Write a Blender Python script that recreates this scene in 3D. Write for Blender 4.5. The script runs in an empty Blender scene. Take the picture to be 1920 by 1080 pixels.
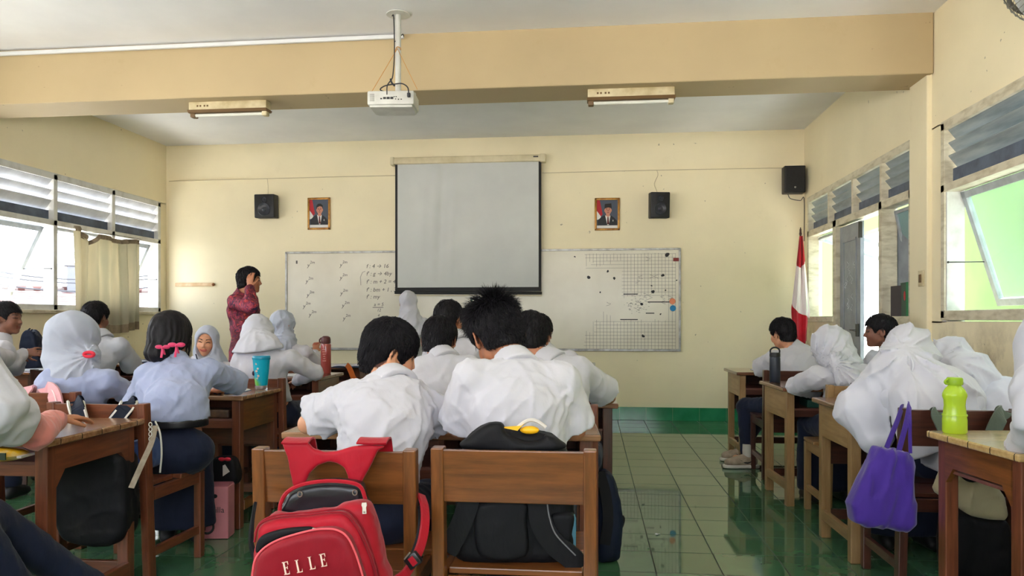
import bpy, bmesh, math, random
import numpy as np
from mathutils import Vector, Matrix, Euler

random.seed(7)
S = bpy.context.scene
COL = S.collection

# ---------------------------------------------------------------- camera
# camera eye 1.19 m up, room axis along +Y, horizon a little below the middle of the frame
FOC = 1400.0
HCAM = 1.19
YAW = math.radians(6.12)
cam_d = bpy.data.cameras.new('camera')
cam = bpy.data.objects.new('camera', cam_d)
COL.objects.link(cam)
cam.location = (0, 0, HCAM)
cam.rotation_euler = (math.radians(90), 0, YAW)
cam_d.sensor_width = 36.0
cam_d.lens = FOC / 1920 * 36
cam_d.shift_y = 60 / 1920
cam_d.clip_start = 0.05
cam_d.clip_end = 300
S.camera = cam
CA, SA = math.cos(YAW), math.sin(YAW)

def W(u, v, t):
    """point seen at (u, v) of the 1920x1080 frame at depth t"""
    a = (u - 960) / FOC
    return Vector(((a * CA - SA) * t, (a * SA + CA) * t, HCAM - (v - 600) / FOC * t))

# ---------------------------------------------------------------- world, light, exposure
wd = bpy.data.worlds.new('sky')
S.world = wd
wd.use_nodes = True
_n = wd.node_tree.nodes; _l = wd.node_tree.links
_n.clear()
_out = _n.new('ShaderNodeOutputWorld'); _bg = _n.new('ShaderNodeBackground')
_tc = _n.new('ShaderNodeTexCoord'); _sep = _n.new('ShaderNodeSeparateXYZ')
_rmp = _n.new('ShaderNodeValToRGB')
_l.new(_tc.outputs['Generated'], _sep.inputs[0]); _mr = _n.new('ShaderNodeMapRange')
_mr.inputs[1].default_value = -1; _mr.inputs[2].default_value = 1; _l.new(_sep.outputs['Z'], _mr.inputs[0]); _l.new(_mr.outputs[0], _rmp.inputs[0])
# glow added below the horizon to brighten the ceiling, white haze at it, blue-white above
for _p, _c in ((0.47, (1.9, 1.8, 1.7, 1)), (0.5, (0.97, 0.98, 1.0, 1)), (0.75, (0.80, 0.88, 1.0, 1))):
    _e = _rmp.color_ramp.elements.new(_p); _e.color = _c
_rmp.color_ramp.elements[0].color = (1.9, 1.8, 1.7, 1); _rmp.color_ramp.elements[-1].color = (0.70, 0.80, 1.0, 1)
_l.new(_rmp.outputs[0], _bg.inputs[0]); _l.new(_bg.outputs[0], _out.inputs[0])
_bg.inputs[1].default_value = 5.0
# steep sun added to brighten the ceiling by bounce off the ground outside
sun_d = bpy.data.lights.new('sun', 'SUN'); sun_d.energy = 16.0; sun_d.angle = math.radians(3); sun_d.color = (1.0, 0.96, 0.9)
sun = bpy.data.objects.new('sun', sun_d); COL.objects.link(sun)
sun.rotation_euler = Vector((0, -0.16, -0.98)).to_track_quat('-Z', 'Y').to_euler()

S.view_settings.view_transform = 'Standard'
S.view_settings.look = 'None'
S.view_settings.gamma = 1.0
S.view_settings.use_curve_mapping = False
S.view_settings.exposure = 0.74
S.render.engine = 'CYCLES'
S.cycles.use_denoising = True
try:
    S.cycles.denoiser = 'OPENIMAGEDENOISE'
except Exception:
    pass
S.cycles.max_bounces = 8
S.cycles.diffuse_bounces = 5
S.cycles.glossy_bounces = 4
S.cycles.transmission_bounces = 6
S.cycles.transparent_max_bounces = 8
S.cycles.sample_clamp_indirect = 0
S.cycles.caustics_reflective = False
S.cycles.caustics_refractive = False

# ---------------------------------------------------------------- tags
def tag(o, label=None, cat=None, group=None, kind=None):
    if label: o['label'] = label
    if cat: o['category'] = cat
    if group: o['group'] = group
    if kind: o['kind'] = kind
    return o

def empty(name, loc=(0, 0, 0), rz=0.0, label=None, cat=None, group=None):
    o = bpy.data.objects.new(name, None); COL.objects.link(o)
    o.location = loc; o.rotation_euler = (0, 0, rz)
    return tag(o, label, cat, group)

def copy_tree(o, parent=None):
    c = o.copy(); COL.objects.link(c)
    if parent is not None: c.parent = parent
    for ch in list(KIDS.get(o.name, [])):
        k = copy_tree(bpy.data.objects[ch], c)
        KIDS.setdefault(c.name, []).append(k.name)
    return c
KIDS = {}
def link(name, me, m=None, parent=None):
    o = bpy.data.objects.new(name, me); COL.objects.link(o)
    if m is not None:
        for x in (m if isinstance(m, (list, tuple)) else [m]): me.materials.append(x)
    if parent is not None:
        o.parent = parent
        KIDS.setdefault(parent.name, []).append(o.name)
    return o

# ---------------------------------------------------------------- materials
MATS = {}
def _nt(name):
    m = bpy.data.materials.new(name); m.use_nodes = True
    nt = m.node_tree; b = nt.nodes['Principled BSDF']
    MATS[name] = m
    return m, nt, b

def rgb(r, g, b):
    f = lambda c: (c / 255 / 12.92) if c / 255 <= 0.04045 else ((c / 255 + 0.055) / 1.055) ** 2.4
    return (f(r), f(g), f(b), 1)

def noise_col(nt, c1, c2, scale, lo=0.35, hi=0.65, vec=(1, 1, 1), coord='Object', detail=4, rough=0.55):
    N = nt.nodes; L = nt.links
    tc = N.new('ShaderNodeTexCoord'); mp = N.new('ShaderNodeMapping')
    mp.inputs['Scale'].default_value = vec
    nz = N.new('ShaderNodeTexNoise'); nz.inputs['Scale'].default_value = scale
    nz.inputs['Detail'].default_value = detail; nz.inputs['Roughness'].default_value = rough
    rp = N.new('ShaderNodeValToRGB')
    rp.color_ramp.elements[0].position = lo; rp.color_ramp.elements[0].color = c1
    rp.color_ramp.elements[1].position = hi; rp.color_ramp.elements[1].color = c2
    L.new(tc.outputs[coord], mp.inputs[0]); L.new(mp.outputs[0], nz.inputs['Vector'])
    L.new(nz.outputs['Fac'], rp.inputs[0])
    return rp.outputs[0], nz.outputs['Fac'], mp.outputs[0]

def mixc(nt, a, b, fac, mode='MIX'):
    mx = nt.nodes.new('ShaderNodeMix'); mx.data_type = 'RGBA'; mx.blend_type = mode
    L = nt.links
    for sock, v in ((mx.inputs['Factor'], fac), (mx.inputs['A'], a), (mx.inputs['B'], b)):
        if hasattr(v, 'is_linked'): L.new(v, sock)
        else: sock.default_value = v
    return mx.outputs['Result']

def bump(nt, b, h, strength=0.3, dist=0.01, prev=None):
    bp = nt.nodes.new('ShaderNodeBump'); bp.inputs['Strength'].default_value = strength
    bp.inputs['Distance'].default_value = dist
    nt.links.new(h, bp.inputs['Height'])
    if prev is not None: nt.links.new(prev, bp.inputs['Normal'])
    nt.links.new(bp.outputs[0], b.inputs['Normal'])
    return bp.outputs[0]

def mat(name, c, c2=None, rough=0.6, scale=8, vec=(1, 1, 1), metal=0.0, bmp=0.0, bscale=None, bdist=0.005, spec=0.5,
        lo=0.35, hi=0.65, coat=0.0, sheen=0.0, sss=0.0, trans=0.0, alpha=1.0, ior=1.45, bvec=(1, 1, 1)):
    if name in MATS: return MATS[name]
    m, nt, b = _nt(name)
    b.inputs['Roughness'].default_value = rough
    b.inputs['Metallic'].default_value = metal
    b.inputs['Specular IOR Level'].default_value = spec
    b.inputs['Coat Weight'].default_value = coat
    b.inputs['Coat Roughness'].default_value = 0.12
    b.inputs['Sheen Weight'].default_value = sheen
    b.inputs['Transmission Weight'].default_value = trans
    b.inputs['Alpha'].default_value = alpha
    b.inputs['IOR'].default_value = ior
    if sss:
        b.inputs['Subsurface Weight'].default_value = sss
        b.inputs['Subsurface Radius'].default_value = (0.012, 0.005, 0.003)
        b.inputs['Subsurface Scale'].default_value = 0.6
    if c2 is None:
        b.inputs['Base Color'].default_value = c
    else:
        col, f, v = noise_col(nt, c, c2, scale, lo, hi, vec)
        nt.links.new(col, b.inputs['Base Color'])
    if bmp:
        _, f2, _ = noise_col(nt, c, c, bscale or scale * 4, vec=bvec)
        bump(nt, b, f2, bmp, bdist)
    return m

def wood(name, c1, c2, axis='Z', rough=0.35, coat=0.25, wear=None, planks=None):
    """varnished wood with grain along an object axis; optional pale worn spots; optional plank joints (axis, width)"""
    if name in MATS: return MATS[name]
    m, nt, b = _nt(name)
    vec = {'X': (1.2, 14, 14), 'Y': (14, 1.2, 14), 'Z': (14, 14, 1.2)}[axis]
    col, f, v = noise_col(nt, c1, c2, 3.2, 0.3, 0.7, vec, detail=6, rough=0.65)
    col2, f2, _ = noise_col(nt, (0.55, 0.55, 0.55, 1), (1.1, 1.1, 1.1, 1), 2.3, 0.25, 0.6)
    col = mixc(nt, col, col2, 0.55, 'MULTIPLY')
    if wear:
        w, wf, _ = noise_col(nt, (0, 0, 0, 1), (1, 1, 1, 1), 9, 0.66, 0.70, (1, 1, 1), detail=8, rough=0.7)
        col = mixc(nt, col, wear, w)
    if planks:
        ax, wd_ = planks
        N = nt.nodes; L = nt.links
        tc = N.new('ShaderNodeTexCoord'); sp = N.new('ShaderNodeSeparateXYZ')
        L.new(tc.outputs['Object'], sp.inputs[0])
        mm = N.new('ShaderNodeMath'); mm.operation = 'PINGPONG'; mm.inputs[1].default_value = wd_ / 2
        L.new(sp.outputs[ax], mm.inputs[0])
        lt = N.new('ShaderNodeMath'); lt.operation = 'LESS_THAN'; lt.inputs[1].default_value = 0.0022
        L.new(mm.outputs[0], lt.inputs[0])
        col = mixc(nt, col, (0.015, 0.008, 0.005, 1), lt.outputs[0])
    nt.links.new(col, b.inputs['Base Color'])
    b.inputs['Roughness'].default_value = rough
    b.inputs['Coat Weight'].default_value = coat; b.inputs['Coat Roughness'].default_value = 0.15
    bump(nt, b, f, 0.12, 0.003)
    return m

# ---------------------------------------------------------------- hard-surface mesh helper
class MB:
    def __init__(s): s.bm = bmesh.new()
    def _cut(s, bm2, M=None, mi=0):
        if M is not None: bm2.transform(M)
        if mi:
            for f in bm2.faces: f.material_index = mi
        me = bpy.data.meshes.new('t'); bm2.to_mesh(me); bm2.free()
        s.bm.from_mesh(me); bpy.data.meshes.remove(me)
        return s
    def box(s, x0, x1, y0, y1, z0, z1, bev=0.0, M=None, mi=0, seg=2):
        b = bmesh.new(); bmesh.ops.create_cube(b, size=1)
        for v in b.verts:
            v.co = ((x0 + x1) / 2 + v.co.x * (x1 - x0), (y0 + y1) / 2 + v.co.y * (y1 - y0), (z0 + z1) / 2 + v.co.z * (z1 - z0))
        if bev: bmesh.ops.bevel(b, geom=b.edges[:], offset=bev, segments=seg, profile=0.5, affect='EDGES')
        return s._cut(b, M, mi)
    def bar(s, A, B, w, d, bev=0.002, up=(0, 0, 1), mi=0):
        """rectangular bar from A to B, w across, d the other way"""
        A = Vector(A); B = Vector(B); ax = (B - A); L = ax.length; ax.normalize()
        up = Vector(up)
        if abs(ax.dot(up)) > 0.98: up = Vector((0, 1, 0))
        x = ax.cross(up).normalized(); y = x.cross(ax).normalized()
        M = Matrix(((x.x, y.x, ax.x, A.x), (x.y, y.y, ax.y, A.y), (x.z, y.z, ax.z, A.z), (0, 0, 0, 1)))
        return s.box(-w / 2, w / 2, -d / 2, d / 2, 0, L, bev, M, mi)
    def cyl(s, A, B, r1, r2=None, n=16, mi=0, caps=True):
        A = Vector(A); B = Vector(B); r2 = r1 if r2 is None else r2
        b = bmesh.new(); L = (B - A).length
        bmesh.ops.create_cone(b, cap_ends=caps, segments=n, radius1=r1, radius2=r2, depth=L)
        q = (B - A).to_track_quat('Z', 'Y')
        M = Matrix.Translation((A + B) / 2) @ q.to_matrix().to_4x4()
        return s._cut(b, M, mi)
    def sph(s, c, r, n=16, sc=(1, 1, 1), mi=0, R=None):
        b = bmesh.new(); bmesh.ops.create_uvsphere(b, u_segments=n, v_segments=max(6, n // 2), radius=r)
        M = Matrix.Translation(c) @ (R.to_4x4() if R is not None else Matrix()) @ Matrix.Diagonal((*sc, 1))
        return s._cut(b, M, mi)
    def lathe(s, prof, c=(0, 0, 0), n=32, mi=0, M=None, wob=None):
        b = bmesh.new(); rings = []
        for r, z in prof:
            ring = []
            for i in range(n):
                a = 2 * math.pi * i / n
                rr = r * (1 + (wob(a, z) if wob else 0))
                ring.append(b.verts.new((rr * math.cos(a), rr * math.sin(a), z)))
            rings.append(ring)
        for k in range(len(rings) - 1):
            for i in range(n):
                j = (i + 1) % n
                b.faces.new((rings[k][i], rings[k][j], rings[k + 1][j], rings[k + 1][i]))
        b.faces.new(rings[0][::-1]); b.faces.new(rings[-1])
        MM = Matrix.Translation(c)
        if M is not None: MM = MM @ M
        return s._cut(b, MM, mi)
    def tube(s, pts, r, n=8, mi=0, flat=None, closed=False):
        """tube along a polyline; flat=(w, t, normal) gives a strap"""
        P = [Vector(p) for p in pts]; b = bmesh.new(); rings = []; m = len(P)
        ref = None
        for i in range(m):
            if closed: d = (P[(i + 1) % m] - P[i - 1]).normalized()
            else: d = (P[min(i + 1, m - 1)] - P[max(i - 1, 0)]).normalized()
            if flat:
                w, t, nrm = flat
                nn = nrm(P[i], i / (m - 1)) if callable(nrm) else Vector(nrm)
                x = d.cross(nn)
                if x.length < 1e-5: x = d.orthogonal()
                x.normalize(); y = x.cross(d).normalized()
                ww = w(i / (m - 1)) if callable(w) else w
                k = [(-ww / 2, -t / 2), (ww / 2, -t / 2), (ww / 2, t / 2), (-ww / 2, t / 2)]
                rings.append([b.verts.new(P[i] + x * a_ + y * b_) for a_, b_ in k])
            else:
                if ref is None:
                    x = d.orthogonal().normalized()
                else:
                    x = (ref - d * ref.dot(d)).normalized()
                ref = x; y = d.cross(x)
                rr = r(i / (m - 1)) if callable(r) else r
                rings.append([b.verts.new(P[i] + (x * math.cos(2 * math.pi * k / n) + y * math.sin(2 * math.pi * k / n)) * rr) for k in range(n)])
        q = len(rings[0])
        for i in range(m if closed else m - 1):
            A_, B_ = rings[i], rings[(i + 1) % m]
            for k in range(q):
                j = (k + 1) % q
                b.faces.new((A_[k], A_[j], B_[j], B_[k]))
        if not closed:
            b.faces.new(rings[0][::-1]); b.faces.new(rings[-1])
        return s._cut(b, None, mi)
    def prism(s, pts, A, x, y, n_, th, mi=0, bev=0.0):
        """extrude a 2-D outline: origin A, in-plane axes x, y, thickness th along n_"""
        A = Vector(A); x = Vector(x); y = Vector(y); n_ = Vector(n_)
        b = bmesh.new()
        lo = [b.verts.new(A + x * p[0] + y * p[1]) for p in pts]
        hi = [b.verts.new(A + x * p[0] + y * p[1] + n_ * th) for p in pts]
        b.faces.new(lo[::-1]); b.faces.new(hi)
        m = len(pts)
        for i in range(m): b.faces.new((lo[i], lo[(i + 1) % m], hi[(i + 1) % m], hi[i]))
        bmesh.ops.recalc_face_normals(b, faces=b.faces[:])
        if bev: bmesh.ops.bevel(b, geom=b.edges[:], offset=bev, segments=2, profile=0.5, affect='EDGES')
        return s._cut(b, None, mi)
    def grid(s, fn, nu, nv, th=0.0, mi=0, loop_u=False):
        """sheet fn(u,v)->point, optional thickness by solidifying along normals"""
        b = bmesh.new()
        V = [[b.verts.new(fn(i / (nu if loop_u else nu - 1), j / (nv - 1))) for j in range(nv)] for i in range(nu)]
        for i in range(nu if loop_u else nu - 1):
            for j in range(nv - 1):
                b.faces.new((V[i][j], V[(i + 1) % nu][j], V[(i + 1) % nu][j + 1], V[i][j + 1]))
        bmesh.ops.recalc_face_normals(b, faces=b.faces[:])
        if th: bmesh.ops.solidify(b, geom=b.faces[:], thickness=th)
        return s._cut(b, None, mi)
    def build(s, name, m, parent=None, smooth=False, angle=40):
        bmesh.ops.recalc_face_normals(s.bm, faces=s.bm.faces[:])
        me = bpy.data.meshes.new(name); s.bm.to_mesh(me); s.bm.free()
        if smooth:
            me.polygons.foreach_set('use_smooth', [True] * len(me.polygons))
            try: me.set_sharp_from_angle(angle=math.radians(angle))
            except Exception: pass
        return link(name, me, m, parent)

def structure(name, mb, m, smooth=False):
    o = mb.build(name, m, None, smooth); o['kind'] = 'structure'; return o

# ---------------------------------------------------------------- soft shapes: signed-distance fields meshed by surface nets
def V3(p): return np.array((p[0], p[1], p[2]), dtype=np.float64)

def smin(a, b, k):
    if k <= 0: return np.minimum(a, b)
    h = np.clip(0.5 + 0.5 * (b - a) / k, 0, 1)
    return b + (a - b) * h - k * h * (1 - h)
def smax(a, b, k): return -smin(-a, -b, k)

def cone(P, A, B, ra, rb):
    A = V3(A); B = V3(B); BA = B - A; L2 = float(BA @ BA) + 1e-12
    h = np.clip(((P - A) @ BA) / L2, 0, 1)
    q = P - A - h[:, None] * BA
    return np.sqrt((q * q).sum(1)) - (ra + (rb - ra) * h)

def ell(P, C, R, r):
    """ellipsoid with axes the rows of R, radii r"""
    q = (P - V3(C)) @ np.asarray(R).T
    r = np.array(r)
    k0 = np.sqrt(((q / r) ** 2).sum(1)); k1 = np.sqrt(((q / r ** 2) ** 2).sum(1))
    return k0 * (k0 - 1) / np.maximum(k1, 1e-9)

def ecap(P, A, B, side, ra, rb):
    """capsule with elliptical section: side axis; ra=(half width, half depth) at A, rb at B"""
    A = V3(A); B = V3(B); BA = B - A; L2 = float(BA @ BA) + 1e-12; ax = BA / math.sqrt(L2)
    s = V3(side); s = s - ax * (s @ ax); s /= np.linalg.norm(s); d = np.cross(ax, s)
    h = np.clip(((P - A) @ BA) / L2, 0, 1)
    q = P - A - h[:, None] * BA
    a = q @ s; b = q @ d; c = q @ ax
    rs = ra[0] + (rb[0] - ra[0]) * h; rd = ra[1] + (rb[1] - ra[1]) * h; rl = np.minimum(rs, rd)
    k0 = np.sqrt((a / rs) ** 2 + (b / rd) ** 2 + (c / rl) ** 2)
    k1 = np.sqrt((a / rs ** 2) ** 2 + (b / rd ** 2) ** 2 + (c / rl ** 2) ** 2)
    return k0 * (k0 - 1) / np.maximum(k1, 1e-9)

def _hash(ix, iy, iz):
    n = (ix * 374761393 + iy * 668265263 + iz * 2147483647 // 7) & 0x7fffffff
    n = ((n ^ (n >> 13)) * 1274126177) & 0x7fffffff
    return ((n ^ (n >> 16)) & 0xffff) / 65535.0

def vnoise(P):
    """value noise in [-1, 1]"""
    f = np.floor(P).astype(np.int64); t = P - f; t = t * t * (3 - 2 * t)
    x, y, z = f[:, 0], f[:, 1], f[:, 2]
    r = 0
    for dx in (0, 1):
        wx = t[:, 0] if dx else 1 - t[:, 0]
        for dy in (0, 1):
            wy = t[:, 1] if dy else 1 - t[:, 1]
            for dz in (0, 1):
                wz = t[:, 2] if dz else 1 - t[:, 2]
                r = r + _hash(x + dx, y + dy, z + dz) * wx * wy * wz
    return r * 2 - 1

CELLK = 1.0
def sdf_mesh(name, fn, lo, hi, h, mats, parent=None, vcol=None, extra=None, origin=None):
    """mesh the zero level of fn over the box lo..hi with cells of size h (only blocks near the surface are sampled)"""
    lo = V3(lo); hi = V3(hi); BS = 8; h = h * CELLK
    nb = np.maximum(1, np.ceil((hi - lo) / (h * BS)).astype(int))
    n = nb * BS + 1
    gx, gy, gz = np.meshgrid(*[np.arange(k) for k in nb], indexing='ij')
    bc = np.stack([gx.ravel(), gy.ravel(), gz.ravel()], 1)
    cen = lo + (bc + 0.5) * BS * h
    d = fn(cen)
    act = bc[np.abs(d) < BS * h * 0.87 * 1.35 + 0.012]
    F = np.full(tuple(n), 1e3, dtype=np.float32)
    # sign of the unsampled blocks
    D = d.reshape(nb)
    inside = np.repeat(np.repeat(np.repeat(D < 0, BS, 0), BS, 1), BS, 2)
    F[:n[0] - 1, :n[1] - 1, :n[2] - 1][inside] = -1e3
    o = np.arange(BS + 1)
    ox, oy, oz = np.meshgrid(o, o, o, indexing='ij')
    off = np.stack([ox.ravel(), oy.ravel(), oz.ravel()], 1)
    mask = np.zeros(tuple(n), bool)
    for c in range(0, len(act), 4000):
        a = act[c:c + 4000]
        idx = (a[:, None, :] * BS + off[None]).reshape(-1, 3)
        mask[idx[:, 0], idx[:, 1], idx[:, 2]] = True
    I = np.argwhere(mask)
    for c in range(0, len(I), 400000):
        J = I[c:c + 400000]
        F[J[:, 0], J[:, 1], J[:, 2]] = fn(lo + J * h)
    # border is outside
    for ax in range(3):
        sl = [slice(None)] * 3; sl[ax] = 0; F[tuple(sl)] = np.maximum(F[tuple(sl)], h * .5)
        sl[ax] = -1; F[tuple(sl)] = np.maximum(F[tuple(sl)], h * .5)
    Sg = F < 0
    c8 = [(i, j, k) for i in (0, 1) for j in (0, 1) for k in (0, 1)]
    cnt = sum(Sg[i:n[0] - 1 + i, j:n[1] - 1 + j, k:n[2] - 1 + k].astype(np.int8) for i, j, k in c8)
    cells = np.argwhere((cnt > 0) & (cnt < 8))
    if len(cells) == 0: raise RuntimeError('empty sdf ' + name)
    vid = np.full(tuple(n - 1), -1, dtype=np.int64); vid[cells[:, 0], cells[:, 1], cells[:, 2]] = np.arange(len(cells))
    acc = np.zeros((len(cells), 3)); num = np.zeros(len(cells))
    val = {c: F[cells[:, 0] + c[0], cells[:, 1] + c[1], cells[:, 2] + c[2]] for c in c8}
    for a in c8:
        for ax in range(3):
            if a[ax]: continue
            b = list(a); b[ax] = 1; b = tuple(b)
            fa, fb = val[a], val[b]
            m = (fa < 0) != (fb < 0)
            t = np.where(m, fa / np.where(m, fa - fb, 1), 0)
            p = np.array(a, float)[None].repeat(len(cells), 0); p[:, ax] += t
            acc[m] += p[m]; num[m] += 1
    verts = lo + (cells + acc / num[:, None]) * h
    quads = []
    for ax in range(3):
        u, v = (ax + 1) % 3, (ax + 2) % 3
        sa = [slice(0, k) for k in n]; sb = [slice(0, k) for k in n]
        sa[ax] = slice(0, n[ax] - 1); sb[ax] = slice(1, n[ax])
        A, B = Sg[tuple(sa)], Sg[tuple(sb)]
        for flip in (False, True):
            m = (A & ~B) if not flip else (~A & B)
            E = np.argwhere(m)
            E = E[(E[:, u] > 0) & (E[:, v] > 0) & (E[:, u] < n[u] - 1) & (E[:, v] < n[v] - 1)]
            if len(E) == 0: continue
            def g(du, dv):
                X = E.copy(); X[:, u] -= du; X[:, v] -= dv
                return vid[X[:, 0], X[:, 1], X[:, 2]]
            q = np.stack([g(1, 1), g(0, 1), g(0, 0), g(1, 0)], 1)
            if flip: q = q[:, ::-1]
            quads.append(q)
    Q = np.concatenate(quads); Q = Q[(Q >= 0).all(1)]
    # smooth once (keeps volume well enough) to take the stair steps out
    nv = len(verts)
    for it in range(2):
        s = np.zeros((nv, 3)); c = np.zeros(nv)
        for a, b in ((0, 1), (1, 2), (2, 3), (3, 0)):
            np.add.at(s, Q[:, a], verts[Q[:, b]]); np.add.at(c, Q[:, a], 1)
            np.add.at(s, Q[:, b], verts[Q[:, a]]); np.add.at(c, Q[:, b], 1)
        verts = verts * 0.5 + s / np.maximum(c, 1)[:, None] * 0.5
    faces = Q
    mi = None
    if extra is not None:
        ev, ef = extra
        faces_l = [tuple(f) for f in Q.tolist()] + [tuple(int(i) + nv for i in f) for f in ef]
        verts = np.concatenate([verts, ev])
    else:
        faces_l = Q.tolist()
    if origin is not None: verts = verts - V3(origin)
    me = bpy.data.meshes.new(name)
    me.from_pydata(verts.tolist(), [], faces_l)
    me.polygons.foreach_set('use_smooth', [True] * len(me.polygons))
    if vcol is not None:
        wv = verts if origin is None else verts + V3(origin)
        c = vcol(wv)
        at = me.color_attributes.new('Col', 'FLOAT_COLOR', 'POINT')
        at.data.foreach_set('color', c.astype(np.float32).ravel())
    o = link(name, me, mats, parent)
    if origin is not None and parent is None: o.location = origin
    return o

def bbox(pts, pad):
    a = np.array([[p[0], p[1], p[2]] for p in pts]); return a.min(0) - pad, a.max(0) + pad

def seg(fn, n=12):
    return [fn(i / (n - 1)) for i in range(n)]
def bez(pts, n=14):
    """smooth curve through points (Catmull-Rom)"""
    P = [Vector(p) for p in pts]; P = [P[0] * 2 - P[1]] + P + [P[-1] * 2 - P[-2]]
    out = []
    k = len(P) - 3
    for s in range(k):
        a, b, c, d = P[s:s + 4]
        for i in range(n):
            t = i / n
            out.append(0.5 * ((2 * b) + (c - a) * t + (2 * a - 5 * b + 4 * c - d) * t * t + (3 * b - a - 3 * c + d) * t ** 3))
    out.append(P[-2]); return out

# ================================================================ ROOM SHELL
XL, XR, YF, ZC = -5.40, 2.455, 9.0, 3.41
YB = -1.3; YC = -1.3                                     # back wall behind the camera, its openings shaped to let in light
CREAM = rgb(243, 231, 198)
def plaster(name, c, stains=0.5, low=None):
    m, nt, b = _nt(name)
    b.inputs['Roughness'].default_value = 0.55
    b.inputs['Specular IOR Level'].default_value = 0.3
    c2 = tuple(x * 0.90 for x in c[:3]) + (1,)
    col, f, _ = noise_col(nt, c2, c, 0.9, 0.3, 0.6, detail=5)
    s, _, _ = noise_col(nt, (0, 0, 0, 1), (1, 1, 1, 1), 2.6, 0.60, 0.78, (1, 1, 1), detail=9, rough=0.75)
    col = mixc(nt, col, tuple(x * k for x, k in zip(c[:3], (0.72, 0.66, 0.55))) + (1,), mixc(nt, (0, 0, 0, 1), s, stains))
    sp, _, _ = noise_col(nt, (0, 0, 0, 1), (1, 1, 1, 1), 16, 0.735, 0.75, detail=3)
    col = mixc(nt, col, (0.10, 0.075, 0.05, 1), mixc(nt, (0, 0, 0, 1), sp, 0.55))
    if low:  # scuffs below the right-hand windows
        N = nt.nodes; L = nt.links
        tc = N.new('ShaderNodeTexCoord'); sp_ = N.new('ShaderNodeSeparateXYZ'); L.new(tc.outputs['Object'], sp_.inputs[0])
        mr = N.new('ShaderNodeMapRange'); mr.inputs[1].default_value = 1.25; mr.inputs[2].default_value = 0.85
        L.new(sp_.outputs['Z'], mr.inputs[0])
        d, _, _ = noise_col(nt, (0, 0, 0, 1), (1, 1, 1, 1), 3.4, 0.46, 0.64, (1, 1, 0.8), detail=9, rough=0.7)
        k = mixc(nt, (0, 0, 0, 1), d, mr.outputs[0])
        col = mixc(nt, col, (0.20, 0.14, 0.085, 1), mixc(nt, (0, 0, 0, 1), k, 0.75))
    nt.links.new(col, b.inputs['Base Color'])
    bump(nt, b, f, 0.15, 0.01)
    return m
M_wall = plaster('wall_plaster', CREAM, 0.25)
M_wallr = plaster('wall_plaster_scuffed', CREAM, 0.35, low=True)
M_beam = plaster('beam_plaster', rgb(190, 170, 134), 0.3)
M_ceil = mat('ceiling_paint', rgb(240, 240, 242), rgb(230, 230, 233), rough=0.7, scale=1.2)
M_frame = mat('window_frame_paint', rgb(214, 206, 184), rgb(176, 164, 138), rough=0.5, scale=7, vec=(1, 1, 3), lo=0.45, hi=0.72, bmp=0.2)
M_wframe = mat('white_frame_paint', rgb(218, 218, 216), rgb(180, 178, 172), rough=0.45, scale=6, lo=0.45, hi=0.75)

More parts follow.
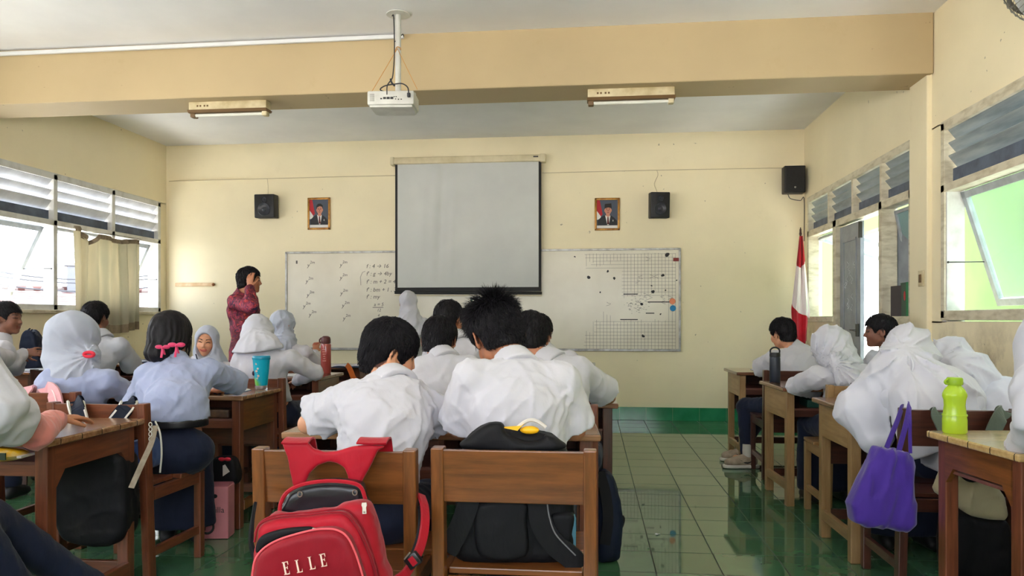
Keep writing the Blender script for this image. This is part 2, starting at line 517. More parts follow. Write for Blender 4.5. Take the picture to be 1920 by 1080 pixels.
def floor_mat():
    m, nt, b = _nt('green_floor_tiles')
    N = nt.nodes; L = nt.links
    tc = N.new('ShaderNodeTexCoord'); mp = N.new('ShaderNodeMapping')
    mp.inputs['Location'].default_value = (0.01, -0.05 + 0.0, 0)
    L.new(tc.outputs['Object'], mp.inputs[0])
    sp = N.new('ShaderNodeSeparateXYZ'); L.new(mp.outputs[0], sp.inputs[0])
    grout = None
    cells = []
    for ax, s in (('X', 0.31), ('Y', 0.32)):
        pp = N.new('ShaderNodeMath'); pp.operation = 'PINGPONG'; pp.inputs[1].default_value = s / 2
        L.new(sp.outputs[ax], pp.inputs[0])
        lt = N.new('ShaderNodeMapRange'); lt.inputs[1].default_value = 0.0018; lt.inputs[2].default_value = 0.0035
        lt.inputs[3].default_value = 1; lt.inputs[4].default_value = 0
        L.new(pp.outputs[0], lt.inputs[0])
        dv = N.new('ShaderNodeMath'); dv.operation = 'DIVIDE'; dv.inputs[1].default_value = s; L.new(sp.outputs[ax], dv.inputs[0])
        fl = N.new('ShaderNodeMath'); fl.operation = 'FLOOR'; L.new(dv.outputs[0], fl.inputs[0]); cells.append(fl)
        if grout is None: grout = lt
        else:
            mx = N.new('ShaderNodeMath'); mx.operation = 'MAXIMUM'; L.new(grout.outputs[0], mx.inputs[0]); L.new(lt.outputs[0], mx.inputs[1]); grout = mx
    cb = N.new('ShaderNodeCombineXYZ'); L.new(cells[0].outputs[0], cb.inputs[0]); L.new(cells[1].outputs[0], cb.inputs[1])
    wn = N.new('ShaderNodeTexWhiteNoise'); wn.noise_dimensions = '3D'; L.new(cb.outputs[0], wn.inputs['Vector'])
    rp = N.new('ShaderNodeValToRGB')
    rp.color_ramp.elements[0].color = (0.045, 0.125, 0.058, 1); rp.color_ramp.elements[1].color = (0.070, 0.175, 0.088, 1)
    L.new(wn.outputs['Value'], rp.inputs[0])
    c2, f2, _ = noise_col(nt, (0.93, 0.93, 0.93, 1), (1.06, 1.06, 1.04, 1), 9, 0.3, 0.7, detail=6)
    col = mixc(nt, rp.outputs[0], c2, 1.0, 'MULTIPLY')
    col = mixc(nt, col, (0.012, 0.022, 0.014, 1), grout.outputs[0])
    L.new(col, b.inputs['Base Color'])
    c3, f3, _ = noise_col(nt, (0.03, 0.03, 0.03, 1), (0.08, 0.08, 0.08, 1), 2.2, 0.45, 0.75, detail=7)
    rr = mixc(nt, c3, (0.6, 0.6, 0.6, 1), grout.outputs[0]); L.new(rr, b.inputs['Roughness'])
    b.inputs['IOR'].default_value = 1.62
    # each tile lies at a very slightly different tilt; joints are recessed
    nb = N.new('ShaderNodeBump'); nb.inputs['Strength'].default_value = 0.6; nb.inputs['Distance'].default_value = 0.002; nb.invert = True
    L.new(grout.outputs[0], nb.inputs['Height'])
    nz = N.new('ShaderNodeTexNoise'); nz.inputs['Scale'].default_value = 3.5; L.new(mp.outputs[0], nz.inputs['Vector'])
    n2 = N.new('ShaderNodeBump'); n2.inputs['Strength'].default_value = 0.05; n2.inputs['Distance'].default_value = 0.006
    L.new(nz.outputs['Fac'], n2.inputs['Height']); L.new(nb.outputs[0], n2.inputs['Normal'])
    L.new(n2.outputs[0], b.inputs['Normal'])
    return m
M_floor = floor_mat()
structure('floor', MB().box(XL - .2, XR + .2, YB, YF + .2, -0.12, 0), M_floor)
structure('ceiling', MB().box(XL - .2, XR + .2, YC, YF + .2, ZC, ZC + .12), M_ceil)
structure('beam_ceiling', MB().box(XL, XR - .005, 5.68, 6.08, 2.97, ZC + .02, 0.008), M_beam)

# front wall, with the slightly proud plaster field below the picture rail
w = MB().box(XL - .2, XR + .2, YF, YF + .2, -.12, ZC + .1)
w.box(XL + .04, XR, YF - .014, YF + .01, 0, 2.965, 0.004)
structure('wall_front', w, M_wall)
def base_tiles():
    m, nt, b = _nt('green_skirting_tiles'); N = nt.nodes; L = nt.links
    tc = N.new('ShaderNodeTexCoord'); sp = N.new('ShaderNodeSeparateXYZ'); L.new(tc.outputs['Object'], sp.inputs[0])
    ad = N.new('ShaderNodeMath'); ad.operation = 'ADD'; L.new(sp.outputs['X'], ad.inputs[0]); L.new(sp.outputs['Y'], ad.inputs[1])
    pp = N.new('ShaderNodeMath'); pp.operation = 'PINGPONG'; pp.inputs[1].default_value = 0.155; L.new(ad.outputs[0], pp.inputs[0])
    lt = N.new('ShaderNodeMath'); lt.operation = 'LESS_THAN'; lt.inputs[1].default_value = 0.0022; L.new(pp.outputs[0], lt.inputs[0])
    c, f, _ = noise_col(nt, rgb(38, 122, 84), rgb(52, 142, 100), 5)
    L.new(mixc(nt, c, rgb(120, 160, 130), lt.outputs[0]), b.inputs['Base Color'])
    b.inputs['Roughness'].default_value = 0.12
    return m
M_base = base_tiles()
structure('baseboard_front', MB().box(XL, XR, YF - .026, YF - .013, 0, .155, .003), M_base)
structure('baseboard_right', MB().box(XR - .012, XR, YC, 6.66, 0, .155, .003), M_base)
structure('baseboard_left', MB().box(XL, XL + .012, YC, YF - .02, 0, .155, .003), M_base)

# left wall: a long window band between piers
LW0, LW1 = 1.29, 2.66
w = MB().box(XL - .16, XL, YC, YF, -.12, LW0).box(XL - .16, XL, YC, YF, LW1, ZC + .1)
for a, b_ in ((8.86, YF), (5.62, 6.09), (2.3, 2.7), (YC, .6)):
    w.box(XL - .16, XL, a, b_, LW0 - .01, LW1 + .01)
structure('wall_left', w, M_wall)
structure('trim_column_left', MB().box(XL - .01, XL + .06, 5.68, 6.08, 0, ZC, .006), M_wall)
# right wall: windows 1.20..2.57, a double door between Y 6.70 and 7.84
RW0, RW1 = 1.20, 2.57
w = MB().box(XR, XR + .14, YC, YF, RW1, ZC + .1)
w.box(XR, XR + .14, YC, 6.66, -.12, RW0 - .02).box(XR, XR + .14, 7.86, YF, -.12, RW0)
for a, b_ in ((8.84, YF), (5.56, 6.03), (1.7, 2.2), (YC, .6)):
    w.box(XR, XR + .14, a, b_, RW0 - .03, RW1 + .01)
structure('wall_right', w, M_wallr)
structure('trim_column_right', MB().box(XR - .035, XR + .01, 5.72, 6.02, 0, ZC, .006), M_wallr)
structure('trim_threshold', MB().box(XR - .0, XR + .14, 6.66, 7.86, -.12, .012), M_ceil)

M_blade_w = mat('louvre_white', rgb(222, 224, 228), rgb(196, 198, 204), rough=0.35, scale=5)
M_blade_g = mat('louvre_grey_glass', rgb(150, 160, 166), rgb(112, 124, 134), rough=0.25, scale=4, vec=(1, .4, 3), coat=.3)
M_dark_slat = mat('louvre_shadowed_blade', rgb(92, 104, 124), rgb(70, 80, 100), rough=0.5)  # dark colour paints the shadow on the lowest louvre blade
M_sash = mat('sash_paint', rgb(172, 178, 184), rgb(140, 144, 148), rough=0.45, scale=9, lo=.4, hi=.8)
M_rod = mat('dark_metal_rod', rgb(60, 58, 56), rough=0.4, metal=0.8)
def glass(name, tint, a=0.22, rough=0.05):
    m, nt, b = _nt(name)
    N = nt.nodes; L = nt.links
    tr = N.new('ShaderNodeBsdfTransparent'); tr.inputs[0].default_value = tint
    mx = N.new('ShaderNodeMixShader'); mx.inputs[0].default_value = a
    b.inputs['Base Color'].default_value = tint; b.inputs['Roughness'].default_value = rough
    L.new(tr.outputs[0], mx.inputs[1]); L.new(b.outputs[0], mx.inputs[2])
    L.new(mx.outputs[0], N['Material Output'].inputs['Surface'])
    return m
M_glass_l = glass('window_glass_clear', (0.90, 0.94, 1.0, 1), 0.12)
M_glass_r = glass('window_glass_mint', (0.88, 1.0, 0.94, 1), 0.20)
M_glass_b = glass('window_glass_blue_green', (0.45, 0.66, 0.66, 1), 0.55)

def window_band(name, X, out, ys, z0, zt, z1, fm, bladem, nb=4, fw=.05, depth=.10, rail=None):
    """frame in the wall plane X (out=+-1 is the outdoor direction); ys are the post centres"""
    f = MB(); xa, xb = sorted((X - out * .012, X + out * depth))
    y0, y1 = min(ys), max(ys)
    f.box(xa, xb, y0 - fw / 2, y1 + fw / 2, z1 - fw, z1 + .012, .004)
    f.box(xa, xb, y0 - fw / 2, y1 + fw / 2, z0 - .012, z0 + fw, .004)
    f.box(xa, xb, y0 - fw / 2, y1 + fw / 2, zt - fw / 2, zt + fw / 2, .004)
    for y in ys: f.box(xa, xb, y - fw / 2, y + fw / 2, z0, z1, .004)
    o = f.build('window_frame', fm); return o
def window_root(name):
    o = empty(name); o['kind'] = 'structure'; return o
def louvres(root, X, out, ya, yb, za, zb, bm_, dark, nb=3, tilt=38):
    """blades between posts; the outer edge of each hangs lower"""
    dz = (zb - za - .10) / nb
    for k in range(nb):
        zc = za + .10 + dz * (k + .5)
        b = MB(); w_ = dz * 1.18
        b.box(-.006, .006, ya, yb, -w_ / 2, w_ / 2, .002)
        me = b.build('louver', bm_, root)
        me.location = (X + out * .05, 0, zc); me.rotation_euler = (0, math.radians(tilt) * out * -1, 0)
    MB().box(X + out * .045, X + out * .06, ya, yb, za, za + .095, .002).build('shadowed_blade', dark, root)  # lowest blade, its shadow put into the colour
def sash(root, X, out, ya, yb, z0, z1, ang, fm, gm, rod=True, fw=.05):
    """top-hung casement swung outward by ang degrees"""
    H = z1 - z0
    s = MB()
    for a in (ya, yb - fw): s.box(-.018, .018, a, a + fw, -H, 0, .003)
    for a in (-fw, -H): s.box(-.018, .018, ya, yb, a, a + fw, .003)
    o = s.build('sash', fm, root)
    o.location = (X, 0, z1); o.rotation_euler = (0, math.radians(-ang) * out, 0)
    g = MB().box(-.003, .003, ya + fw - .005, yb - fw + .005, -H + fw - .005, -fw + .005).build('pane', gm, o)
    if rod:
        zz = H * .62; dx = math.sin(math.radians(ang)) * zz * out
        r = MB(); ye = yb - fw * .4
        r.cyl((X - out * .10, ye + .01, z1 - zz * math.cos(math.radians(ang))), (X + dx, ye, z1 - zz * math.cos(math.radians(ang))), .004)
        r.sph((X - out * .10, ye + .01, z1 - zz * math.cos(math.radians(ang))), .008, 8)
        r.build('stay_rod', M_rod, root, True)
    return o

structure('wall_back', MB().box(XL - .16, XR + .14, YB - .1, YB, -.12, 1.1).box(XL - .16, XR + .14, YB - .1, YB, 2.3, ZC + .1)
          .box(XL - .16, -4.6, YB - .1, YB, 1.0, 2.8).box(1.6, XR + .14, YB - .1, YB, 1.0, 2.8).box(-1.7, -1.3, YB - .1, YB, 1.0, 2.8), M_wall)  # unseen wall; openings added and sized to light the near figures from behind
# windows of the left wall
ysL = [6.12, 7.01, 7.93, 8.83]
r1 = window_root('window_1')
f = window_band('', XL, -1, ysL, LW0, 2.17, LW1, M_wframe, None, fw=.055); f.parent = r1
for i in range(3): louvres(r1, XL, -1, ysL[i] + .03, ysL[i + 1] - .03, 2.20, 2.61, M_blade_w, M_dark_slat)
sash(r1, XL - .09, -1, 6.17, 6.96, 1.36, 2.13, 27, M_sash, M_glass_l)
sash(r1, XL - .09, -1, 7.06, 7.88, 1.36, 2.13, 58, M_sash, M_glass_l, rod=False)
sash(r1, XL - .09, -1, 7.98, 8.78, 1.36, 2.13, 24, M_sash, M_glass_l)
MB().box(XL - .02, XL + .05, 6.06, 8.88, LW0 - .035, LW0, .006).build('window_sill', M_frame, r1)
r2 = window_root('window_2')
ys = [2.73, 3.69, 4.65, 5.59]
f = window_band('', XL, -1, ys, LW0, 2.17, LW1, M_wframe, None, fw=.055); f.parent = r2
for i in range(3): louvres(r2, XL, -1, ys[i] + .03, ys[i + 1] - .03, 2.20, 2.61, M_blade_w, M_dark_slat)

# windows of the right wall
r3 = window_root('window_3')
ysR = [6.06, 6.66, 7.36, 8.08, 8.81]
f = MB(); fw = .05
f.box(XR - .015, XR + .10, 6.035, 8.835, RW1 - .05, RW1 + .015, .004)
f.box(XR - .015, XR + .10, 6.035, 8.835, 2.13, 2.20, .004)
for y in ysR: f.box(XR - .012, XR + .10, y - .022, y + .022, 2.15, RW1, .004)
f.box(XR - .015, XR + .10, 6.035, 6.09, RW0, 2.2, .004)
f.box(XR - .015, XR + .115, 6.63, 6.70, 0, 2.2, .004)
f.box(XR - .015, XR + .115, 7.82, 7.93, 0, 2.2, .004)
f.box(XR - .015, XR + .10, 8.78, 8.835, RW0, 2.2, .004)
f.box(XR - .03, XR + .11, 6.035, 6.66, RW0 - .05, RW0 + .02, .004)
f.box(XR - .03, XR + .11, 7.9, 8.835, RW0 - .03, RW0 + .03, .004)
f = f.build('window_frame', M_frame, r3)
for i in range(4): louvres(r3, XR, 1, ysR[i] + .02, ysR[i + 1] - .02, 2.20, 2.53, M_blade_g, M_dark_slat)
sash(r3, XR + .09, 1, 6.10, 6.60, 1.24, 2.11, 12, M_sash, M_glass_b, rod=False, fw=.03)
sash(r3, XR + .09, 1, 8.04, 8.76, 1.25, 2.11, 70, M_sash, M_glass_r, rod=False, fw=.04)

r4 = window_root('window_4')
ys = [2.23, 3.30, 4.42, 5.53]
f = window_band('', XR, 1, ys, RW0, 2.11, RW1, M_frame, None, fw=.055); f.parent = r4
for i in range(3): louvres(r4, XR, 1, ys[i] + .03, ys[i + 1] - .03, 2.15, 2.52, M_blade_g, M_dark_slat)
for i in (1, 2): sash(r4, XR + .10, 1, ys[i] + .05, ys[i + 1] - .05, 1.255, 2.08, 17, M_sash, M_glass_r)
MB().box(XR + .0, XR + .12, 5.49, 5.56, RW0 - .03, 2.12, .004).build('reveal_trim', M_wframe, r4)

# door: closed leaf with a panel, the other leaf folded back against the corridor
M_door = mat('door_grey_paint', rgb(150, 158, 168), rgb(120, 128, 138), rough=0.4, scale=5, lo=.35, hi=.75, coat=.2)
M_chalk = mat('chalk_white', rgb(205, 212, 218), rough=0.8)
d1 = empty('door_1', (XR + .04, 7.81, .015)); d1['kind'] = 'structure'
leaf = MB().box(-.018, .018, -.57, 0, 0, 2.10, .003)
for a, b_ in ((.14, .92), (1.06, 1.96)):
    leaf.box(-.026, -.016, -.47, -.10, a, a + .025, .003).box(-.026, -.016, -.47, -.10, b_ - .025, b_, .003)
    leaf.box(-.026, -.016, -.47, -.445, a, b_, .003).box(-.026, -.016, -.125, -.10, a, b_, .003)
leaf.build('door_leaf', M_door, d1)
rr = random.Random(3); ch = MB()
for k in range(14):
    y = -.42 + rr.random() * .28; z = 1.25 + rr.random() * .5
    ch.tube([(-.0195, y + .03 * math.sin(i * 1.3 + k), z + .012 * i) for i in range(6)], .0018, 5)
ch.build('chalk_scribble', M_chalk, d1)
MB().box(-.045, -.018, -.545, -.515, 1.02, 1.14, .004).cyl((-.018, -.53, 1.08), (-.065, -.53, 1.08), .008).bar((-.065, -.53, 1.08), (-.065, -.44, 1.08), .016, .012).build('door_handle', M_rod, d1)
MB().box(-.03, .0, -.575, -.55, 1.94, 2.09, .002).build('door_bolt', M_rod, d1)
d2 = empty('door_2', (XR + .13, 6.69, .015), math.radians(68)); d2['kind'] = 'structure'
MB().box(-.018, .018, 0, .55, 0, 2.10, .003).build('door_leaf', M_door, d2)
d2.rotation_euler = (0, 0, math.radians(-172))

# ---------------------------------------------------------------- outdoors
M_lime = mat('lime_wall_paint', rgb(84, 112, 42), rgb(75, 102, 36), rough=0.7, scale=2)
M_pave = mat('corridor_floor', rgb(216, 216, 212), rgb(200, 200, 196), rough=0.6, scale=3)
structure('exterior_corridor_floor', MB().box(XR + .15, 9, -2, 30, -.2, -.02), M_pave)
structure('wall_corridor', MB().box(4.4, 4.6, -2, 11.7, -.02, 3.6).box(4.4, 4.6, 13.3, 24, -.02, 3.6).box(4.4, 4.6, 11.6, 13.4, 2.62, 3.6), M_lime)
M_ground = mat('ground_outside', rgb(226, 222, 212), rgb(214, 210, 196), rough=0.9, scale=1.5)
structure('ground', MB().box(-60, XL - .2, -10, 70, -1.6, -1.4), M_ground)
def roof_tiles(name, c1, c2):
    m, nt, b = _nt(name); N = nt.nodes; L = nt.links
    tc = N.new('ShaderNodeTexCoord'); mp = N.new('ShaderNodeMapping'); L.new(tc.outputs['Object'], mp.inputs[0])
    mp.inputs['Rotation'].default_value = (0, 0, math.radians(45))
    bt = N.new('ShaderNodeTexChecker'); bt.inputs['Scale'].default_value = 3.2
    L.new(mp.outputs[0], bt.inputs['Vector']); bt.inputs['Color1'].default_value = c1; bt.inputs['Color2'].default_value = c2
    c, f, _ = noise_col(nt, (.7, .7, .7, 1), (1.2, 1.2, 1.2, 1), 2)
    L.new(mixc(nt, bt.outputs['Color'], c, 1.0, 'MULTIPLY'), b.inputs['Base Color'])
    b.inputs['Roughness'].default_value = 0.8
    return m
M_roof = roof_tiles('clay_roof_tiles', rgb(62, 30, 26), rgb(100, 90, 88))
M_roof2 = roof_tiles('pale_roof_tiles', rgb(70, 50, 50), rgb(98, 92, 96))
M_hw = mat('house_wall_paint', rgb(112, 116, 124), rgb(100, 104, 112), rough=.8, scale=1)
def house(cx, cy, wd_, dp, eave, ridge, rz, rm, label, chim=False):
    h = empty('house', (cx, cy, -1.4), rz, label, 'house')
    z0 = -1.4
    b = MB().box(-wd_ / 2, wd_ / 2, -dp / 2, dp / 2, 0, eave - z0)
    b.prism([(-dp / 2, 0), (dp / 2, 0), (0, ridge - eave - .1)], (-wd_ / 2, 0, eave - z0 - .01), (0, 1, 0), (0, 0, 1), (1, 0, 0), wd_)
    b.build('wall', M_hw, h)
    r = MB()
    o = .5; e = eave - z0; t = ridge - z0
    for s in (-1, 1):
        r.prism([(0, t), (s * (dp / 2 + o), e - o * (ridge - eave) / (dp / 2)), (s * (dp / 2 + o), e + .1 - o * (ridge - eave) / (dp / 2)), (0, t + .1)], (-wd_ / 2 - .4, 0, 0), (0, 1, 0), (0, 0, 1), (1, 0, 0), wd_ + .8)
    r.build('roof', rm, h)
    MB().cyl((-wd_ / 2 - .4, 0, t + .12), (wd_ / 2 + .4, 0, t + .12), .13, n=10).build('ridge_cap', rm, h, True)
    for k in range(3):
        x = -wd_ / 2 + wd_ * (k + .5) / 3
        q = MB().box(x - .5, x + .5, -dp / 2 - .04, -dp / 2 + .02, 1.0, 2.1, .01).build('window', M_sash, h)
        MB().box(x - .44, x + .44, -dp / 2 - .05, -dp / 2 - .035, 1.06, 2.04).build('pane', M_glass_b, q)
    if chim:
        MB().box(wd_ * .22, wd_ * .22 + .5, -.25, .25, t - .2, t + .95, .02).box(wd_ * .22 - .08, wd_ * .22 + .58, -.33, .33, t + .95, t + 1.05, .01).build('chimney', M_hw, h)
p = W(40, 600, 24); house(p.x - 2, p.y, 13, 9, 1.15, 2.10, math.radians(40), M_roof, 'low white house with a reddish tiled roof outside the curtained window', True)
p = W(215, 600, 42); house(p.x, p.y, 10, 8, 1.1, 2.05, math.radians(40), M_roof2, 'pale roofed house showing past the curtain beside the end window')
M_cable = mat('black_cable', rgb(40, 42, 50), rough=0.6)
for i, (va, vb, t) in enumerate(((474, 497, 17), (486, 503, 17.6), (503, 519, 18.2), (543, 562, 19))):
    A = W(-260, va - 34, t); B = W(300, vb + 18, t + 5)
    pts = [A.lerp(B, k / 16) - Vector((0, 0, .5 * math.sin(math.pi * k / 16))) for k in range(17)]
    o = MB().tube(pts, .02, 6).build('power_cable', M_cable, None, True)
    tag(o, ['topmost black power cable crossing the sky outside', 'second black power cable, just under the topmost outside',
            'third black power cable from the top outside', 'lowest power cable, just above the house roof outside'][i], 'cable', 'power cables outside')
for k, (u, t) in enumerate(((-260, 16), (300, 21))):
    p = W(u, 440, t)
    o = MB().cyl((p.x, p.y, -1.4), (p.x, p.y, p.z + .9), .13, .10, 12).box(p.x - .9, p.x + .9, p.y - .05, p.y + .05, p.z + .35, p.z + .47, .01).build('utility_pole', M_hw, None, True)
    tag(o, ['grey utility pole holding the near ends of the cables', 'grey utility pole holding the far ends of the cables'][k], 'pole')

# ================================================================ FRONT WALL FITTINGS
YW = YF - .015                 # face of the front wall field
def text_mesh(body, size, A, x, y, n_, th=.001, shear=0.0):
    cu = bpy.data.curves.new('t', 'FONT'); cu.body = body; cu.size = size; cu.extrude = th / 2 / 1.0; cu.shear = shear
    cu.resolution_u = 2
    ob = bpy.data.objects.new('t', cu)
    me = bpy.data.meshes.new_from_object(ob)
    b = bmesh.new(); b.from_mesh(me)
    x = Vector(x).normalized(); y = Vector(y).normalized(); n_ = Vector(n_).normalized()
    b.transform(Matrix(((x.x, y.x, n_.x, A[0]), (x.y, y.y, n_.y, A[1]), (x.z, y.z, n_.z, A[2]), (0, 0, 0, 1))))
    bpy.data.objects.remove(ob); bpy.data.curves.remove(cu); bpy.data.meshes.remove(me)
    return b

M_board = mat('whiteboard_laminate', rgb(236, 230, 214), rgb(216, 208, 190), rough=0.22, scale=1.3, lo=.3, hi=.7)
M_alu = mat('aluminium_edge', rgb(168, 168, 166), rgb(130, 128, 124), rough=0.35, metal=.6, scale=14)
M_ink = mat('marker_ink', rgb(40, 40, 44), rough=0.6)
M_inkf = mat('faded_marker_ink', rgb(92, 88, 86), rough=0.7)
M_smear = mat('marker_smear', rgb(176, 172, 164), rough=0.7)
BZ0, BZ1 = .825, 2.035
def board(x0, x1, label):
    r = empty('whiteboard', ((x0 + x1) / 2, YW, BZ0), 0, label, 'whiteboard', 'whiteboards on the front wall')
    w_ = (x1 - x0) / 2; h = BZ1 - BZ0
    MB().box(-w_, w_, -.018, 0, 0, h, .002).build('panel', M_board, r)
    f = MB()
    f.box(-w_ - .004, w_ + .004, -.03, 0, -.006, .022, .003).box(-w_ - .004, w_ + .004, -.03, 0, h - .018, h + .006, .003)
    f.box(-w_ - .006, -w_ + .018, -.03, 0, 0, h, .003).box(w_ - .018, w_ + .006, -.03, 0, 0, h, .003)
    f.build('frame', M_alu, r)
    return r, w_, h
bl, wl, hl = board(-3.80, -1.385, 'dirty whiteboard with handwritten formulas beside the batik-shirted man')
br, wr, hr = board(-1.375, 1.035, 'whiteboard with a hand-drawn grid, below the capped man portrait')
ink = MB(); YS = -.0195
def wr_(s, x, z, size=.055, sh=.2):
    b = text_mesh(s, size, (x, YS, z), (1, 0, 0), (0, 0, 1), (0, -1, 0), .0012, sh)
    me = bpy.data.meshes.new('t'); b.to_mesh(me); b.free(); ink.bm.from_mesh(me); bpy.data.meshes.remove(me)
def ax_(u): # frame column on the board to local x
    a = (u - 960) / FOC; return ((a * CA - SA) / (a * SA + CA)) * 8.95 - (-3.80 - 1.385) / 2
def az_(v, u=640): return HCAM - (v - 600) / FOC * (9.25 if u < 800 else 8.85) - BZ0
for s, u, v, z in (('f : 4 \u2192 16', 686, 503, .07), ("f' : g \u2192 4by", 686, 517, .07), ("f' : m + 2 = 4m", 686, 532, .07),
                   ("f' : bm + 1 , 3 x 8", 686, 547, .07), ("f' : my", 686, 560, .07)):
    wr_(s, ax_(u), az_(v), z)
for u, v in ((575, 500), (572, 530), (574, 556), (567, 577), (578, 593), (636, 500), (636, 524), (637, 553), (640, 576), (642, 600)):
    wr_('y', ax_(u), az_(v), .07)
    wr_('2m', ax_(u + 5), az_(v - 6), .05)
wr_('a = 5', ax_(700), az_(574), .06); wr_('12', ax_(706), az_(584), .05); wr_('4', ax_(707), az_(594), .05)
ink.box(ax_(698), ax_(718), YS - .001, YS, az_(577), az_(576)); ink.box(ax_(702), ax_(716), YS - .001, YS, az_(600), az_(599))
ink.tube([(ax_(676) , YS, az_(535)), (ax_(675), YS, az_(520)), (ax_(679), YS, az_(511)), (ax_(684), YS, az_(509))], .002, 5)
ink.box(ax_(554), ax_(557), YS - .001, YS, az_(494), az_(488))
ink.build('marker_writing', M_inkf, bl)
# the grid drawn on the right board
g = MB(); rr = random.Random(11)
def gx(u): a = (u - 960) / FOC; return ((a * CA - SA) / (a * SA + CA)) * 8.95 - (-1.375 + 1.035) / 2
def gz(v): return HCAM - (v - 600) / FOC * 8.84 - BZ0
def vl(u, va, vb, w_=.0026): g.box(gx(u) - w_ / 2, gx(u) + w_ / 2, YS - .0006, YS, gz(vb), gz(va))
def hl_(v, ua, ub, w_=.0026): g.box(gx(ua), gx(ub), YS - .0006, YS, gz(v) - w_ / 2, gz(v) + w_ / 2)
sx, sz = 6.45, 6.5
for k in range(27):
    u = 1267 - k * sx
    top_end = 500 if k > 15 else 560
    vl(u, 474 + rr.random() * 3, top_end - rr.random() * 14 if k > 2 else 655)
    vl(u, 606 + (18 if k > 24 else 0) - rr.random() * 8 - (14 if k < 22 and k > 18 else 0), 655)
for k in range(13):
    v = 476 + k * sz
    hl_(v, 1092 + (74 if k > 4 else rr.random() * 20), 1267)
for k in range(9):
    v = 655 - k * sz
    hl_(v, 1093 + (20 if k > 4 else 0) + rr.random() * 6, 1267)
g.build('grid_lines', M_inkf, br)
s = MB()
for ua, ub, v in ((1169, 1196, 551), (1163, 1196, 599), (1211, 1227, 587), (1215, 1260, 566)):
    s.box(gx(ua), gx(ub), YS - .0012, YS, gz(v) - .007, gz(v) + .004, .0)
for u, v, r_ in ((1140, 508, .014), (1206, 630, .015), (1252, 477, .024), (1104, 519, .02), (1152, 522, .016), (1224, 547, .018), (1243, 517, .018), (1248, 545, .010), (1203, 570, .02), (1222, 536, .010), (1125, 548, .010), (1269, 526, .008), (1239, 589, .009), (1078, 480, .012)):
    for q in range(4):
        s.sph((gx(u) + (rr.random() - .5) * r_, YS, gz(v) + (rr.random() - .5) * r_), r_ * (.4 + .5 * rr.random()), 8, (1, .05, 1))
for k in range(70):
    u = 1192 + rr.gauss(0, 9); v = 571 + rr.gauss(0, 8)
    s.box(gx(u), gx(u) + .02 * rr.random() + .006, YS - .001, YS, gz(v), gz(v) + .003)
for k in range(12):
    u = 1100 + rr.random() * 160; v = 482 + rr.random() * 100
    s.tube([(gx(u) + .03 * math.sin(i * 1.7 + k), YS, gz(v) + .012 * i) for i in range(5)], .0016, 5)
s.build('marker_scribbles', M_ink, br)
M_blue = mat('blue_magnet', rgb(20, 130, 190), rough=0.5)
M_orange = mat('orange_magnet', rgb(232, 140, 100), rough=0.5)
M_redm = mat('dark_red_magnet', rgb(120, 30, 26), rough=0.5)
for nm, u, v, m, lb in (('magnet', 1262, 578, M_blue, 'round blue magnet on the gridded whiteboard edge'), ('magnet', 1261, 565, M_orange, 'round orange magnet just above the blue one')):
    p = (br.location.x + gx(u), YW - .030, BZ0 + gz(v))
    tag(MB().lathe([(.0, 0), (.032, 0), (.036, .004), (.034, .010), (.0, .012)], (0, 0, 0), 24).build(nm, m, None, True), lb, 'magnet', 'magnets on the whiteboard')
    o = bpy.data.objects[nm if nm in bpy.data.objects and lb.startswith('round blue') else 'magnet.001']
    o.location = (p[0], YW - .019, p[2]); o.rotation_euler = (math.radians(90), 0, 0)
o = tag(MB().box(-.035, .035, -.008, 0, -.02, .02, .003).build('magnet', M_redm), 'dark red square magnet in the gridded whiteboard corner', 'magnet', 'magnets on the whiteboard')
o.location = (br.location.x + gx(1268), YW - .018, BZ0 + gz(487))
# small stickers below the screen
M_stk = mat('dark_teal_sticker', rgb(50, 78, 72), rough=.6)
o = MB()
for x in (0, .045): o.box(x, x + .028, -.002, 0, 0, .13, .001)
o.box(0, .073, -.0025, 0, .10, .12, .001)
o = o.build('sticker', M_stk); o.location = W(880, 578, 9.0); o.location.y = YW - .019
tag(o, 'small dark teal sticker on the whiteboard under the screen', 'sticker')

# projection screen
scr = empty('projection_screen', (-1.497, YW, 1.5), 0, 'white pull-down projection screen with black borders in front of the boards', 'projection screen')
M_case = mat('screen_case_cream', rgb(222, 210, 178), rgb(200, 186, 150), rough=0.4, scale=5)
M_black = mat('black_fabric_border', rgb(20, 20, 22), rough=0.6)
M_scr = mat('screen_fabric', rgb(206, 208, 206), rgb(198, 200, 199), rough=0.75, scale=2)
MB().box(-.93, .93, -.11, -.02, 1.585, 1.665, .012, seg=3).build('case', M_case, scr, True)
MB().box(.88, .945, -.116, -.015, 1.575, 1.672, .008).build('end_cap', M_case, scr, True); MB().box(-.945, -.90, -.116, -.015, 1.575, 1.672, .008).build('end_cap', M_case, scr, True)
MB().box(.80, .86, -.112, -.108, 1.63, 1.645).build('maker_plate', M_ink, scr)
def wav(x, z):
    f = 0.0
    for c, a_, w_ in ((-.42, .010, .05), (-.33, -.008, .03), (-.18, .009, .045), (-.55, .006, .06), (.05, .004, .05), (.45, .004, .1)):
        f += a_ * math.exp(-((x - c - .05 * (z - .8)) / w_) ** 2)
    return f * (0.4 + .6 * math.sin(min(1, z / 1.5) * 2.2))
MB().grid(lambda a, b: (-.893 + 1.786 * a, -.072 - wav(-.893 + 1.786 * a, b * 1.6) * .8, .035 + b * 1.56), 90, 50, .003).build('black_border', M_black, scr, True)
MB().grid(lambda a, b: (-.862 + 1.724 * a, -.078 - wav(-.862 + 1.724 * a, b * 1.6) * .8, .085 + b * 1.505), 90, 50, .002).build('white_surface', M_scr, scr, True)
MB().bar((-.90, -.074, .025), (.90, -.074, .012), .03, .035, .008).build('bottom_bar', M_black, scr, True)
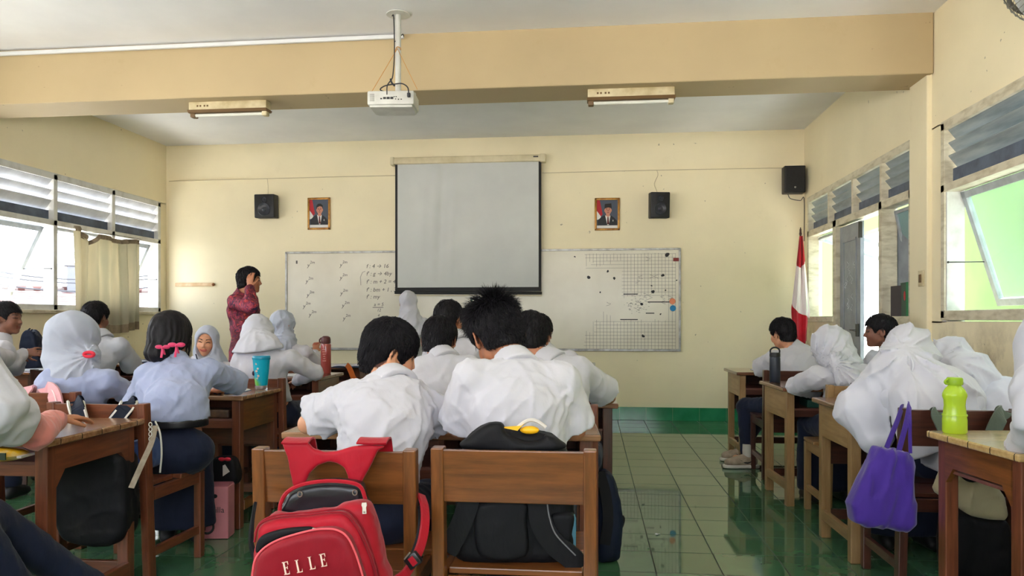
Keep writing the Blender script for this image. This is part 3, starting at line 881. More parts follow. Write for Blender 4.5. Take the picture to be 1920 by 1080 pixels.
MB().bar((-.90, -.074, -.008), (.90, -.074, -.018), .010, .012, .002).build('pull_rail', M_case, scr)
MB().tube([(.88, -.08, .1 + k * .1 + 0) for k in range(15)], .003, 5).build('pull_cord', M_black, scr)

# loudspeakers
M_spk = mat('speaker_black_vinyl', rgb(24, 25, 32), rgb(16, 17, 22), rough=0.45, scale=40, bmp=.2)
M_cone = mat('speaker_cone', rgb(44, 46, 56), rough=0.35)
def speaker(loc, rz, w_, h, d, label, tilt=0, cones=True, cable=None):
    r = empty('wall_speaker', loc, rz, label, 'speaker', 'black wall speakers')
    r.rotation_euler = (math.radians(tilt), 0, rz)
    MB().box(-w_ / 2, w_ / 2, -d, -.03, 0, h, .012, seg=3).build('cabinet', M_spk, r, True)
    MB().box(-.03, .03, -.035, .0, h * .35, h * .65, .004).build('bracket', M_rod, r)
    if cones:
        for z, rad in ((h * .36, w_ * .30), (h * .76, w_ * .14)):
            q = MB().lathe([(rad, 0), (rad * 1.08, .004), (rad * 1.0, .008), (rad * .5, -.006), (rad * .3, .006), (0.001, .012)], n=28)
            q = q.build('driver', M_cone, r, True); q.location = (0, -d - .001, z); q.rotation_euler = (math.radians(90), 0, 0)
    else:
        MB().box(-w_ / 2 + .012, w_ / 2 - .012, -d - .004, -d + .004, .012, h - .012, .004).build('grille', M_spk, r)
        MB().sph((0, -d - .004, h * .2), .012, 10, (1, .3, 1)).build('badge', M_alu, r, True)
    return r
p = W(507, 411, 9.37); speaker((p.x, YW, p.z), 0, .255, .29, .17, 'black wall speaker beside the bareheaded man portrait', 2)
p = W(1232, 410, 8.83); speaker((p.x, YW, p.z), math.radians(8), .225, .30, .17, 'black wall speaker beside the capped man portrait', 4)
p = W(1483, 366, 8.7); speaker((p.x, YW, p.z), math.radians(0), .235, .31, .17, 'black speaker high in the corner above the flag', 0, False)
def wire(name, pts, r, m, label, cat='cable', n=10):
    o = MB().tube(bez(pts, n), r, 6).build(name, m, None, True); tag(o, label, cat); return o
M_wirew = mat('pale_wire', rgb(196, 182, 150), rough=.5)
p = W(1232, 360, 8.83)
wire('speaker_wire', [(p.x, YW - .03, p.z), (p.x - .03, YW - .008, p.z + .10), (p.x + .01, YW - .008, p.z + .2), (p.x, YW - .008, 2.96)], .003, M_wirew, 'thin pale wire rising from the speaker beside the capped portrait')
p = W(505, 366, 9.37)
wire('speaker_wire', [(p.x, YW - .03, p.z), (p.x - .01, YW - .008, p.z + .10), (p.x - .02, YW - .008, 2.96)], .003, M_wirew, 'thin pale wire rising from the speaker beside the bareheaded portrait')
a = W(1475, 366, 8.7); c = W(1507, 372, 8.68)
wire('speaker_wire', [(a.x, YW - .05, a.z), (a.x + .03, YW - .05, a.z - .05), (c.x - .05, YW - .03, c.z - .03), (XR - .012, YW - .02, c.z - .02), (XR - .012, YW - .02, c.z - .5)], .004, M_cable, 'dark looped wire hanging under the corner speaker')
wire('wall_wire', [(XL + .05, YW - .006, 2.955), (-3.5, YW - .006, 2.965), (-2.4, YW - .006, 2.968)], .004, M_wirew, 'thin wire along the wall ledge, window side of the screen')
wire('wall_wire', [(-.6, YW - .006, 2.96), (.6, YW - .006, 2.965), (2.2, YW - .006, 2.96), (2.44, YW - .006, 2.955)], .004, M_wirew, 'thin wire along the wall ledge, door side of the screen')

# framed portraits: two different generic men
M_gold = mat('gilt_frame', rgb(186, 136, 60), rgb(140, 92, 34), rough=0.35, metal=.35, scale=20)
def portrait(u0, v0, u1, v1, t, label, cap, face, tie):
    A = W(u0, v1, t); B = W(u1, v0, t); w_ = B.x - A.x; h = B.z - A.z
    r = empty('framed_portrait', ((A.x + B.x) / 2, YW, A.z), 0, label, 'picture', 'framed portraits')
    f = MB(); k = .026
    for x0, x1, z0, z1 in ((-w_ / 2, w_ / 2, 0, k), (-w_ / 2, w_ / 2, h - k, h), (-w_ / 2, -w_ / 2 + k, 0, h), (w_ / 2 - k, w_ / 2, 0, h)):
        f.box(x0, x1, -.022, 0, z0, z1, .005)
    f.build('frame', M_gold, r, True)
    pic = MB(); mats = [mat('photo_backdrop', rgb(74, 82, 98)), mat('photo_white', rgb(225, 222, 220)), mat('photo_red', rgb(178, 30, 44)), mat('photo_suit', rgb(32, 34, 42)),
                        mat('photo_skin', face), mat('photo_tie', tie), mat('photo_hair', rgb(28, 24, 24)), mat('photo_lips', rgb(150, 80, 74))]
    def poly(pts, mi, layer):
        q = [((x - .5) * (w_ - 2 * k), (z) * (h - 2 * k) + k) for x, z in pts]
        pic.prism(q, (0, -.010 - .0006 * layer, 0), (1, 0, 0), (0, 0, 1), (0, -1, 0), .0008, mi)
    def oval(cx, cz, rx, rz, mi, layer, n=20, a0=0, a1=2 * math.pi):
        poly([(cx + rx * math.cos(a0 + (a1 - a0) * i / n), cz + rz * math.sin(a0 + (a1 - a0) * i / n)) for i in range(n)], mi, layer)
    poly([(0, 0), (1, 0), (1, 1), (0, 1)], 0, 0)
    poly([(0, 0), (1, 0), (1, .10), (0, .10)], 1, 1)
    poly([(0, .62), (0, 1), (.14, 1), (.20, .78), (.28, .5), (.2, .42)], 2, 1)
    poly([(0, .30), (0, .62), (.2, .42), (.16, .34)], 1, 2)
    poly([(.04, .10), (.05, .28), (.18, .38), (.36, .46), (.5, .42), (.66, .46), (.84, .37), (.97, .26), (.98, .10)], 3, 3)
    poly([(.40, .46), (.5, .12), (.58, .12), (.66, .45), (.55, .42)], 1, 4)
    poly([(.51, .40), (.49, .14), (.60, .14), (.56, .40)], 5, 5)
    poly([(.44, .44), (.46, .56), (.62, .56), (.63, .44), (.54, .40)], 4, 5)
    oval(.54, .64, .155, .165, 4, 6)
    oval(.385, .63, .025, .05, 4, 6); oval(.695, .63, .025, .05, 4, 6)
    if cap: poly([(.37, .70), (.385, .86), (.70, .88), (.72, .70), (.55, .735)], 6, 8)
    else: poly([(.37, .64), (.37, .78), (.45, .85), (.6, .86), (.71, .79), (.71, .66), (.67, .74), (.55, .765), (.42, .73)], 6, 8)
    for x in (.48, .60):
        oval(x, .655, .026, .010, 6, 9, 10); poly([(x - .04, .682), (x + .04, .682), (x + .035, .695), (x - .035, .695)], 6, 9)
    poly([(.53, .65), (.555, .65), (.57, .60), (.515, .60)], 7, 8); oval(.54, .555, .05, .014, 7, 9, 12)
    poly([(.76, .24), (.80, .24), (.79, .30), (.77, .30)], 1, 9)
    pic.build('photograph', mats, r)
portrait(577, 371, 621, 431, 9.3, 'gilt-framed portrait of a bareheaded man in dark suit', False, rgb(206, 140, 118), rgb(90, 26, 30))
portrait(1115, 371, 1162, 432, 8.9, 'gilt-framed portrait of a man in black cap and red tie', True, rgb(196, 140, 120), rgb(110, 26, 40))

# wooden strip on the wall
a = W(331, 534, 9.5); c = W(400, 535, 9.43)
o = MB().box(0, c.x - a.x, -.03, 0, -.022, .022, .006).build('wooden_rail', mat('pale_wood_rail', rgb(226, 198, 160), rgb(206, 170, 126), rough=.5, scale=12)); o.location = (a.x, YW, a.z)
tag(o, 'short pale wooden rail fixed to the wall beside the curtain', 'rail')
MB().sph((c.x - a.x, -.015, 0), .02, 12).build('end_knob', mat('brown_knob', rgb(150, 96, 60)), o, True)

# flag on a pole, red over white, draped
fl = empty('flag', (2.305, 8.60, 0), 0, 'red and white flag draped on a pole in the door corner', 'flag')
M_pole = mat('flag_pole_brown', rgb(70, 44, 34), rough=.4, coat=.3)
M_fr = mat('flag_red', rgb(204, 20, 44), rgb(176, 14, 34), rough=.6, scale=6, sheen=.2); M_fwh = mat('flag_white', rgb(238, 226, 226), rough=.6, sheen=.2)
MB().cyl((0, 0, .03), (0, 0, 2.20), .011, n=12).cyl((0, 0, 2.14), (0, 0, 2.22), .016, .004, 12).build('pole', M_pole, fl, True)
MB().lathe([(.0, 0), (.13, 0), (.13, .02), (.05, .035), (.025, .10), (.0, .10)], n=28).build('foot', M_pole, fl, True)
def flagpt(a, b):   # a across, b down (0 top)
    z = 2.12 - b * 1.32
    wdt = .03 + .17 * min(1, b / .62) - .07 * max(0, (b - .62) / .38)
    x = (a - .52) * wdt
    y = -.03 + .020 * math.sin(a * 13 + b * 2.0) + .012 * math.sin(a * 23)
    return (x, y, z)
def bandc(b): return b
b1 = lambda a: .235 + .03 * math.sin(a * 4); b2 = lambda a: .57 + .14 * a + .02 * math.sin(a * 5)
MB().grid(lambda a, b: flagpt(a, b * b1(a)), 26, 14, .002).build('red_band', M_fr, fl, True)
MB().grid(lambda a, b: flagpt(a, b1(a) + b * (b2(a) - b1(a))), 26, 18, .002).build('white_band', M_fwh, fl, True)
MB().grid(lambda a, b: flagpt(a * .92, b2(a) + b * (1.0 - .12 * a - b2(a))), 26, 14, .002).build('red_band', M_fr, fl, True)

# ================================================================ CEILING FITTINGS
M_tube = mat('lamp_tube_glass', rgb(222, 222, 214), rough=.25)
M_fix = mat('lamp_batten_cream', rgb(218, 206, 172), rgb(190, 174, 136), rough=.5, scale=9)
M_brk = mat('lamp_brown_edge', rgb(110, 84, 54), rough=.5)
def batten(u0, u1, vt, t, label):
    A = W(u0, vt, t); B = W(u1, vt, t); L_ = .66
    r = empty('tube_lamp', ((A.x + B.x) / 2, 5.83, 2.955), 0, label, 'lamp', 'unlit tube lamps under the beam')
    MB().box(-.33, .33, -.045, .045, -.055, .016, .005).build('batten', M_fix, r, True)
    MB().prism([(-.06, 0), (.06, 0), (.045, -.02), (-.045, -.02)], (-.335, 0, -.052), (0, 1, 0), (0, 0, 1), (1, 0, 0), .67).build('reflector', M_brk, r)
    for s in (-1, 1):
        MB().box(s * .305 - .022, s * .305 + .022, -.030, .030, -.105, -.050, .008).build('lamp_holder', M_brk if s < 0 else M_fix, r, True)
    MB().cyl((-.29, -.012, -.088), (.29, -.012, -.088), .014, n=16).build('tube', M_tube, r, True)
    mk = MB()
    for x in (-.26, -.235, -.20, -.175): mk.box(x, x + .014, -.047, -.0455, -.026, -.012)
    mk.build('marking', M_brk, r)
batten(330, 483, 196, 5.9, 'tube lamp under the beam on the curtain side of the projector')
batten(1103, 1258, 178, 5.93, 'tube lamp under the beam on the door side of the projector')

pr = empty('projector', (-1.42, 5.36, 2.70), math.radians(4), 'white projector hanging from the ceiling pole', 'projector')
P0 = W(739, 200, 5.42); pr.location = (P0.x, P0.y, 2.70)
M_prj = mat('projector_white', rgb(214, 214, 210), rgb(196, 196, 192), rough=.45)
MB().prism([(-.17, -.12), (-.17, .10), (-.14, .13), (.14, .13), (.165, .10), (.165, -.12)], (0, 0, .02), (1, 0, 0), (0, 1, 0), (0, 0, 1), .10, bev=.012).build('housing', M_prj, pr, True)
MB().prism([(-.155, -.105), (-.155, .09), (-.13, .12), (.13, .12), (.15, .09), (.15, -.105)], (0, 0, .005), (1, 0, 0), (0, 1, 0), (0, 0, 1), .02, bev=.004).build('lower_cover', M_prj, pr)
q = MB()
for x, z, w_ in ((-.075, .062, .012), (-.055, .066, .02), (-.03, .066, .022), (-.004, .066, .022), (.02, .075, .008), (.034, .075, .008), (.03, .058, .008), (.05, .056, .009), (.07, .056, .009)):
    q.box(x, x + w_, -.124, -.118, z - w_ * .35, z + w_ * .35, .001)
q.build('socket', M_ink, pr)
q = MB()
for k in range(7): q.box(-.15, -.118, -.1225, -.1185, .045 + k * .008, .048 + k * .008)
q.build('vent', M_alu, pr)
MB().cyl((.06, .13, .07), (.06, .15, .07), .035, n=24).build('lens', M_cone, pr, True)
mnt = empty('projector_mount', (P0.x + .01, P0.y, 2.82), 0, 'white ceiling pole and plate that carry the projector', 'projector mount')
MB().cyl((.02, 0, .02), (.02, 0, .59), .021, n=20).build('pole', M_prj, mnt, True)
MB().lathe([(.0, 0), (.085, 0), (.085, .006), (.0, .006)], (.02, 0, .582), 28).build('ceiling_plate', M_prj, mnt)
MB().bar((-.13, 0, .008), (.15, 0, .008), .03, .01).bar((-.13, 0, -.0), (-.13, 0, .012), .02, .02).build('cross_arm', M_prj, mnt)
M_tw = mat('orange_twine', rgb(196, 140, 70), rough=.8)
MB().tube([(.02, -.024, .33), (-.16, -.06, .012)], .0022, 5).tube([(.02, -.024, .33), (.175, -.06, .02)], .0022, 5).tube(bez([(.0, -.02, .31), (.02, -.03, .34), (.045, -.02, .33), (.02, .02, .32)], 5), .003, 5).build('tie_wire', M_tw, mnt)
M_kbl = M_cable
cb = MB()
cb.tube(bez([(.13, -.13, -.035), (.125, -.14, .01), (.08, -.12, .045), (.02, -.10, .05), (-.05, -.10, .04), (-.09, -.08, .02), (-.05, -.04, .01)], 8), .0045, 7)
cb.tube(bez([(-.03, -.12, -.03), (-.025, -.13, .03), (-.012, -.09, .08), (-.006, -.05, .13), (0, -.03, .30), (-.005, -.03, .55), (-.02, -.02, .57)], 8), .004, 7)
cb.tube(bez([(-.012, -.09, .09), (.0, -.10, .06), (.02, -.09, .04)], 6), .007, 7)
cb.box(.12, .142, -.14, -.118, -.055, -.025, .004)
o = cb.build('projector_cable', M_kbl, None, True); o.location = mnt.location; tag(o, 'black cables looping above the projector and up its pole', 'cable')
# conduit along the top of the beam
A = (XL + .02, 5.655, 3.375); B = (P0.x - .02, 5.655, 3.385)
o = MB().bar(A, B, .026, .030, .003).build('conduit', mat('conduit_white', rgb(222, 224, 228), rough=.4)); tag(o, 'white cable conduit along the top of the beam', 'conduit')
wire('lead_wire', [(P0.x - .02, 5.655, 3.385), (P0.x + .0, 5.55, 3.36), (P0.x + .01, 5.45, 3.31), (P0.x + .012, P0.y - .026, 3.2)], .004, M_cable, 'short black wire from the conduit to the projector pole')

# wall fan with a wire cage, upper corner of the near window
M_cage = mat('fan_cage_metal', rgb(120, 118, 112), rgb(84, 80, 74), rough=.4, metal=.5, scale=20)
fn = empty('wall_fan', (2.26, 4.12, 2.955), math.radians(22), 'grey caged wall fan above the near window', 'fan')
cg = MB(); R_ = .23
for k in range(44):
    a = 2 * math.pi * k / 44
    pts = [(0.03 * math.cos(a), -.075, .03 * math.sin(a)), (.14 * math.cos(a), -.065, .14 * math.sin(a)), (R_ * math.cos(a), 0, R_ * math.sin(a)), (.14 * math.cos(a), .06, .14 * math.sin(a)), (.05 * math.cos(a), .065, .05 * math.sin(a))]
    cg.tube(bez(pts, 4), .0016, 5)
for rr_, y in ((R_, 0), (.17, -.053), (.10, -.07)):
    cg.tube([(rr_ * math.cos(2 * math.pi * i / 40), y, rr_ * math.sin(2 * math.pi * i / 40)) for i in range(40)], .0035 if rr_ == R_ else .002, 6, closed=True)
cg.build('cage', M_cage, fn, True)
MB().lathe([(.0, 0), (.035, 0), (.03, .012), (.0, .014)], n=20, M=Matrix.Rotation(math.radians(90), 4, 'X')).build('centre_badge', M_cage, fn, True).location = (0, -.07, 0)
for k in range(3):
    bl_ = MB().grid(lambda a, b, k=k: ((.03 + .17 * a) * math.cos(2.094 * k + (b - .5) * (.5 + .5 * a)), -.01 + .045 * (b - .5), (.03 + .17 * a) * math.sin(2.094 * k + (b - .5) * (.5 + .5 * a))), 8, 6, .002)
    bl_.build('blade', M_sash, fn, True)
MB().cyl((0, .02, 0), (0, .14, 0), .05, .04, 20).build('motor', M_cage, fn, True)
MB().tube(bez([(0, .12, 0), (.05, .17, -.05), (.14, .16, -.10), (.20, .08, -.10)], 8), .012, 8).box(.195, .215, .03, .13, -.17, -.03, .004).build('bracket', M_cage, fn, True)

# light switch by the near window
sw = W(1740, 522, 5.5)
o = empty('light_switch', (XR - .035, 5.80, sw.z), 0, 'small cream wall switch between the windows', 'switch')
MB().box(-.012, 0, -.042, .042, -.058, .058, .004).build('plate', M_fix, o, True); MB().box(-.018, -.01, -.018, .018, -.03, .03, .003).build('rocker', M_brk, o, True)

# curtain of the left window
M_cur = None
def curtain_mat():
    m, nt, b = _nt('cream_curtain_cloth'); N = nt.nodes; L = nt.links
    c, f, _ = noise_col(nt, rgb(206, 198, 176), rgb(188, 184, 164), 3, vec=(1, 3, .4))
    L.new(c, b.inputs['Base Color']); b.inputs['Roughness'].default_value = .8
    tl = N.new('ShaderNodeBsdfTranslucent'); L.new(c, tl.inputs[0])
    mx = N.new('ShaderNodeMixShader'); mx.inputs[0].default_value = .5
    L.new(b.outputs[0], mx.inputs[1]); L.new(tl.outputs[0], mx.inputs[2]); L.new(mx.outputs[0], N['Material Output'].inputs[0])
    return m
M_cur = curtain_mat(); M_hem = mat('curtain_hem_taupe', rgb(150, 134, 112), rgb(126, 112, 92), rough=.85, scale=12, vec=(1, 3, 1))
ct = empty('curtain', (XL + .08, 7.15, 0), 0, 'cream curtain with taupe hem hanging loosely at the window', 'curtain')
def cur(a, z0, z1, b):
    y = a * 1.14 + .012 * math.sin(a * 30)
    amp = .022 + .016 * math.sin(a * 9)
    x = amp * math.sin(a * 44 + 1.2 * math.sin(a * 9)) + .018 * math.sin(a * 17 + b * 1.5)
    return Vector((x + .02, y + .02 * math.sin(b * 3 + a * 8) * b, z0 + (z1 - z0) * (1 - b)))
ctop = lambda a: 2.13 - .10 * math.exp(-((a - .22) / .09) ** 2) - .03 * math.exp(-((a - .62) / .2) ** 2) + (.03 if a < .06 else 0)
cbot = lambda a: 1.06 + .02 * math.sin(a * 8)
MB().grid(lambda a, b: cur(a, cbot(a) + .09, ctop(a) - .05, b), 130, 24, .0012).build('cloth', M_cur, ct, True)
MB().grid(lambda a, b: cur(a, ctop(a) - .052, ctop(a), b), 130, 4, .003).build('heading_tape', M_hem, ct, True)
MB().grid(lambda a, b: Vector((cur(a, 0, 0, 1).x, cur(a, 0, 0, 1).y, cbot(a) + .092 * b)), 130, 5, .0014).build('hem', M_hem, ct, True)
MB().tube([(.02, 0, 2.145), (.02, .25, 2.12), (.02, .6, 2.14), (.02, 1.16, 2.145)], .003, 6).build('curtain_wire', M_rod, ct)

# books standing on the sill of the far window
bk = []
for k, (y, w_, h, th, c, rz, lb, nm) in enumerate((
        (6.46, .19, .25, .03, rgb(60, 52, 60), 6, 'dark plum book at the end of the sill row', 'book'),
        (6.30, .20, .27, .025, rgb(34, 74, 62), -4, 'dark green book with red emblem on the window sill', 'book'),
        (6.17, .16, .27, .04, rgb(20, 130, 84), 3, 'bright green file on the window sill by the column', 'file'))):
    r = empty(nm, (XR + .055, y, RW0 + .022), math.radians(rz), lb, nm, 'books on the window sill')
    m = mat('cover_%s' % 'abc'[k], c, rough=.5)
    MB().box(-th / 2, -th / 2 + .003, -w_ / 2, w_ / 2, 0, h, .001).box(th / 2 - .003, th / 2, -w_ / 2, w_ / 2, 0, h, .001).box(-th / 2, th / 2, w_ / 2 - .004, w_ / 2, 0, h, .001).build('cover', m, r)
    MB().box(-th / 2 + .003, th / 2 - .003, -w_ / 2 + .006, w_ / 2 - .004, .006, h - .006).build('page_block', mat('page_paper', rgb(228, 220, 196), rough=.8), r)
    if k == 1: MB().sph((-th / 2 - .001, 0, h * .6), .03, 14, (.05, .8, 1.3)).build('emblem', mat('emblem_red', rgb(190, 50, 60)), r)

# ================================================================ DESKS AND CHAIRS
WOODS = {
    'orange': [wood('varnish_orange_' + a, rgb(134, 80, 38), rgb(88, 50, 23), a, coat=.35, rough=.3) for a in 'XYZ'],
    'red':    [wood('varnish_red_' + a, rgb(132, 74, 48), rgb(84, 44, 30), a, coat=.3, rough=.35) for a in 'XYZ'],
    'dark':   [wood('varnish_dark_' + a, rgb(92, 52, 40), rgb(56, 32, 26), a, coat=.3, rough=.35) for a in 'XYZ'],
    'tan':    [wood('varnish_tan_' + a, rgb(176, 142, 98), rgb(146, 110, 70), a, coat=.2, rough=.4) for a in 'XYZ'],
}
TOPS = {
    'brown': wood('desk_top_brown', rgb(140, 92, 66), rgb(104, 64, 44), 'X', coat=.5, rough=.22, planks=('Y', .12)),
    'pale':  wood('desk_top_pale', rgb(206, 176, 122), rgb(176, 140, 92), 'X', coat=.5, rough=.22, planks=('Y', .12)),
    'worn':  wood('desk_top_worn', rgb(172, 128, 92), rgb(126, 84, 58), 'X', coat=.5, rough=.22, wear=rgb(206, 190, 166), planks=('Y', .12)),
}
M_screw = mat('screw_steel', rgb(150, 140, 128), rough=.4, metal=.8)
M_shelf = wood('shelf_board', rgb(128, 78, 64), rgb(96, 56, 46), 'X', coat=.1, rough=.5)
def desk(cx, cy, rz, label, end='red', frame='red', top='brown', wd_=1.22, dp=.55, arch=False, h=.76, sh=.135, modesty=True):
    r = empty('school_desk', (cx, cy, 0), math.radians(rz), label, 'desk', 'two-seat wooden desks')
    X, Y, Z = WOODS[frame]; EX, EY, EZ = WOODS[end]
    a, d = wd_ / 2, dp / 2; i = .03; L = .05
    MB().box(-a, a, -d, d, h - .026, h, .006).build('desktop', TOPS[top], r)
    for sx in (-1, 1):
        for sy in (-1, 1):
            x0 = sx * (a - i) - (L if sx > 0 else 0); y0 = sy * (d - i) - (L if sy > 0 else 0)
            MB().box(x0, x0 + L, y0, y0 + L, 0, h - .024, .004).build('leg', EZ if sx < 0 and end == 'tan' else Z, r)
        xa = sx * (a - i) - (.022 if sx > 0 else 0)
        yi = d - i - L
        if arch:
            z1 = h - .024; c = .045
            pts = [(-yi - .01, z1), (-yi - .01, z1 - .16), (-yi, z1 - .16), (-yi + c, z1 - .16 + c * 1.3), (yi - c, z1 - .16 + c * 1.3), (yi, z1 - .16), (yi + .01, z1 - .16), (yi + .01, z1)]
            if sx < 0 or True:
                q = MB().prism(pts, (xa, 0, 0), (0, 1, 0), (0, 0, 1), (1, 0, 0), .022)
        else:
            q = MB().box(xa, xa + .022, -yi - .004, yi + .004, h - .205, h - .024, .003)
        q.build('end_panel', EY, r)
        MB().box(xa, xa + .028, -yi - .004, yi + .004, .10, .155, .003).build('stretcher', EY, r)
    MB().box(-a + i + .01, a - i - .01, -d + i + .01, d - i - .02, h - sh - .013, h - sh, .002).build('shelf', M_shelf, r)
    MB().box(-a + i + L, a - i - L, -d + i + .012, -d + i + .034, h - sh - .055, h - sh - .001, .003).build('front_rail', X, r)
    if modesty: MB().box(-a + i + .01, a - i - .01, d - i - .022, d - i - .004, h - .36, h - .026, .003).build('modesty_panel', X, r)
    MB().box(-a + i + L, a - i - L, d - i - L + .01, d - i - L + .035, .10, .155, .003).build('foot_rail', X, r)
    MB().box(-.012, .012, -d + i + .02, d - i - .02, h - sh - .001, h - .026, .002).build('divider', Y, r)
    return r

def chair(cx, cy, rz, label, tone='orange', wd_=.478, h=.82, panel=.155, chip=False):
    """faces +Y; cy is the back face of the rear posts"""
    r = empty('school_chair', (cx, cy, 0), math.radians(rz), label, 'chair', 'wooden school chairs')
    X, Y, Z = WOODS[tone]; a = wd_ / 2; t = .037; lean = .045
    for s in (-1, 1):
        x0 = s * a - (t if s > 0 else 0)
        b = MB().box(x0, x0 + t, 0, .05, 0, h, .004)
        for v in b.bm.verts:
            if v.co.z > .46: v.co.y -= (v.co.z - .45) / (h - .45) * lean
        b.bm.verts.ensure_lookup_table()
        leg = b.build('rear_leg', Z, r)
        sc = MB()
        for dx, z in ((0, h - .045), (.0, h - .135)):
            y = -(z - .45) / (h - .45) * lean
            sc.cyl((x0 + t / 2, y - .001, z), (x0 + t / 2, y + .003, z), .0085, n=12)
        sc.build('screw', M_screw, leg)
        MB().box(x0, x0 + t, .405, .445, 0, .43, .004).build('front_leg', Z, r)
        xr = x0 + .006
        MB().box(xr, xr + .024, .045, .41, .375, .432, .003).build('side_rail', Y, r)
        MB().box(xr, xr + .024, .045, .41, .12, .160, .003).build('stretcher', Y, r)
    b = MB().box(-a + t - .004, a - t + .004, .004, .020, h - .005 - panel, h - .005, .003)
    for v in b.bm.verts: v.co.y -= (v.co.z - .45) / (h - .45) * lean
    b.build('backrest', X, r)
    for k, (y0, y1) in enumerate(((.035, .232), (.242, .455))):
        MB().box(-a + (t if k == 0 else .0) + .002, a - (t if k == 0 else 0) - .002, y0, y1, .432, .452, .004).build('seat_plank', X, r)
    for y0 in (.41, .012): MB().box(-a + t, a - t, y0, y0 + .022, .375, .43, .003).build('seat_rail', X, r)
    if chip:
        q = MB().sph((a - t * .5, -.016, .655), .012, 10, (.8, .25, 2.2)).build('chipped_wood', WOODS['tan'][2], r, True)
    return r

# ---- near middle pair, whose backs face the camera
chair(-.739, 2.11, 2, 'orange-brown chair with the red backpack hung over its back', chip=True)
chair(-.226, 2.165, 0, 'orange-brown chair with a black backpack on its seat')
desk(-.59, 3.05, 3, 'two-seat desk of the spiky-haired boy and the boy in profile', top='worn', frame='red', dp=.54)
# ---- middle column, further rows
chair(-.80, 3.30, 0, 'reddish chair of the boy behind the side-turned boy, second middle row', 'red')
chair(-.212, 3.31, -1, 'reddish chair behind the spiky-haired boy, by the aisle', 'red')
desk(-.48, 4.13, 1, 'dark desk with a navy bag standing at its aisle end', frame='dark', end='dark')
chair(-.93, 4.42, 0, 'dark chair in the third middle row on the window side', 'dark')
chair(-.36, 4.42, 0, 'dark chair in the third middle row on the aisle side', 'dark')
desk(-.55, 5.32, 0, 'dark desk in the third middle row behind the boys', frame='dark', end='dark')
chair(-.93, 5.62, 0, 'dark chair in the fourth middle row facing the screen', 'dark')
desk(-.58, 6.80, 0, 'desk end showing past the aisle boy, farthest of the middle row', frame='dark', end='dark', h=.79)
# ---- left column
desk(-2.545, 2.76, 1.5, 'desk with a yellow packet in it, under the pink-sleeved arm', top='worn', frame='red', end='red', dp=.60, arch=True, sh=.085, modesty=False)
desk(-2.57, 4.31, 0, 'desk with the blue tumbler on it, beside the bow-haired girl', top='worn', frame='red', end='orange', dp=.57)
desk(-2.63, 5.66, 1, 'desk with the red bottle standing on it', frame='red', end='red')
desk(-2.72, 6.93, 2, 'desk with open papers, in front of the farthest seated hijab girl', frame='red', end='red')
chair(-2.20, 3.15, -2, 'chair with navy white-edged straps over its back, under the bow-haired girl', 'red')
chair(-2.87, 3.60, 2, 'chair with the pink bag straps hung on its back', 'red')
chair(-2.19, 4.60, 0, 'red-brown chair behind the blue tumbler under the wide-veiled girl', 'red')
chair(-2.86, 4.90, 0, 'red-brown chair of the smiling girl who turned around', 'red')
chair(-2.50, 5.86, 0, 'chair with orange bag strap, under the farthest seated hijab girl', 'red')
chair(-2.10, 1.62, 0, 'chair of the pink-sleeved student at the frame edge', 'red')
# ---- window column
desk(-4.86, 6.32, 90, 'desk under the windows with a sheet of paper, end towards the camera', frame='dark', end='red', h=.76)
desk(-4.66, 7.30, 0, 'desk with the open laptop below the curtain', frame='dark', end='red', wd_=1.05)
chair(-3.95, 5.22, 0, 'dark chair of the boy sitting below the curtain', 'dark')
chair(-4.52, 4.92, -60, 'dark chair of the boy in profile near the windows', 'dark')
# ---- right column
desk(1.79, 6.60, 1, 'farthest desk of the door column with pale end panel', end='tan', frame='dark', dp=.56)
desk(1.80, 5.20, 3, 'desk with the black flask on it and pale end panel', end='tan', frame='dark', dp=.56)
desk(1.83, 4.05, 1, 'desk partly covered by the long white veil', end='tan', frame='dark', top='brown', dp=.55)
desk(1.93, 2.88, 7, 'pale-topped desk with the green bottle on it', end='orange', frame='red', top='pale', dp=.52, arch=True, modesty=False)
chair(1.50, 5.72, 0, 'dark chair of the boy beside the flag', 'dark')
chair(2.12, 5.46, 0, 'dark chair of the boy in profile by the door', 'dark')
chair(1.57, 4.45, 0, 'tan-legged chair under the girl behind the black flask', 'tan')
chair(2.16, 4.42, 0, 'dark chair back showing beyond the leaning girls', 'dark')
chair(1.527, 3.32, 0, 'dark chair with the purple tote hung on its post', 'dark')
chair(2.13, 3.30, 0, 'dark chair under the second leaning girl by the wall', 'dark')
chair(1.62, 1.75, 0, 'brown chair of the student at the frame edge beside the green bottle', 'red')

# ================================================================ PEOPLE
def skin_mat(name, c, rough=.5):
    m, nt, b = _nt(name); N = nt.nodes; L = nt.links
    at = N.new('ShaderNodeAttribute'); at.attribute_name = 'Col'
    c2, f, _ = noise_col(nt, (.9, .88, .88, 1), (1.06, 1.04, 1.02, 1), 30, .3, .7)
    base = mixc(nt, at.outputs['Color'], c, 1.0, 'MULTIPLY')
    L.new(mixc(nt, base, c2, 1.0, 'MULTIPLY'), b.inputs['Base Color'])
    b.inputs['Roughness'].default_value = rough
    b.inputs['Subsurface Weight'].default_value = .12
    b.inputs['Subsurface Radius'].default_value = (.012, .005, .003); b.inputs['Subsurface Scale'].default_value = .5
    return m
SK_A = skin_mat('skin_light_brown', rgb(214, 156, 122))
SK_B = skin_mat('skin_mid_brown', rgb(184, 124, 92))
SK_C = skin_mat('skin_deep_brown', rgb(134, 88, 70))
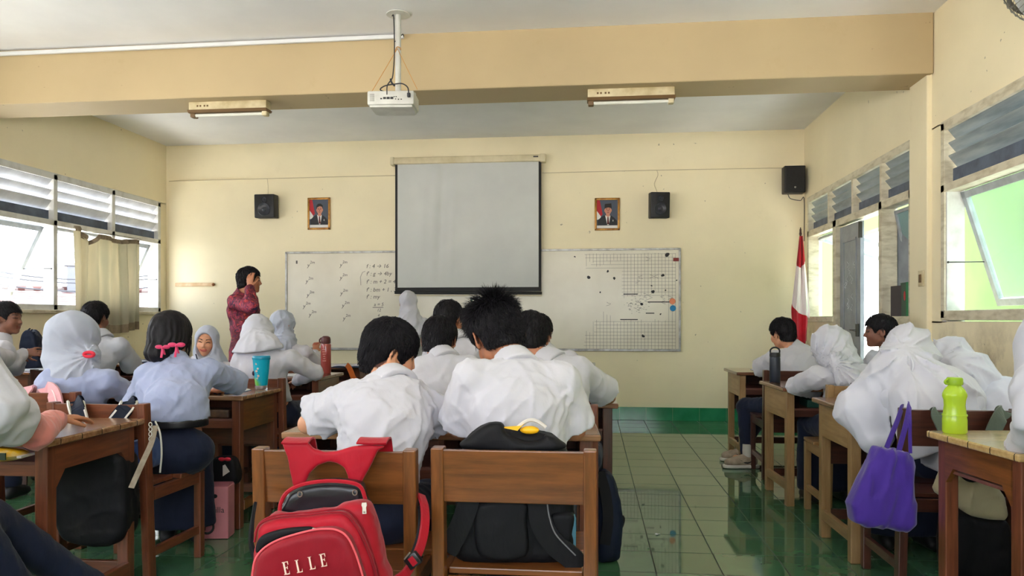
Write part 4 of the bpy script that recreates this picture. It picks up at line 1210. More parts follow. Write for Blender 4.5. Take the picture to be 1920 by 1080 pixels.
def cloth(name, c, c2, sheen=.25, rough=.75, sc=5, bmp=.25, vec=(1, 1, 1)):
    if name in MATS: return MATS[name]
    m, nt, b = _nt(name)
    col, f, _ = noise_col(nt, c, c2, sc, .3, .7, vec); nt.links.new(col, b.inputs['Base Color'])
    _, f1, _ = noise_col(nt, c, c, 22, vec=(1, 1, .35)); _, f2, _ = noise_col(nt, c, c, 420, detail=1)
    n1 = bump(nt, b, f1, bmp, .012)
    bump(nt, b, f2, .12, .001, n1)
    b.inputs['Roughness'].default_value = rough; b.inputs['Sheen Weight'].default_value = sheen
    b.inputs['Specular IOR Level'].default_value = .2
    return m
C_SHIRT = cloth('white_shirt_cotton', rgb(199, 197, 205), rgb(191, 190, 200))
C_LILAC = cloth('pale_blue_shirt_cotton', rgb(166, 174, 206), rgb(157, 167, 200))
C_GREY = cloth('grey_white_shirt_cotton', rgb(184, 185, 192), rgb(172, 174, 184))
C_VEIL = cloth('white_veil_jersey', rgb(200, 199, 208), rgb(192, 193, 205), bmp=.12)
C_VEILB = cloth('pale_grey_veil_jersey', rgb(178, 183, 199), rgb(169, 175, 192), bmp=.12)
C_VEILC = cloth('lilac_white_veil_jersey', rgb(205, 201, 218), rgb(196, 192, 212), bmp=.12)
C_NAVY = cloth('navy_twill', rgb(30, 38, 62), rgb(22, 28, 48), sheen=.1, bmp=.35)
C_NAVYL = cloth('blue_denim_twill', rgb(62, 84, 136), rgb(48, 68, 116), sheen=.1)
C_PINK = cloth('salmon_inner_sleeve', rgb(226, 142, 134), rgb(212, 126, 120), bmp=.3)
C_BELT = mat('black_belt_leather', rgb(22, 22, 26), rough=.35)
def hair_mat():
    m, nt, b = _nt('black_hair'); N = nt.nodes; L = nt.links
    c, f, v = noise_col(nt, rgb(14, 12, 16), rgb(30, 27, 32), 60, .3, .7, (1, 1, .25)); L.new(c, b.inputs['Base Color'])
    b.inputs['Roughness'].default_value = .55; b.inputs['Specular IOR Level'].default_value = .22
    bump(nt, b, f, .5, .003)
    return m
M_HAIR = hair_mat()
def batik():
    m, nt, b = _nt('red_batik_cotton'); N = nt.nodes; L = nt.links
    tc = N.new('ShaderNodeTexCoord'); nz = N.new('ShaderNodeTexNoise'); nz.inputs['Scale'].default_value = 9; nz.inputs['Detail'].default_value = 3
    nz.inputs['Distortion'].default_value = 2.2
    L.new(tc.outputs['Object'], nz.inputs['Vector'])
    vo = N.new('ShaderNodeTexVoronoi'); vo.inputs['Scale'].default_value = 15
    mp = N.new('ShaderNodeMix'); mp.data_type = 'RGBA'; mp.inputs['Factor'].default_value = .25
    L.new(tc.outputs['Object'], mp.inputs['A']); L.new(nz.outputs['Color'], mp.inputs['B']); L.new(mp.outputs['Result'], vo.inputs['Vector'])
    rp = N.new('ShaderNodeValToRGB'); e = rp.color_ramp.elements
    e[0].position = 0; e[0].color = rgb(236, 142, 112); e[1].position = 1; e[1].color = rgb(28, 26, 66)
    for p_, c in ((.22, rgb(196, 60, 66)), (.42, rgb(150, 34, 58)), (.52, rgb(40, 34, 80)), (.62, rgb(190, 70, 84)), (.75, rgb(120, 30, 60))):
        x = e.new(p_); x.color = c
    L.new(vo.outputs['Distance'], rp.inputs[0])
    rp2 = N.new('ShaderNodeValToRGB'); rp2.color_ramp.elements[0].position = .46; rp2.color_ramp.elements[1].position = .52
    rp2.color_ramp.elements[0].color = rgb(34, 30, 74); rp2.color_ramp.elements[1].color = (1, 1, 1, 1)
    L.new(nz.outputs['Fac'], rp2.inputs[0])
    L.new(mixc(nt, rp.outputs[0], rp2.outputs[0], .6, 'MULTIPLY'), b.inputs['Base Color'])
    b.inputs['Roughness'].default_value = .7
    return m
C_BATIK = batik()

def frame_of(yaw, pitch=0, roll=0):
    y, p, r = map(math.radians, (yaw, pitch, roll))
    f = np.array([-math.sin(y), math.cos(y), 0]); x = np.array([math.cos(y), math.sin(y), 0]); u = np.array([0, 0, 1.])
    f2 = f * math.cos(p) - u * math.sin(p); u2 = u * math.cos(p) + f * math.sin(p)
    u3 = u2 * math.cos(r) + x * math.sin(r); x3 = x * math.cos(r) - u2 * math.sin(r)
    return np.stack([x3, f2, u3])
def e0(q, c, r):
    a = (q - np.array(c)) / np.array(r); k0 = np.sqrt((a * a).sum(1)); b = a / np.array(r)
    return k0 * (k0 - 1) / np.maximum(np.sqrt((b * b).sum(1)), 1e-9)
def s0(q, c, r): return np.sqrt(((q - np.array(c)) ** 2).sum(1)) - r

def head_sdf(q, fem=False):
    d = e0(q, (0, -.015, .028), (.073, .092, .084))
    d = smin(d, e0(q, (0, .026, -.030), (.056, .058, .078)), .03)
    d = smin(d, s0(q, (0, .068, -.088), .018), .028)
    for s in (-1, 1):
        d = smin(d, s0(q, (s * .034, .058, -.028), .024), .02)
        d = smin(d, s0(q, (s * .043, .004, -.055), .018), .03)
    d = smin(d, cone(q, (-.034, .072, .026), (.034, .072, .026), .011, .011), .016)
    d = smin(d, cone(q, (0, .082, .014), (0, .100, -.024), .0055, .0090), .010)
    for s in (-1, 1):
        d = smin(d, s0(q, (s * .012, .090, -.031), .008), .006)
        d = smax(d, -s0(q, (s * .031, .099, .005), .0130), .010)
    d = smin(d, cone(q, (-.019, .080, -.0525), (.019, .080, -.0525), .0065, .0065), .005)
    d = smin(d, cone(q, (-.017, .079, -.0625), (.017, .079, -.0625), .0075, .0075), .005)
    for s in (-1, 1):
        M = np.array([[s * .90, .436, 0], [s * .436, -.90, .06], [0, .06, 1.0]])
        w = (q - np.array([s * .083, -.018, -.004])) @ M.T
        er = e0(w, (0, 0, 0), (.0065, .021, .034)); er = smin(er, e0(w, (0, -.008, -.020), (.008, .014, .016)), .008)
        er = smax(er, -e0(w, (.009, .0, .004), (.008, .012, .020)), .004)
        d = smin(d, er, .006)
    return d
HC_Y = [-.14, -.105, -.085, -.055, -.030, -.012, .004, .016, .030, .045, .06, .12]
HC_Z = [-.088, -.086, -.084, -.074, -.052, -.004, .016, .002, -.014, .030, .048, .050]
def hair_sdf(q, low=0.0, fringe=0.0, full=0.0):
    z = q[:, 2]
    d = e0(q, (0, -.018, .033), (.0855, .107, .097))
    d = smin(d, e0(q, (0, -.052, -.022), (.060, .055, .070)), .03)
    d = smin(d, e0(q, (0, -.047, -.062), (.064, .054, .052)), .03)
    fade = np.clip((-.02 - z) / .07, 0, 1); d = d + .004 * fade * (1 - full) - .006 * full
    d = d + .0022 * vnoise(q * np.array([160, 160, 60])) + .003 * vnoise(q * 45)
    zc = np.interp(q[:, 1], HC_Y, HC_Z) + low - fringe * (q[:, 1] > .05)
    d = smax(d, (zc - z) * .75, .006)
    for s in (-1, 1): d = smax(d, -e0(q, (s * .092, -.016, -.010), (.032, .027, .038)), .005)
    return d

def tufts(H, R, s, n, seed, spiky=0.0, low=0.0, length=.034, wd_=.0016, fringe=0.0, full=0.0):
    """tapered locks rooted all over the hair surface, combed away from the crown"""
    r = np.random.default_rng(seed)
    fn = lambda q: hair_sdf(q, low, fringe, full)
    def nrm(q):
        e = .002; o = np.stack([fn(q + np.eye(3)[i] * e) - fn(q - np.eye(3)[i] * e) for i in range(3)], 1)
        return o / (np.linalg.norm(o, axis=1)[:, None] + 1e-9)
    v = r.normal(size=(int(n * 1.9), 3)); v /= np.linalg.norm(v, axis=1)[:, None]
    c = np.array([0, -.02, .015]); rr_ = np.full(len(v), .17)
    for _ in range(22): rr_ -= fn(c + v * rr_[:, None]) * .8
    p = c + v * rr_[:, None]; nr = nrm(p)
    zc = np.interp(p[:, 1], HC_Y, HC_Z) + low - fringe * (p[:, 1] > .05)
    k = (rr_ > .03) & (nr[:, 2] > -.75) & (p[:, 2] > zc - .004) & ((nr * v).sum(1) > .15)
    k &= ~((np.abs(p[:, 0]) > .058) & (np.abs(p[:, 1] + .008) < .026) & (np.abs(p[:, 2] + .008) < .036))
    p = p[k][:n]; nr = nr[k][:n]; m = len(p)
    c0 = np.array([.012, -.055, .115])
    t = p - c0 + r.normal(size=p.shape) * .012; t -= nr * (t * nr).sum(1)[:, None]; t /= np.linalg.norm(t, axis=1)[:, None] + 1e-6
    t += r.normal(size=t.shape) * .16; t /= np.linalg.norm(t, axis=1)[:, None]
    L = length * (0.6 + .6 * r.random(m)) * np.clip((p[:, 2] + .10) / .10, .30, 1)
    top = np.clip((p[:, 2] - .05) / .05, 0, 1)
    lift = .004 + .004 * r.random(m) + spiky * top * (.016 + .034 * r.random(m))
    pts = []; q = p.copy(); last = 0
    for f, w in ((-.05, 1.0), (.35, 1.0), (.7, .75), (1.0, .12)):
        q = q + t * (L * (f - last))[:, None]; last = f
        if f > 0: q = q - nr * np.clip(fn(q), -.02, .02)[:, None]
        x = q + nr * (lift * max(f, 0) * (1.0 if spiky else .7) + .0002)[:, None]
        sd = np.cross(nr, t); a = sd * (wd_ * w); b = nr * (wd_ * w)
        pts.append(np.stack([x - a, x + a, x + b * 1.1], 1))
    V = np.stack(pts, 1).reshape(m, 12, 3)
    base = np.arange(m)[:, None] * 12; fl = []
    for i in range(3):
        for j in range(3):
            a, b_ = i * 3 + j, i * 3 + (j + 1) % 3
            fl.append([a, b_, b_ + 3, a + 3])
    F = (base[:, None, :] + np.array(fl)[None]).reshape(-1, 4)
    return V.reshape(-1, 3) * s @ R + np.asarray(H), F

def wrinkle(P, d, short, long_, seed=0.0, ridge=True):
    """noise stretched along direction d"""
    d = V3(d); d /= np.linalg.norm(d)
    l = P @ d
    Q = (P - l[:, None] * d) / short + (l / long_)[:, None] * d + seed * 7.31
    n = vnoise(Q) + .25 * vnoise(P * 9 + seed)
    return (1.15 * np.exp(-(n / .20) ** 2) - .35 + .25 * n) if ridge else n
def sstep(a, b, x):
    t = np.clip((x - a) / (b - a), 0, 1); return t * t * (3 - 2 * t)
def radial(P, G, R, n, r0, r1, seed=0.0):
    """pleats running out from the gather point G, in the plane of rows R[0], R[2]"""
    q = (P - V3(G)); x = q @ R[0]; z = q @ R[2]; r = np.sqrt(x * x + z * z)
    ph = np.arctan2(z, x)
    a = np.abs(np.sin(n * ph / 2 + 1.3 * vnoise(P * 4 + seed) + .5 * vnoise(P * 13 + seed)))
    return (.8 - 1.6 * a ** .75) * sstep(0, r0, r) * np.exp(-r / r1)
def vfolds(P, C, n, z0, z1, seed=0.0, tw=0.0):
    """folds falling from a centre line; grow between heights z0 (none) and z1 (full)"""
    q = P - V3(C); a = np.arctan2(q[:, 1], q[:, 0]) + tw * (z0 - P[:, 2])
    return np.sin(n * a + 2.0 * vnoise(P * np.array([5, 5, 2.0]) + seed)) * sstep(0, 1, (z0 - P[:, 2]) / (z0 - z1))

def hand_cones(Wr, d, n, s=1.0, curl=.6, thumb=1):
    Wr = V3(Wr); d = V3(d); d /= np.linalg.norm(d); n = V3(n); n = n - d * (n @ d); n /= np.linalg.norm(n); sd = np.cross(d, n)
    out = []; K = Wr + d * .080 * s
    for i, L in enumerate((.062, .071, .066, .052)):
        o = -.030 + .020 * i
        b = K + sd * (-thumb) * (-1) * (o * s) * (-1 if thumb > 0 else 1) * 1.0
        b = K + sd * (o * s) * (-thumb)
        a1 = curl * .7; a2 = curl * 1.5; a3 = curl * 2.2
        e1 = b + (d * math.cos(a1) + n * math.sin(a1)) * L * .45 * s
        e2 = e1 + (d * math.cos(a2) + n * math.sin(a2)) * L * .32 * s
        e3 = e2 + (d * math.cos(a3) + n * math.sin(a3)) * L * .25 * s
        out += [(b, e1, .0092 * s, .0085 * s), (e1, e2, .0085 * s, .0078 * s), (e2, e3, .0078 * s, .0068 * s)]
    tb = Wr + d * .022 * s + sd * .024 * thumb * s
    t1 = tb + (d * .62 + sd * .62 * thumb + n * .35) * .048 * s
    t2 = t1 + (d * .85 + sd * .25 * thumb + n * .4) * .034 * s
    out += [(tb, t1, .013 * s, .0105 * s), (t1, t2, .0105 * s, .0085 * s)]
    palm = (Wr, K, sd, (.024 * s, .016 * s), (.038 * s, .0125 * s))
    return palm, out

def lerp(a, b, t): return V3(a) * (1 - t) + V3(b) * t

class Fig: pass
def person(label, P, H, yaw=0, pitch=10, roll=0, face=None, N=None, SL=None, SR=None, EL=None, ER=None, WL=None, WR=None,
           s=.93, skin=SK_B, top=C_SHIRT, sleeve='short', sl_len=.62, sl_w=.07, bottom=C_NAVY, kind='boy', cell=.010, faces=False, hair_n=900,
           spiky=0.0, seed=1, fwd=0, bulk=1.0, curlL=.6, curlR=.6, handL=None, handR=None, legs=True, knees=None, ankles=None, veil=None,
           back=.05, collar=True, hem=None, shirt_low=-.10, foldamp=.0065, fringe=0.0, hairlow=0.0, skirt=False, group='students', hairfull=0.0, extra_top=None, shoes=True, flare=None, hs=1.06):
    """one figure. P pelvis, H head centre, N neck base; fwd: yaw of the body; all in metres in the room"""
    F_ = Fig()
    R = frame_of(yaw, pitch, roll); B = frame_of(fwd)
    P = V3(P); H = V3(H); hd = s * hs
    N = V3(N) if N is not None else H - R[2] * .150 * s - R[1] * .02 * s
    side = B[0]; front = B[1]
    mid = lerp(P, N, .38) - front * back
    chest = lerp(P, N, .74) - front * back * .9
    SL = V3(SL) if SL is not None else N - side * .165 * s - np.array([0, 0, .045 * s])
    SR = V3(SR) if SR is not None else N + side * .165 * s - np.array([0, 0, .045 * s])
    EL = V3(EL) if EL is not None else SL - side * .06 + front * .12 - np.array([0, 0, .20])
    ER = V3(ER) if ER is not None else SR + side * .06 + front * .12 - np.array([0, 0, .20])
    WL = V3(WL) if WL is not None else EL + front * .20 + side * .06 + np.array([0, 0, .02])
    WR = V3(WR) if WR is not None else ER + front * .20 - side * .06 + np.array([0, 0, .02])
    shs = (SR - SL); shs = shs / np.linalg.norm(shs)
    hips = [P - side * .085 * s, P + side * .085 * s]
    if knees is None: knees = [hips[0] + front * .38 * s - side * .03 - np.array([0, 0, .02]), hips[1] + front * .38 * s + side * .03 - np.array([0, 0, .02])]
    if ankles is None: ankles = [np.array([k[0], k[1], .085]) - front * .03 for k in knees]
    knees = [V3(k) for k in knees]; ankles = [V3(a) for a in ankles]
    root = empty('person', (P[0], P[1], 0), 0, label, 'person', group)
    O = V3((P[0], P[1], 0))
    hands = []
    for (Wr, E, spec, th, curl) in ((WL, EL, handL, 1, curlL), (WR, ER, handR, -1, curlR)):
        d, n = (spec if spec is not None else ((Wr - E), (0, 0, -1)))
        hands.append(hand_cones(Wr, d, n, s, curl, th))
    b = bulk
    chain = [(P, mid, (.135 * s * b, .095 * s * b), (.120 * s * b, .088 * s * b)), (mid, chest, (.120 * s * b, .088 * s * b), (.145 * s * b, .100 * s * b)),
             (chest, lerp(chest, N, .72), (.145 * s * b, .100 * s * b), (.095 * s, .062 * s))]
    def body(X):
        q = (X - H) @ R.T / hd
        d = head_sdf(q) * hd
        nk = cone(X, H - R[2] * .06 * s - R[1] * .030 * s, N, .050 * s, .058 * s)
        d = smin(d, nk, .02)
        for A, C, ra, rb in chain: d = smin(d, ecap(X, A, C, shs, ra, rb), .04)
        d = smin(d, cone(X, lerp(SL, SR, .12), lerp(SL, SR, .88), .050 * s, .050 * s), .04)
        for S_, E_, W_ in ((SL, EL, WL), (SR, ER, WR)):
            d = smin(d, cone(X, S_, E_, .048 * s * b, .038 * s), .02); d = smin(d, cone(X, E_, lerp(E_, W_, .35), .038 * s, .040 * s), .01)
            d = smin(d, cone(X, lerp(E_, W_, .35), W_, .039 * s, .025 * s), .01)
        for palm, fs in hands:
            d = smin(d, ecap(X, palm[0], palm[1], palm[2], palm[3], palm[4]), .010)
            for A, C, ra, rb in fs: d = smin(d, cone(X, A, C, ra, rb), .003)
        for h_, k_, a_ in zip(hips, knees, ankles):
            d = smin(d, cone(X, h_, k_, .078 * s, .054 * s), .02); d = smin(d, cone(X, k_, lerp(k_, a_, .35), .052 * s, .052 * s), .01)
            d = smin(d, cone(X, lerp(k_, a_, .35), a_, .052 * s, .034 * s), .01)
            d = smin(d, cone(X, a_ - V3((0, 0, .035)), a_ + front * .12 * s - V3((0, 0, .045)), .032 * s, .026 * s), .02)
        return d
    def col(X):
        q = (X - H) @ R.T / hd
        c = np.ones((len(X), 4))
        lip = (np.abs(q[:, 0]) < .023) & (q[:, 1] > .070) & (q[:, 2] < -.047) & (q[:, 2] > -.070)
        c[lip, :3] = (.86, .50, .50)
        ch = np.exp(-(((np.abs(q[:, 0]) - .04) / .02) ** 2 + ((q[:, 1] - .06) / .03) ** 2 + ((q[:, 2] + .03) / .02) ** 2))
        c[:, 1] *= 1 - .14 * ch; c[:, 2] *= 1 - .12 * ch
        br = (np.abs(np.abs(q[:, 0]) - .032) < .018) & (q[:, 1] > .06) & (np.abs(q[:, 2] - .030) < .005)
        if not faces: c[br, :3] = (.2, .16, .16)
        ey = (np.abs(np.abs(q[:, 0]) - .031) < .015) & (q[:, 1] > .055) & (np.abs(q[:, 2] - .006) < .0045)
        if not faces: c[ey, :3] = (.12, .09, .09)
        sc = (q[:, 2] > np.interp(q[:, 1], HC_Y, HC_Z) + .012) & (np.abs(q[:, 0]) < .09) & (q[:, 2] < .16)
        if kind == 'boy': c[sc, :3] = (.12, .1, .12)
        return c
    pts = [H + .13 * s, H - .13 * s, P, SL, SR, EL, ER, WL, WR] + knees + ankles + [a + front * .16 for a in ankles]
    for _, fs in hands: pts += [f[1] for f in fs]
    lo, hi = bbox(pts, .10); lo[2] = max(lo[2], 0.0)
    bo = sdf_mesh('body', body, lo, hi, cell if not faces else min(cell, .0075), [skin], root, vcol=col, origin=O)
    # ---- shirt
    hemz = hem if hem is not None else P[2] - shirt_low
    amp = foldamp
    def shirt(X):
        d = None
        for A, C, ra, rb in chain:
            e = ecap(X, A, C, shs, (ra[0] + .022, ra[1] + .022), (rb[0] + .022, rb[1] + .020))
            d = e if d is None else smin(d, e, .05)
        d = smin(d, ecap(X, P - V3((0, 0, .02)), P - V3((0, 0, max(shirt_low, 0) + .06)), shs, (.168 * s * b, .135 * s * b), (.182 * s * b, .150 * s * b)), .05)
        if hem is not None: d = smin(d, ecap(X, V3((P[0], P[1], hem + .03)), V3((P[0], P[1], hem + .09)), side, (.156 * s, .124 * s), (.148 * s, .116 * s)), .04)
        d = smin(d, cone(X, lerp(SL, SR, .04), lerp(SL, SR, .96), .060 * s, .060 * s), .05)
        for S_, E_, W_ in ((SL, EL, WL), (SR, ER, WR)):
            if sleeve == 'short':
                e = lerp(S_, E_, sl_len); ax = (E_ - S_) / np.linalg.norm(E_ - S_)
                t = cone(X, S_, e + ax * .03, .062 * s * b, sl_w)
                if flare is not None: t = smin(t, cone(X, e, e + V3(flare) * .5, sl_w * .9, sl_w * .8), .04)
                d = smin(d, smax(t, (X - e) @ ax, .006), .035)
            else:
                t = smin(cone(X, S_, E_, .066 * s * b, .056 * s), cone(X, E_, lerp(E_, W_, .94), .056 * s, .043 * s), .02)
                d = smin(d, t, .03)
        nU = (H - R[2] * .06 * s) - N; nU = nU / np.linalg.norm(nU)
        # folds: upright on the back, crosswise on the arms, fanning from the armpits
        w = wrinkle(X, (N - P) + .12 * shs, .055, .45, seed) * .55 + wrinkle(X, (N - P) * 1.4 + shs * .7, .050, .40, seed + 3) * .55 + wrinkle(X, (P - N) + shs * .45, .050, .38, seed + 5) * .45
        w2 = wrinkle(X, EL - SL + .2 * front, .035, .2, seed + 9) * .3
        d = d - amp * (w + w2)
        # openings for the neck, arms and the hem
        d = smax(d, -cone(X, N + nU * .012, N + nU * .12, .054 * s, .064 * s), .006)
        d = smax(d, -np.maximum(-((X - (N + nU * .045 * s)) @ nU), cone(X, N, N + nU * .2, .088 * s, .088 * s)), .008)
        for S_, E_, W_ in ((SL, EL, WL), (SR, ER, WR)):
            ax = (E_ - S_) / np.linalg.norm(E_ - S_)
            if sleeve == 'short':
                e = lerp(S_, E_, sl_len)
                d = smax(d, -cone(X, e - ax * .05, e + ax * .10, .046 * s, sl_w - .010), .003)
        d = smax(d, hemz - X[:, 2], .01)
        return d
    pts = [P - V3((0, 0, shirt_low)), SL, SR, N, mid - front * .05, chest - front * .05, EL, ER]
    if sleeve != 'short': pts += [WL, WR]
    lo, hi = bbox(pts, .15)
    if top is not None: sdf_mesh('shirt', shirt, lo, hi, cell, [top], root, origin=O)
    if collar and top is not None:
        nU = (H - R[2] * .06 * s - R[1] * .03 * s) - N; nU = nU / np.linalg.norm(nU)
        def colr(X):
            o_ = cone(X, N - nU * .030, N + nU * .040, .092 * s, .073 * s)
            i_ = cone(X, N - nU * .07, N + nU * .12, .064 * s, .060 * s)
            d = smax(o_, -i_, .003)
            d = smax(d, (X - (N + nU * .050 * s + R[1] * .0)) @ nU - .02 * sstep(0, .06, -(X - N) @ front), .004)
            return smax(d, -(X - (N - nU * .030)) @ nU, .004)
        lo, hi = bbox([N - nU * .05, N + nU * .08], .10)
        sdf_mesh('collar', colr, lo, hi, min(cell, .006), [top], root, origin=O)
    # ---- trousers or skirt
    if legs:
        def trs(X):
            d = ecap(X, P + V3((0, 0, .05)), P - V3((0, 0, .01)), side, (.135 * s * b, .100 * s * b), (.155 * s * b, .115 * s * b))
            for h_, k_, a_ in zip(hips, knees, ankles):
                d = smin(d, cone(X, h_, k_, .092 * s, .070 * s), .03)
                d = smin(d, cone(X, k_, a_ + V3((0, 0, .02)), .070 * s, (.085 if skirt else .062) * s), .02)
            if skirt:
                A, B_ = lerp(knees[0], knees[1], .5), lerp(ankles[0], ankles[1], .5)
                hw = np.linalg.norm(knees[0] - knees[1]) / 2 + .07
                d = smin(d, ecap(X, P, A, side, (.17 * s * b, .10), (hw, .075)), .04); d = smin(d, ecap(X, A, B_ + V3((0, 0, .03)), side, (hw, .075), (hw + .03, .10)), .04)
            d = d - .005 * wrinkle(X, (0, 0, 1), .05, .2, seed + 11) - .003 * wrinkle(X, side, .04, .12, seed + 12)
            a0 = min(a_[2] for a_ in ankles)
            return smax(d, (a0 + .0) - X[:, 2], .006)
        lo, hi = bbox([P + V3((0, 0, .08)), P] + knees + ankles, .15); lo[2] = max(lo[2], .0)
        sdf_mesh('skirt' if skirt else 'trousers', trs, lo, hi, max(cell, .010), [bottom], root, origin=O)
        if shoes:
            for a_ in ankles:
                def sh(X, a_=a_):
                    d = smin(cone(X, a_ - V3((0, 0, .02)), a_ + front * .10 - V3((0, 0, .045)), .042 * s, .034 * s), cone(X, a_ - front * .03 - V3((0, 0, .05)), a_ + front * .14 * s - V3((0, 0, .052)), .034 * s, .030 * s), .02)
                    return smax(d, .0015 + .0 - X[:, 2], .003)
                lo, hi = bbox([a_ - front * .06, a_ + front * .18], .06); lo[2] = -.01
                sdf_mesh('shoe', sh, lo, hi, .009, [M_shoe], root, origin=O)
    # ---- hair
    if kind == 'boy':
        hfn = lambda X: hair_sdf((X - H) @ R.T / hd, hairlow, fringe, hairfull) * hd
        lo, hi = bbox([H + R[2] * .03], .15)
        sdf_mesh('hair', hfn, lo, hi, .0055 if hair_n > 1500 else .007, [M_HAIR], root, origin=O,
                 extra=tufts(H, R, hd, hair_n, seed, spiky, hairlow, length=.034, wd_=.0013 if hair_n > 1500 else .0018, fringe=fringe))
    if faces:
        for sx in (-1, 1):
            pts = [H - O + (np.array([sx * (.016 + .030 * t), .0880 - .016 * t * t, .004 + .006 * math.sin(t * 3.14)]) * hd) @ R for t in (0, .25, .5, .75, 1)]
            MB().tube([Vector(p) for p in pts], lambda t: .0026 * hd * (1.1 - .6 * abs(t - .5)), 6).build('eyelash', M_HAIR, root, True)
            pts = [H - O + (np.array([sx * (.014 + .036 * t), .092 - .022 * t * t, .027 + .007 * math.sin(t * 2.6)]) * hd) @ R for t in (0, .25, .5, .75, 1)]
            MB().tube([Vector(p) for p in pts], lambda t: .0034 * hd * (1 - .6 * t), 6).build('eyebrow', M_HAIR, root, True)
    F_.root = root; F_.H = H; F_.R = R; F_.N = N; F_.P = P; F_.O = O; F_.side = side; F_.front = front; F_.s = s; F_.hd = hd
    F_.SL = SL; F_.SR = SR; F_.EL = EL; F_.ER = ER; F_.WL = WL; F_.WR = WR; F_.shs = shs; F_.cell = cell
    if veil: veil_mesh(F_, **veil)
    return F_
M_shoe = mat('black_shoe', rgb(28, 28, 32), rough=.5)
M_eyew = mat('eye_white', rgb(184, 174, 166), rough=.5, spec=.2); M_iris = mat('eye_iris', rgb(30, 18, 14), rough=.1)

def veil_mesh(F_, m=C_VEIL, prims=(), folds=None, open_=True, big=1.0, hem=None, cell=None, amp=.006, name='headscarf', hemfn=None, under=True, opening=1.0):
    """headscarf: cap round the head, wrap under the chin, plus draped pieces prims = (A, B, side, ra, rb)"""
    H, R, N, s = F_.H, F_.R, F_.N, F_.hd
    def fn(X):
        q = (X - H) @ R.T / s
        d = e0(q, (0, -.018, .030), (.094 * big, .116 * big, .106 * big)) * s
        d = smin(d, e0(q, (0, .014, -.070), (.078, .082, .062)) * s, .03)
        d = smin(d, cone(X, H - R[2] * .07 * s, N - V3((0, 0, .01)), .078 * s, .092 * s), .04)
        for A, B, sd, ra, rb in prims: d = smin(d, ecap(X, A, B, sd, ra, rb), .05)
        if folds is not None: d = d - folds(X)
        d = d - amp * .35 * wrinkle(X, R[2], .045, .2, 2.2)
        if open_:
            op = e0(q, (0, .112, -.018), (.056 * opening, .085 * opening, .082 * opening)) * s
            d = smax(d, -op, .010)
            d = smax(d, -(head_sdf(q * 1.0) * s - .002), .002) if False else d
        if hemfn is not None: d = smax(d, hemfn(X), .010)
        elif hem is not None: d = smax(d, hem - X[:, 2], .01)
        return d
    pts = [H + R[2] * .1, H - R[2] * .1, N]
    for A, B, sd, ra, rb in prims:
        m_ = max(ra + rb)
        for p in (A, B): pts += [V3(p) + m_ * .8, V3(p) - m_ * .8]
    lo, hi = bbox(pts, .09)
    return sdf_mesh(name, fn, lo, hi, cell or F_.cell, [m], F_.root, origin=F_.O)

# ---------------------------------------------------------------- the students, one by one
# boy in profile (near, left of the pair)
person('boy in white shirt turned in profile at the near middle desk', (-.735, 2.46, .53), W(734, 662, 2.74), yaw=-56, pitch=20, roll=8,
       N=W(738, 722, 2.62), SL=W(652, 752, 2.56), SR=W(778, 752, 2.64), EL=W(578, 795, 2.66), ER=W(846, 792, 2.76), WL=W(640, 800, 2.95), WR=W(868, 808, 3.0),
       s=.93, skin=SK_A, cell=.006, hair_n=5200, seed=3, hairlow=-.022, sl_len=.70, sl_w=.086, foldamp=.010, back=.04, fringe=.006)
# spiky-haired boy
person('boy with spiky hair seen from behind, in front of the black backpack', (-.235, 2.54, .53), W(932, 632, 2.74), yaw=24, pitch=34, roll=-10,
       N=W(966, 690, 2.60), SL=W(885, 712, 2.52), SR=W(1052, 714, 2.56), EL=W(860, 800, 2.62), ER=W(1078, 806, 2.62), WL=W(905, 808, 2.95), WR=W(1010, 812, 2.98),
       s=.97, skin=SK_B, cell=.006, foldamp=.007, hair_n=6500, spiky=1.0, seed=8, sl_len=.90, sl_w=.082, back=.05, bulk=1.10, hs=1.12)
# second middle row
person('short-haired boy from behind between the two near boys', (-.78, 3.64, .53), W(825, 640, 3.72), yaw=-6, pitch=20, roll=0,
       N=W(831, 676, 3.62), SL=W(788, 694, 3.58), SR=W(880, 692, 3.58), EL=W(778, 742, 3.75), ER=W(905, 742, 3.75), s=.93, skin=SK_B, cell=.008, hair_n=1500, seed=4, sl_w=.080)
person('boy resting his bare elbow on the desk beside the aisle', (-.12, 3.62, .53), W(994, 634, 3.66), yaw=8, pitch=22, roll=4,
       N=W(1030, 680, 3.56), SL=W(985, 700, 3.54), SR=W(1088, 694, 3.54), EL=W(960, 745, 3.7), ER=W(1141, 744, 3.78), WL=W(970, 750, 4.0), WR=W(1080, 752, 4.02),
       s=.95, skin=SK_B, cell=.008, hair_n=1200, seed=5, sl_w=.085, sl_len=.80)
# third and fourth middle rows
person('boy seen from behind just under the screen, between standing girl and spiky hair', (-.88, 4.76, .53), W(843, 600, 4.80), yaw=-22, pitch=8, roll=0,
       N=W(858, 640, 4.70), SL=W(812, 656, 4.66), SR=W(895, 656, 4.66), s=.95, skin=SK_B, hair_n=900, seed=6, sl_w=.08)
person('boy half hidden behind the spiky hair, farthest of the middle boys', (-.87, 5.92, .53), W(886, 604, 5.75), yaw=-10, pitch=12,
       s=.94, skin=SK_B, hair_n=700, seed=7)
person('boy with a shaved nape at the aisle, beyond the bare elbow', (-.30, 4.76, .53), W(1011, 627, 4.78), yaw=-12, pitch=16,
       N=W(1022, 664, 4.70), s=.95, skin=SK_B, hair_n=600, seed=9, sl_w=.08)

def face_opening(F_): pass
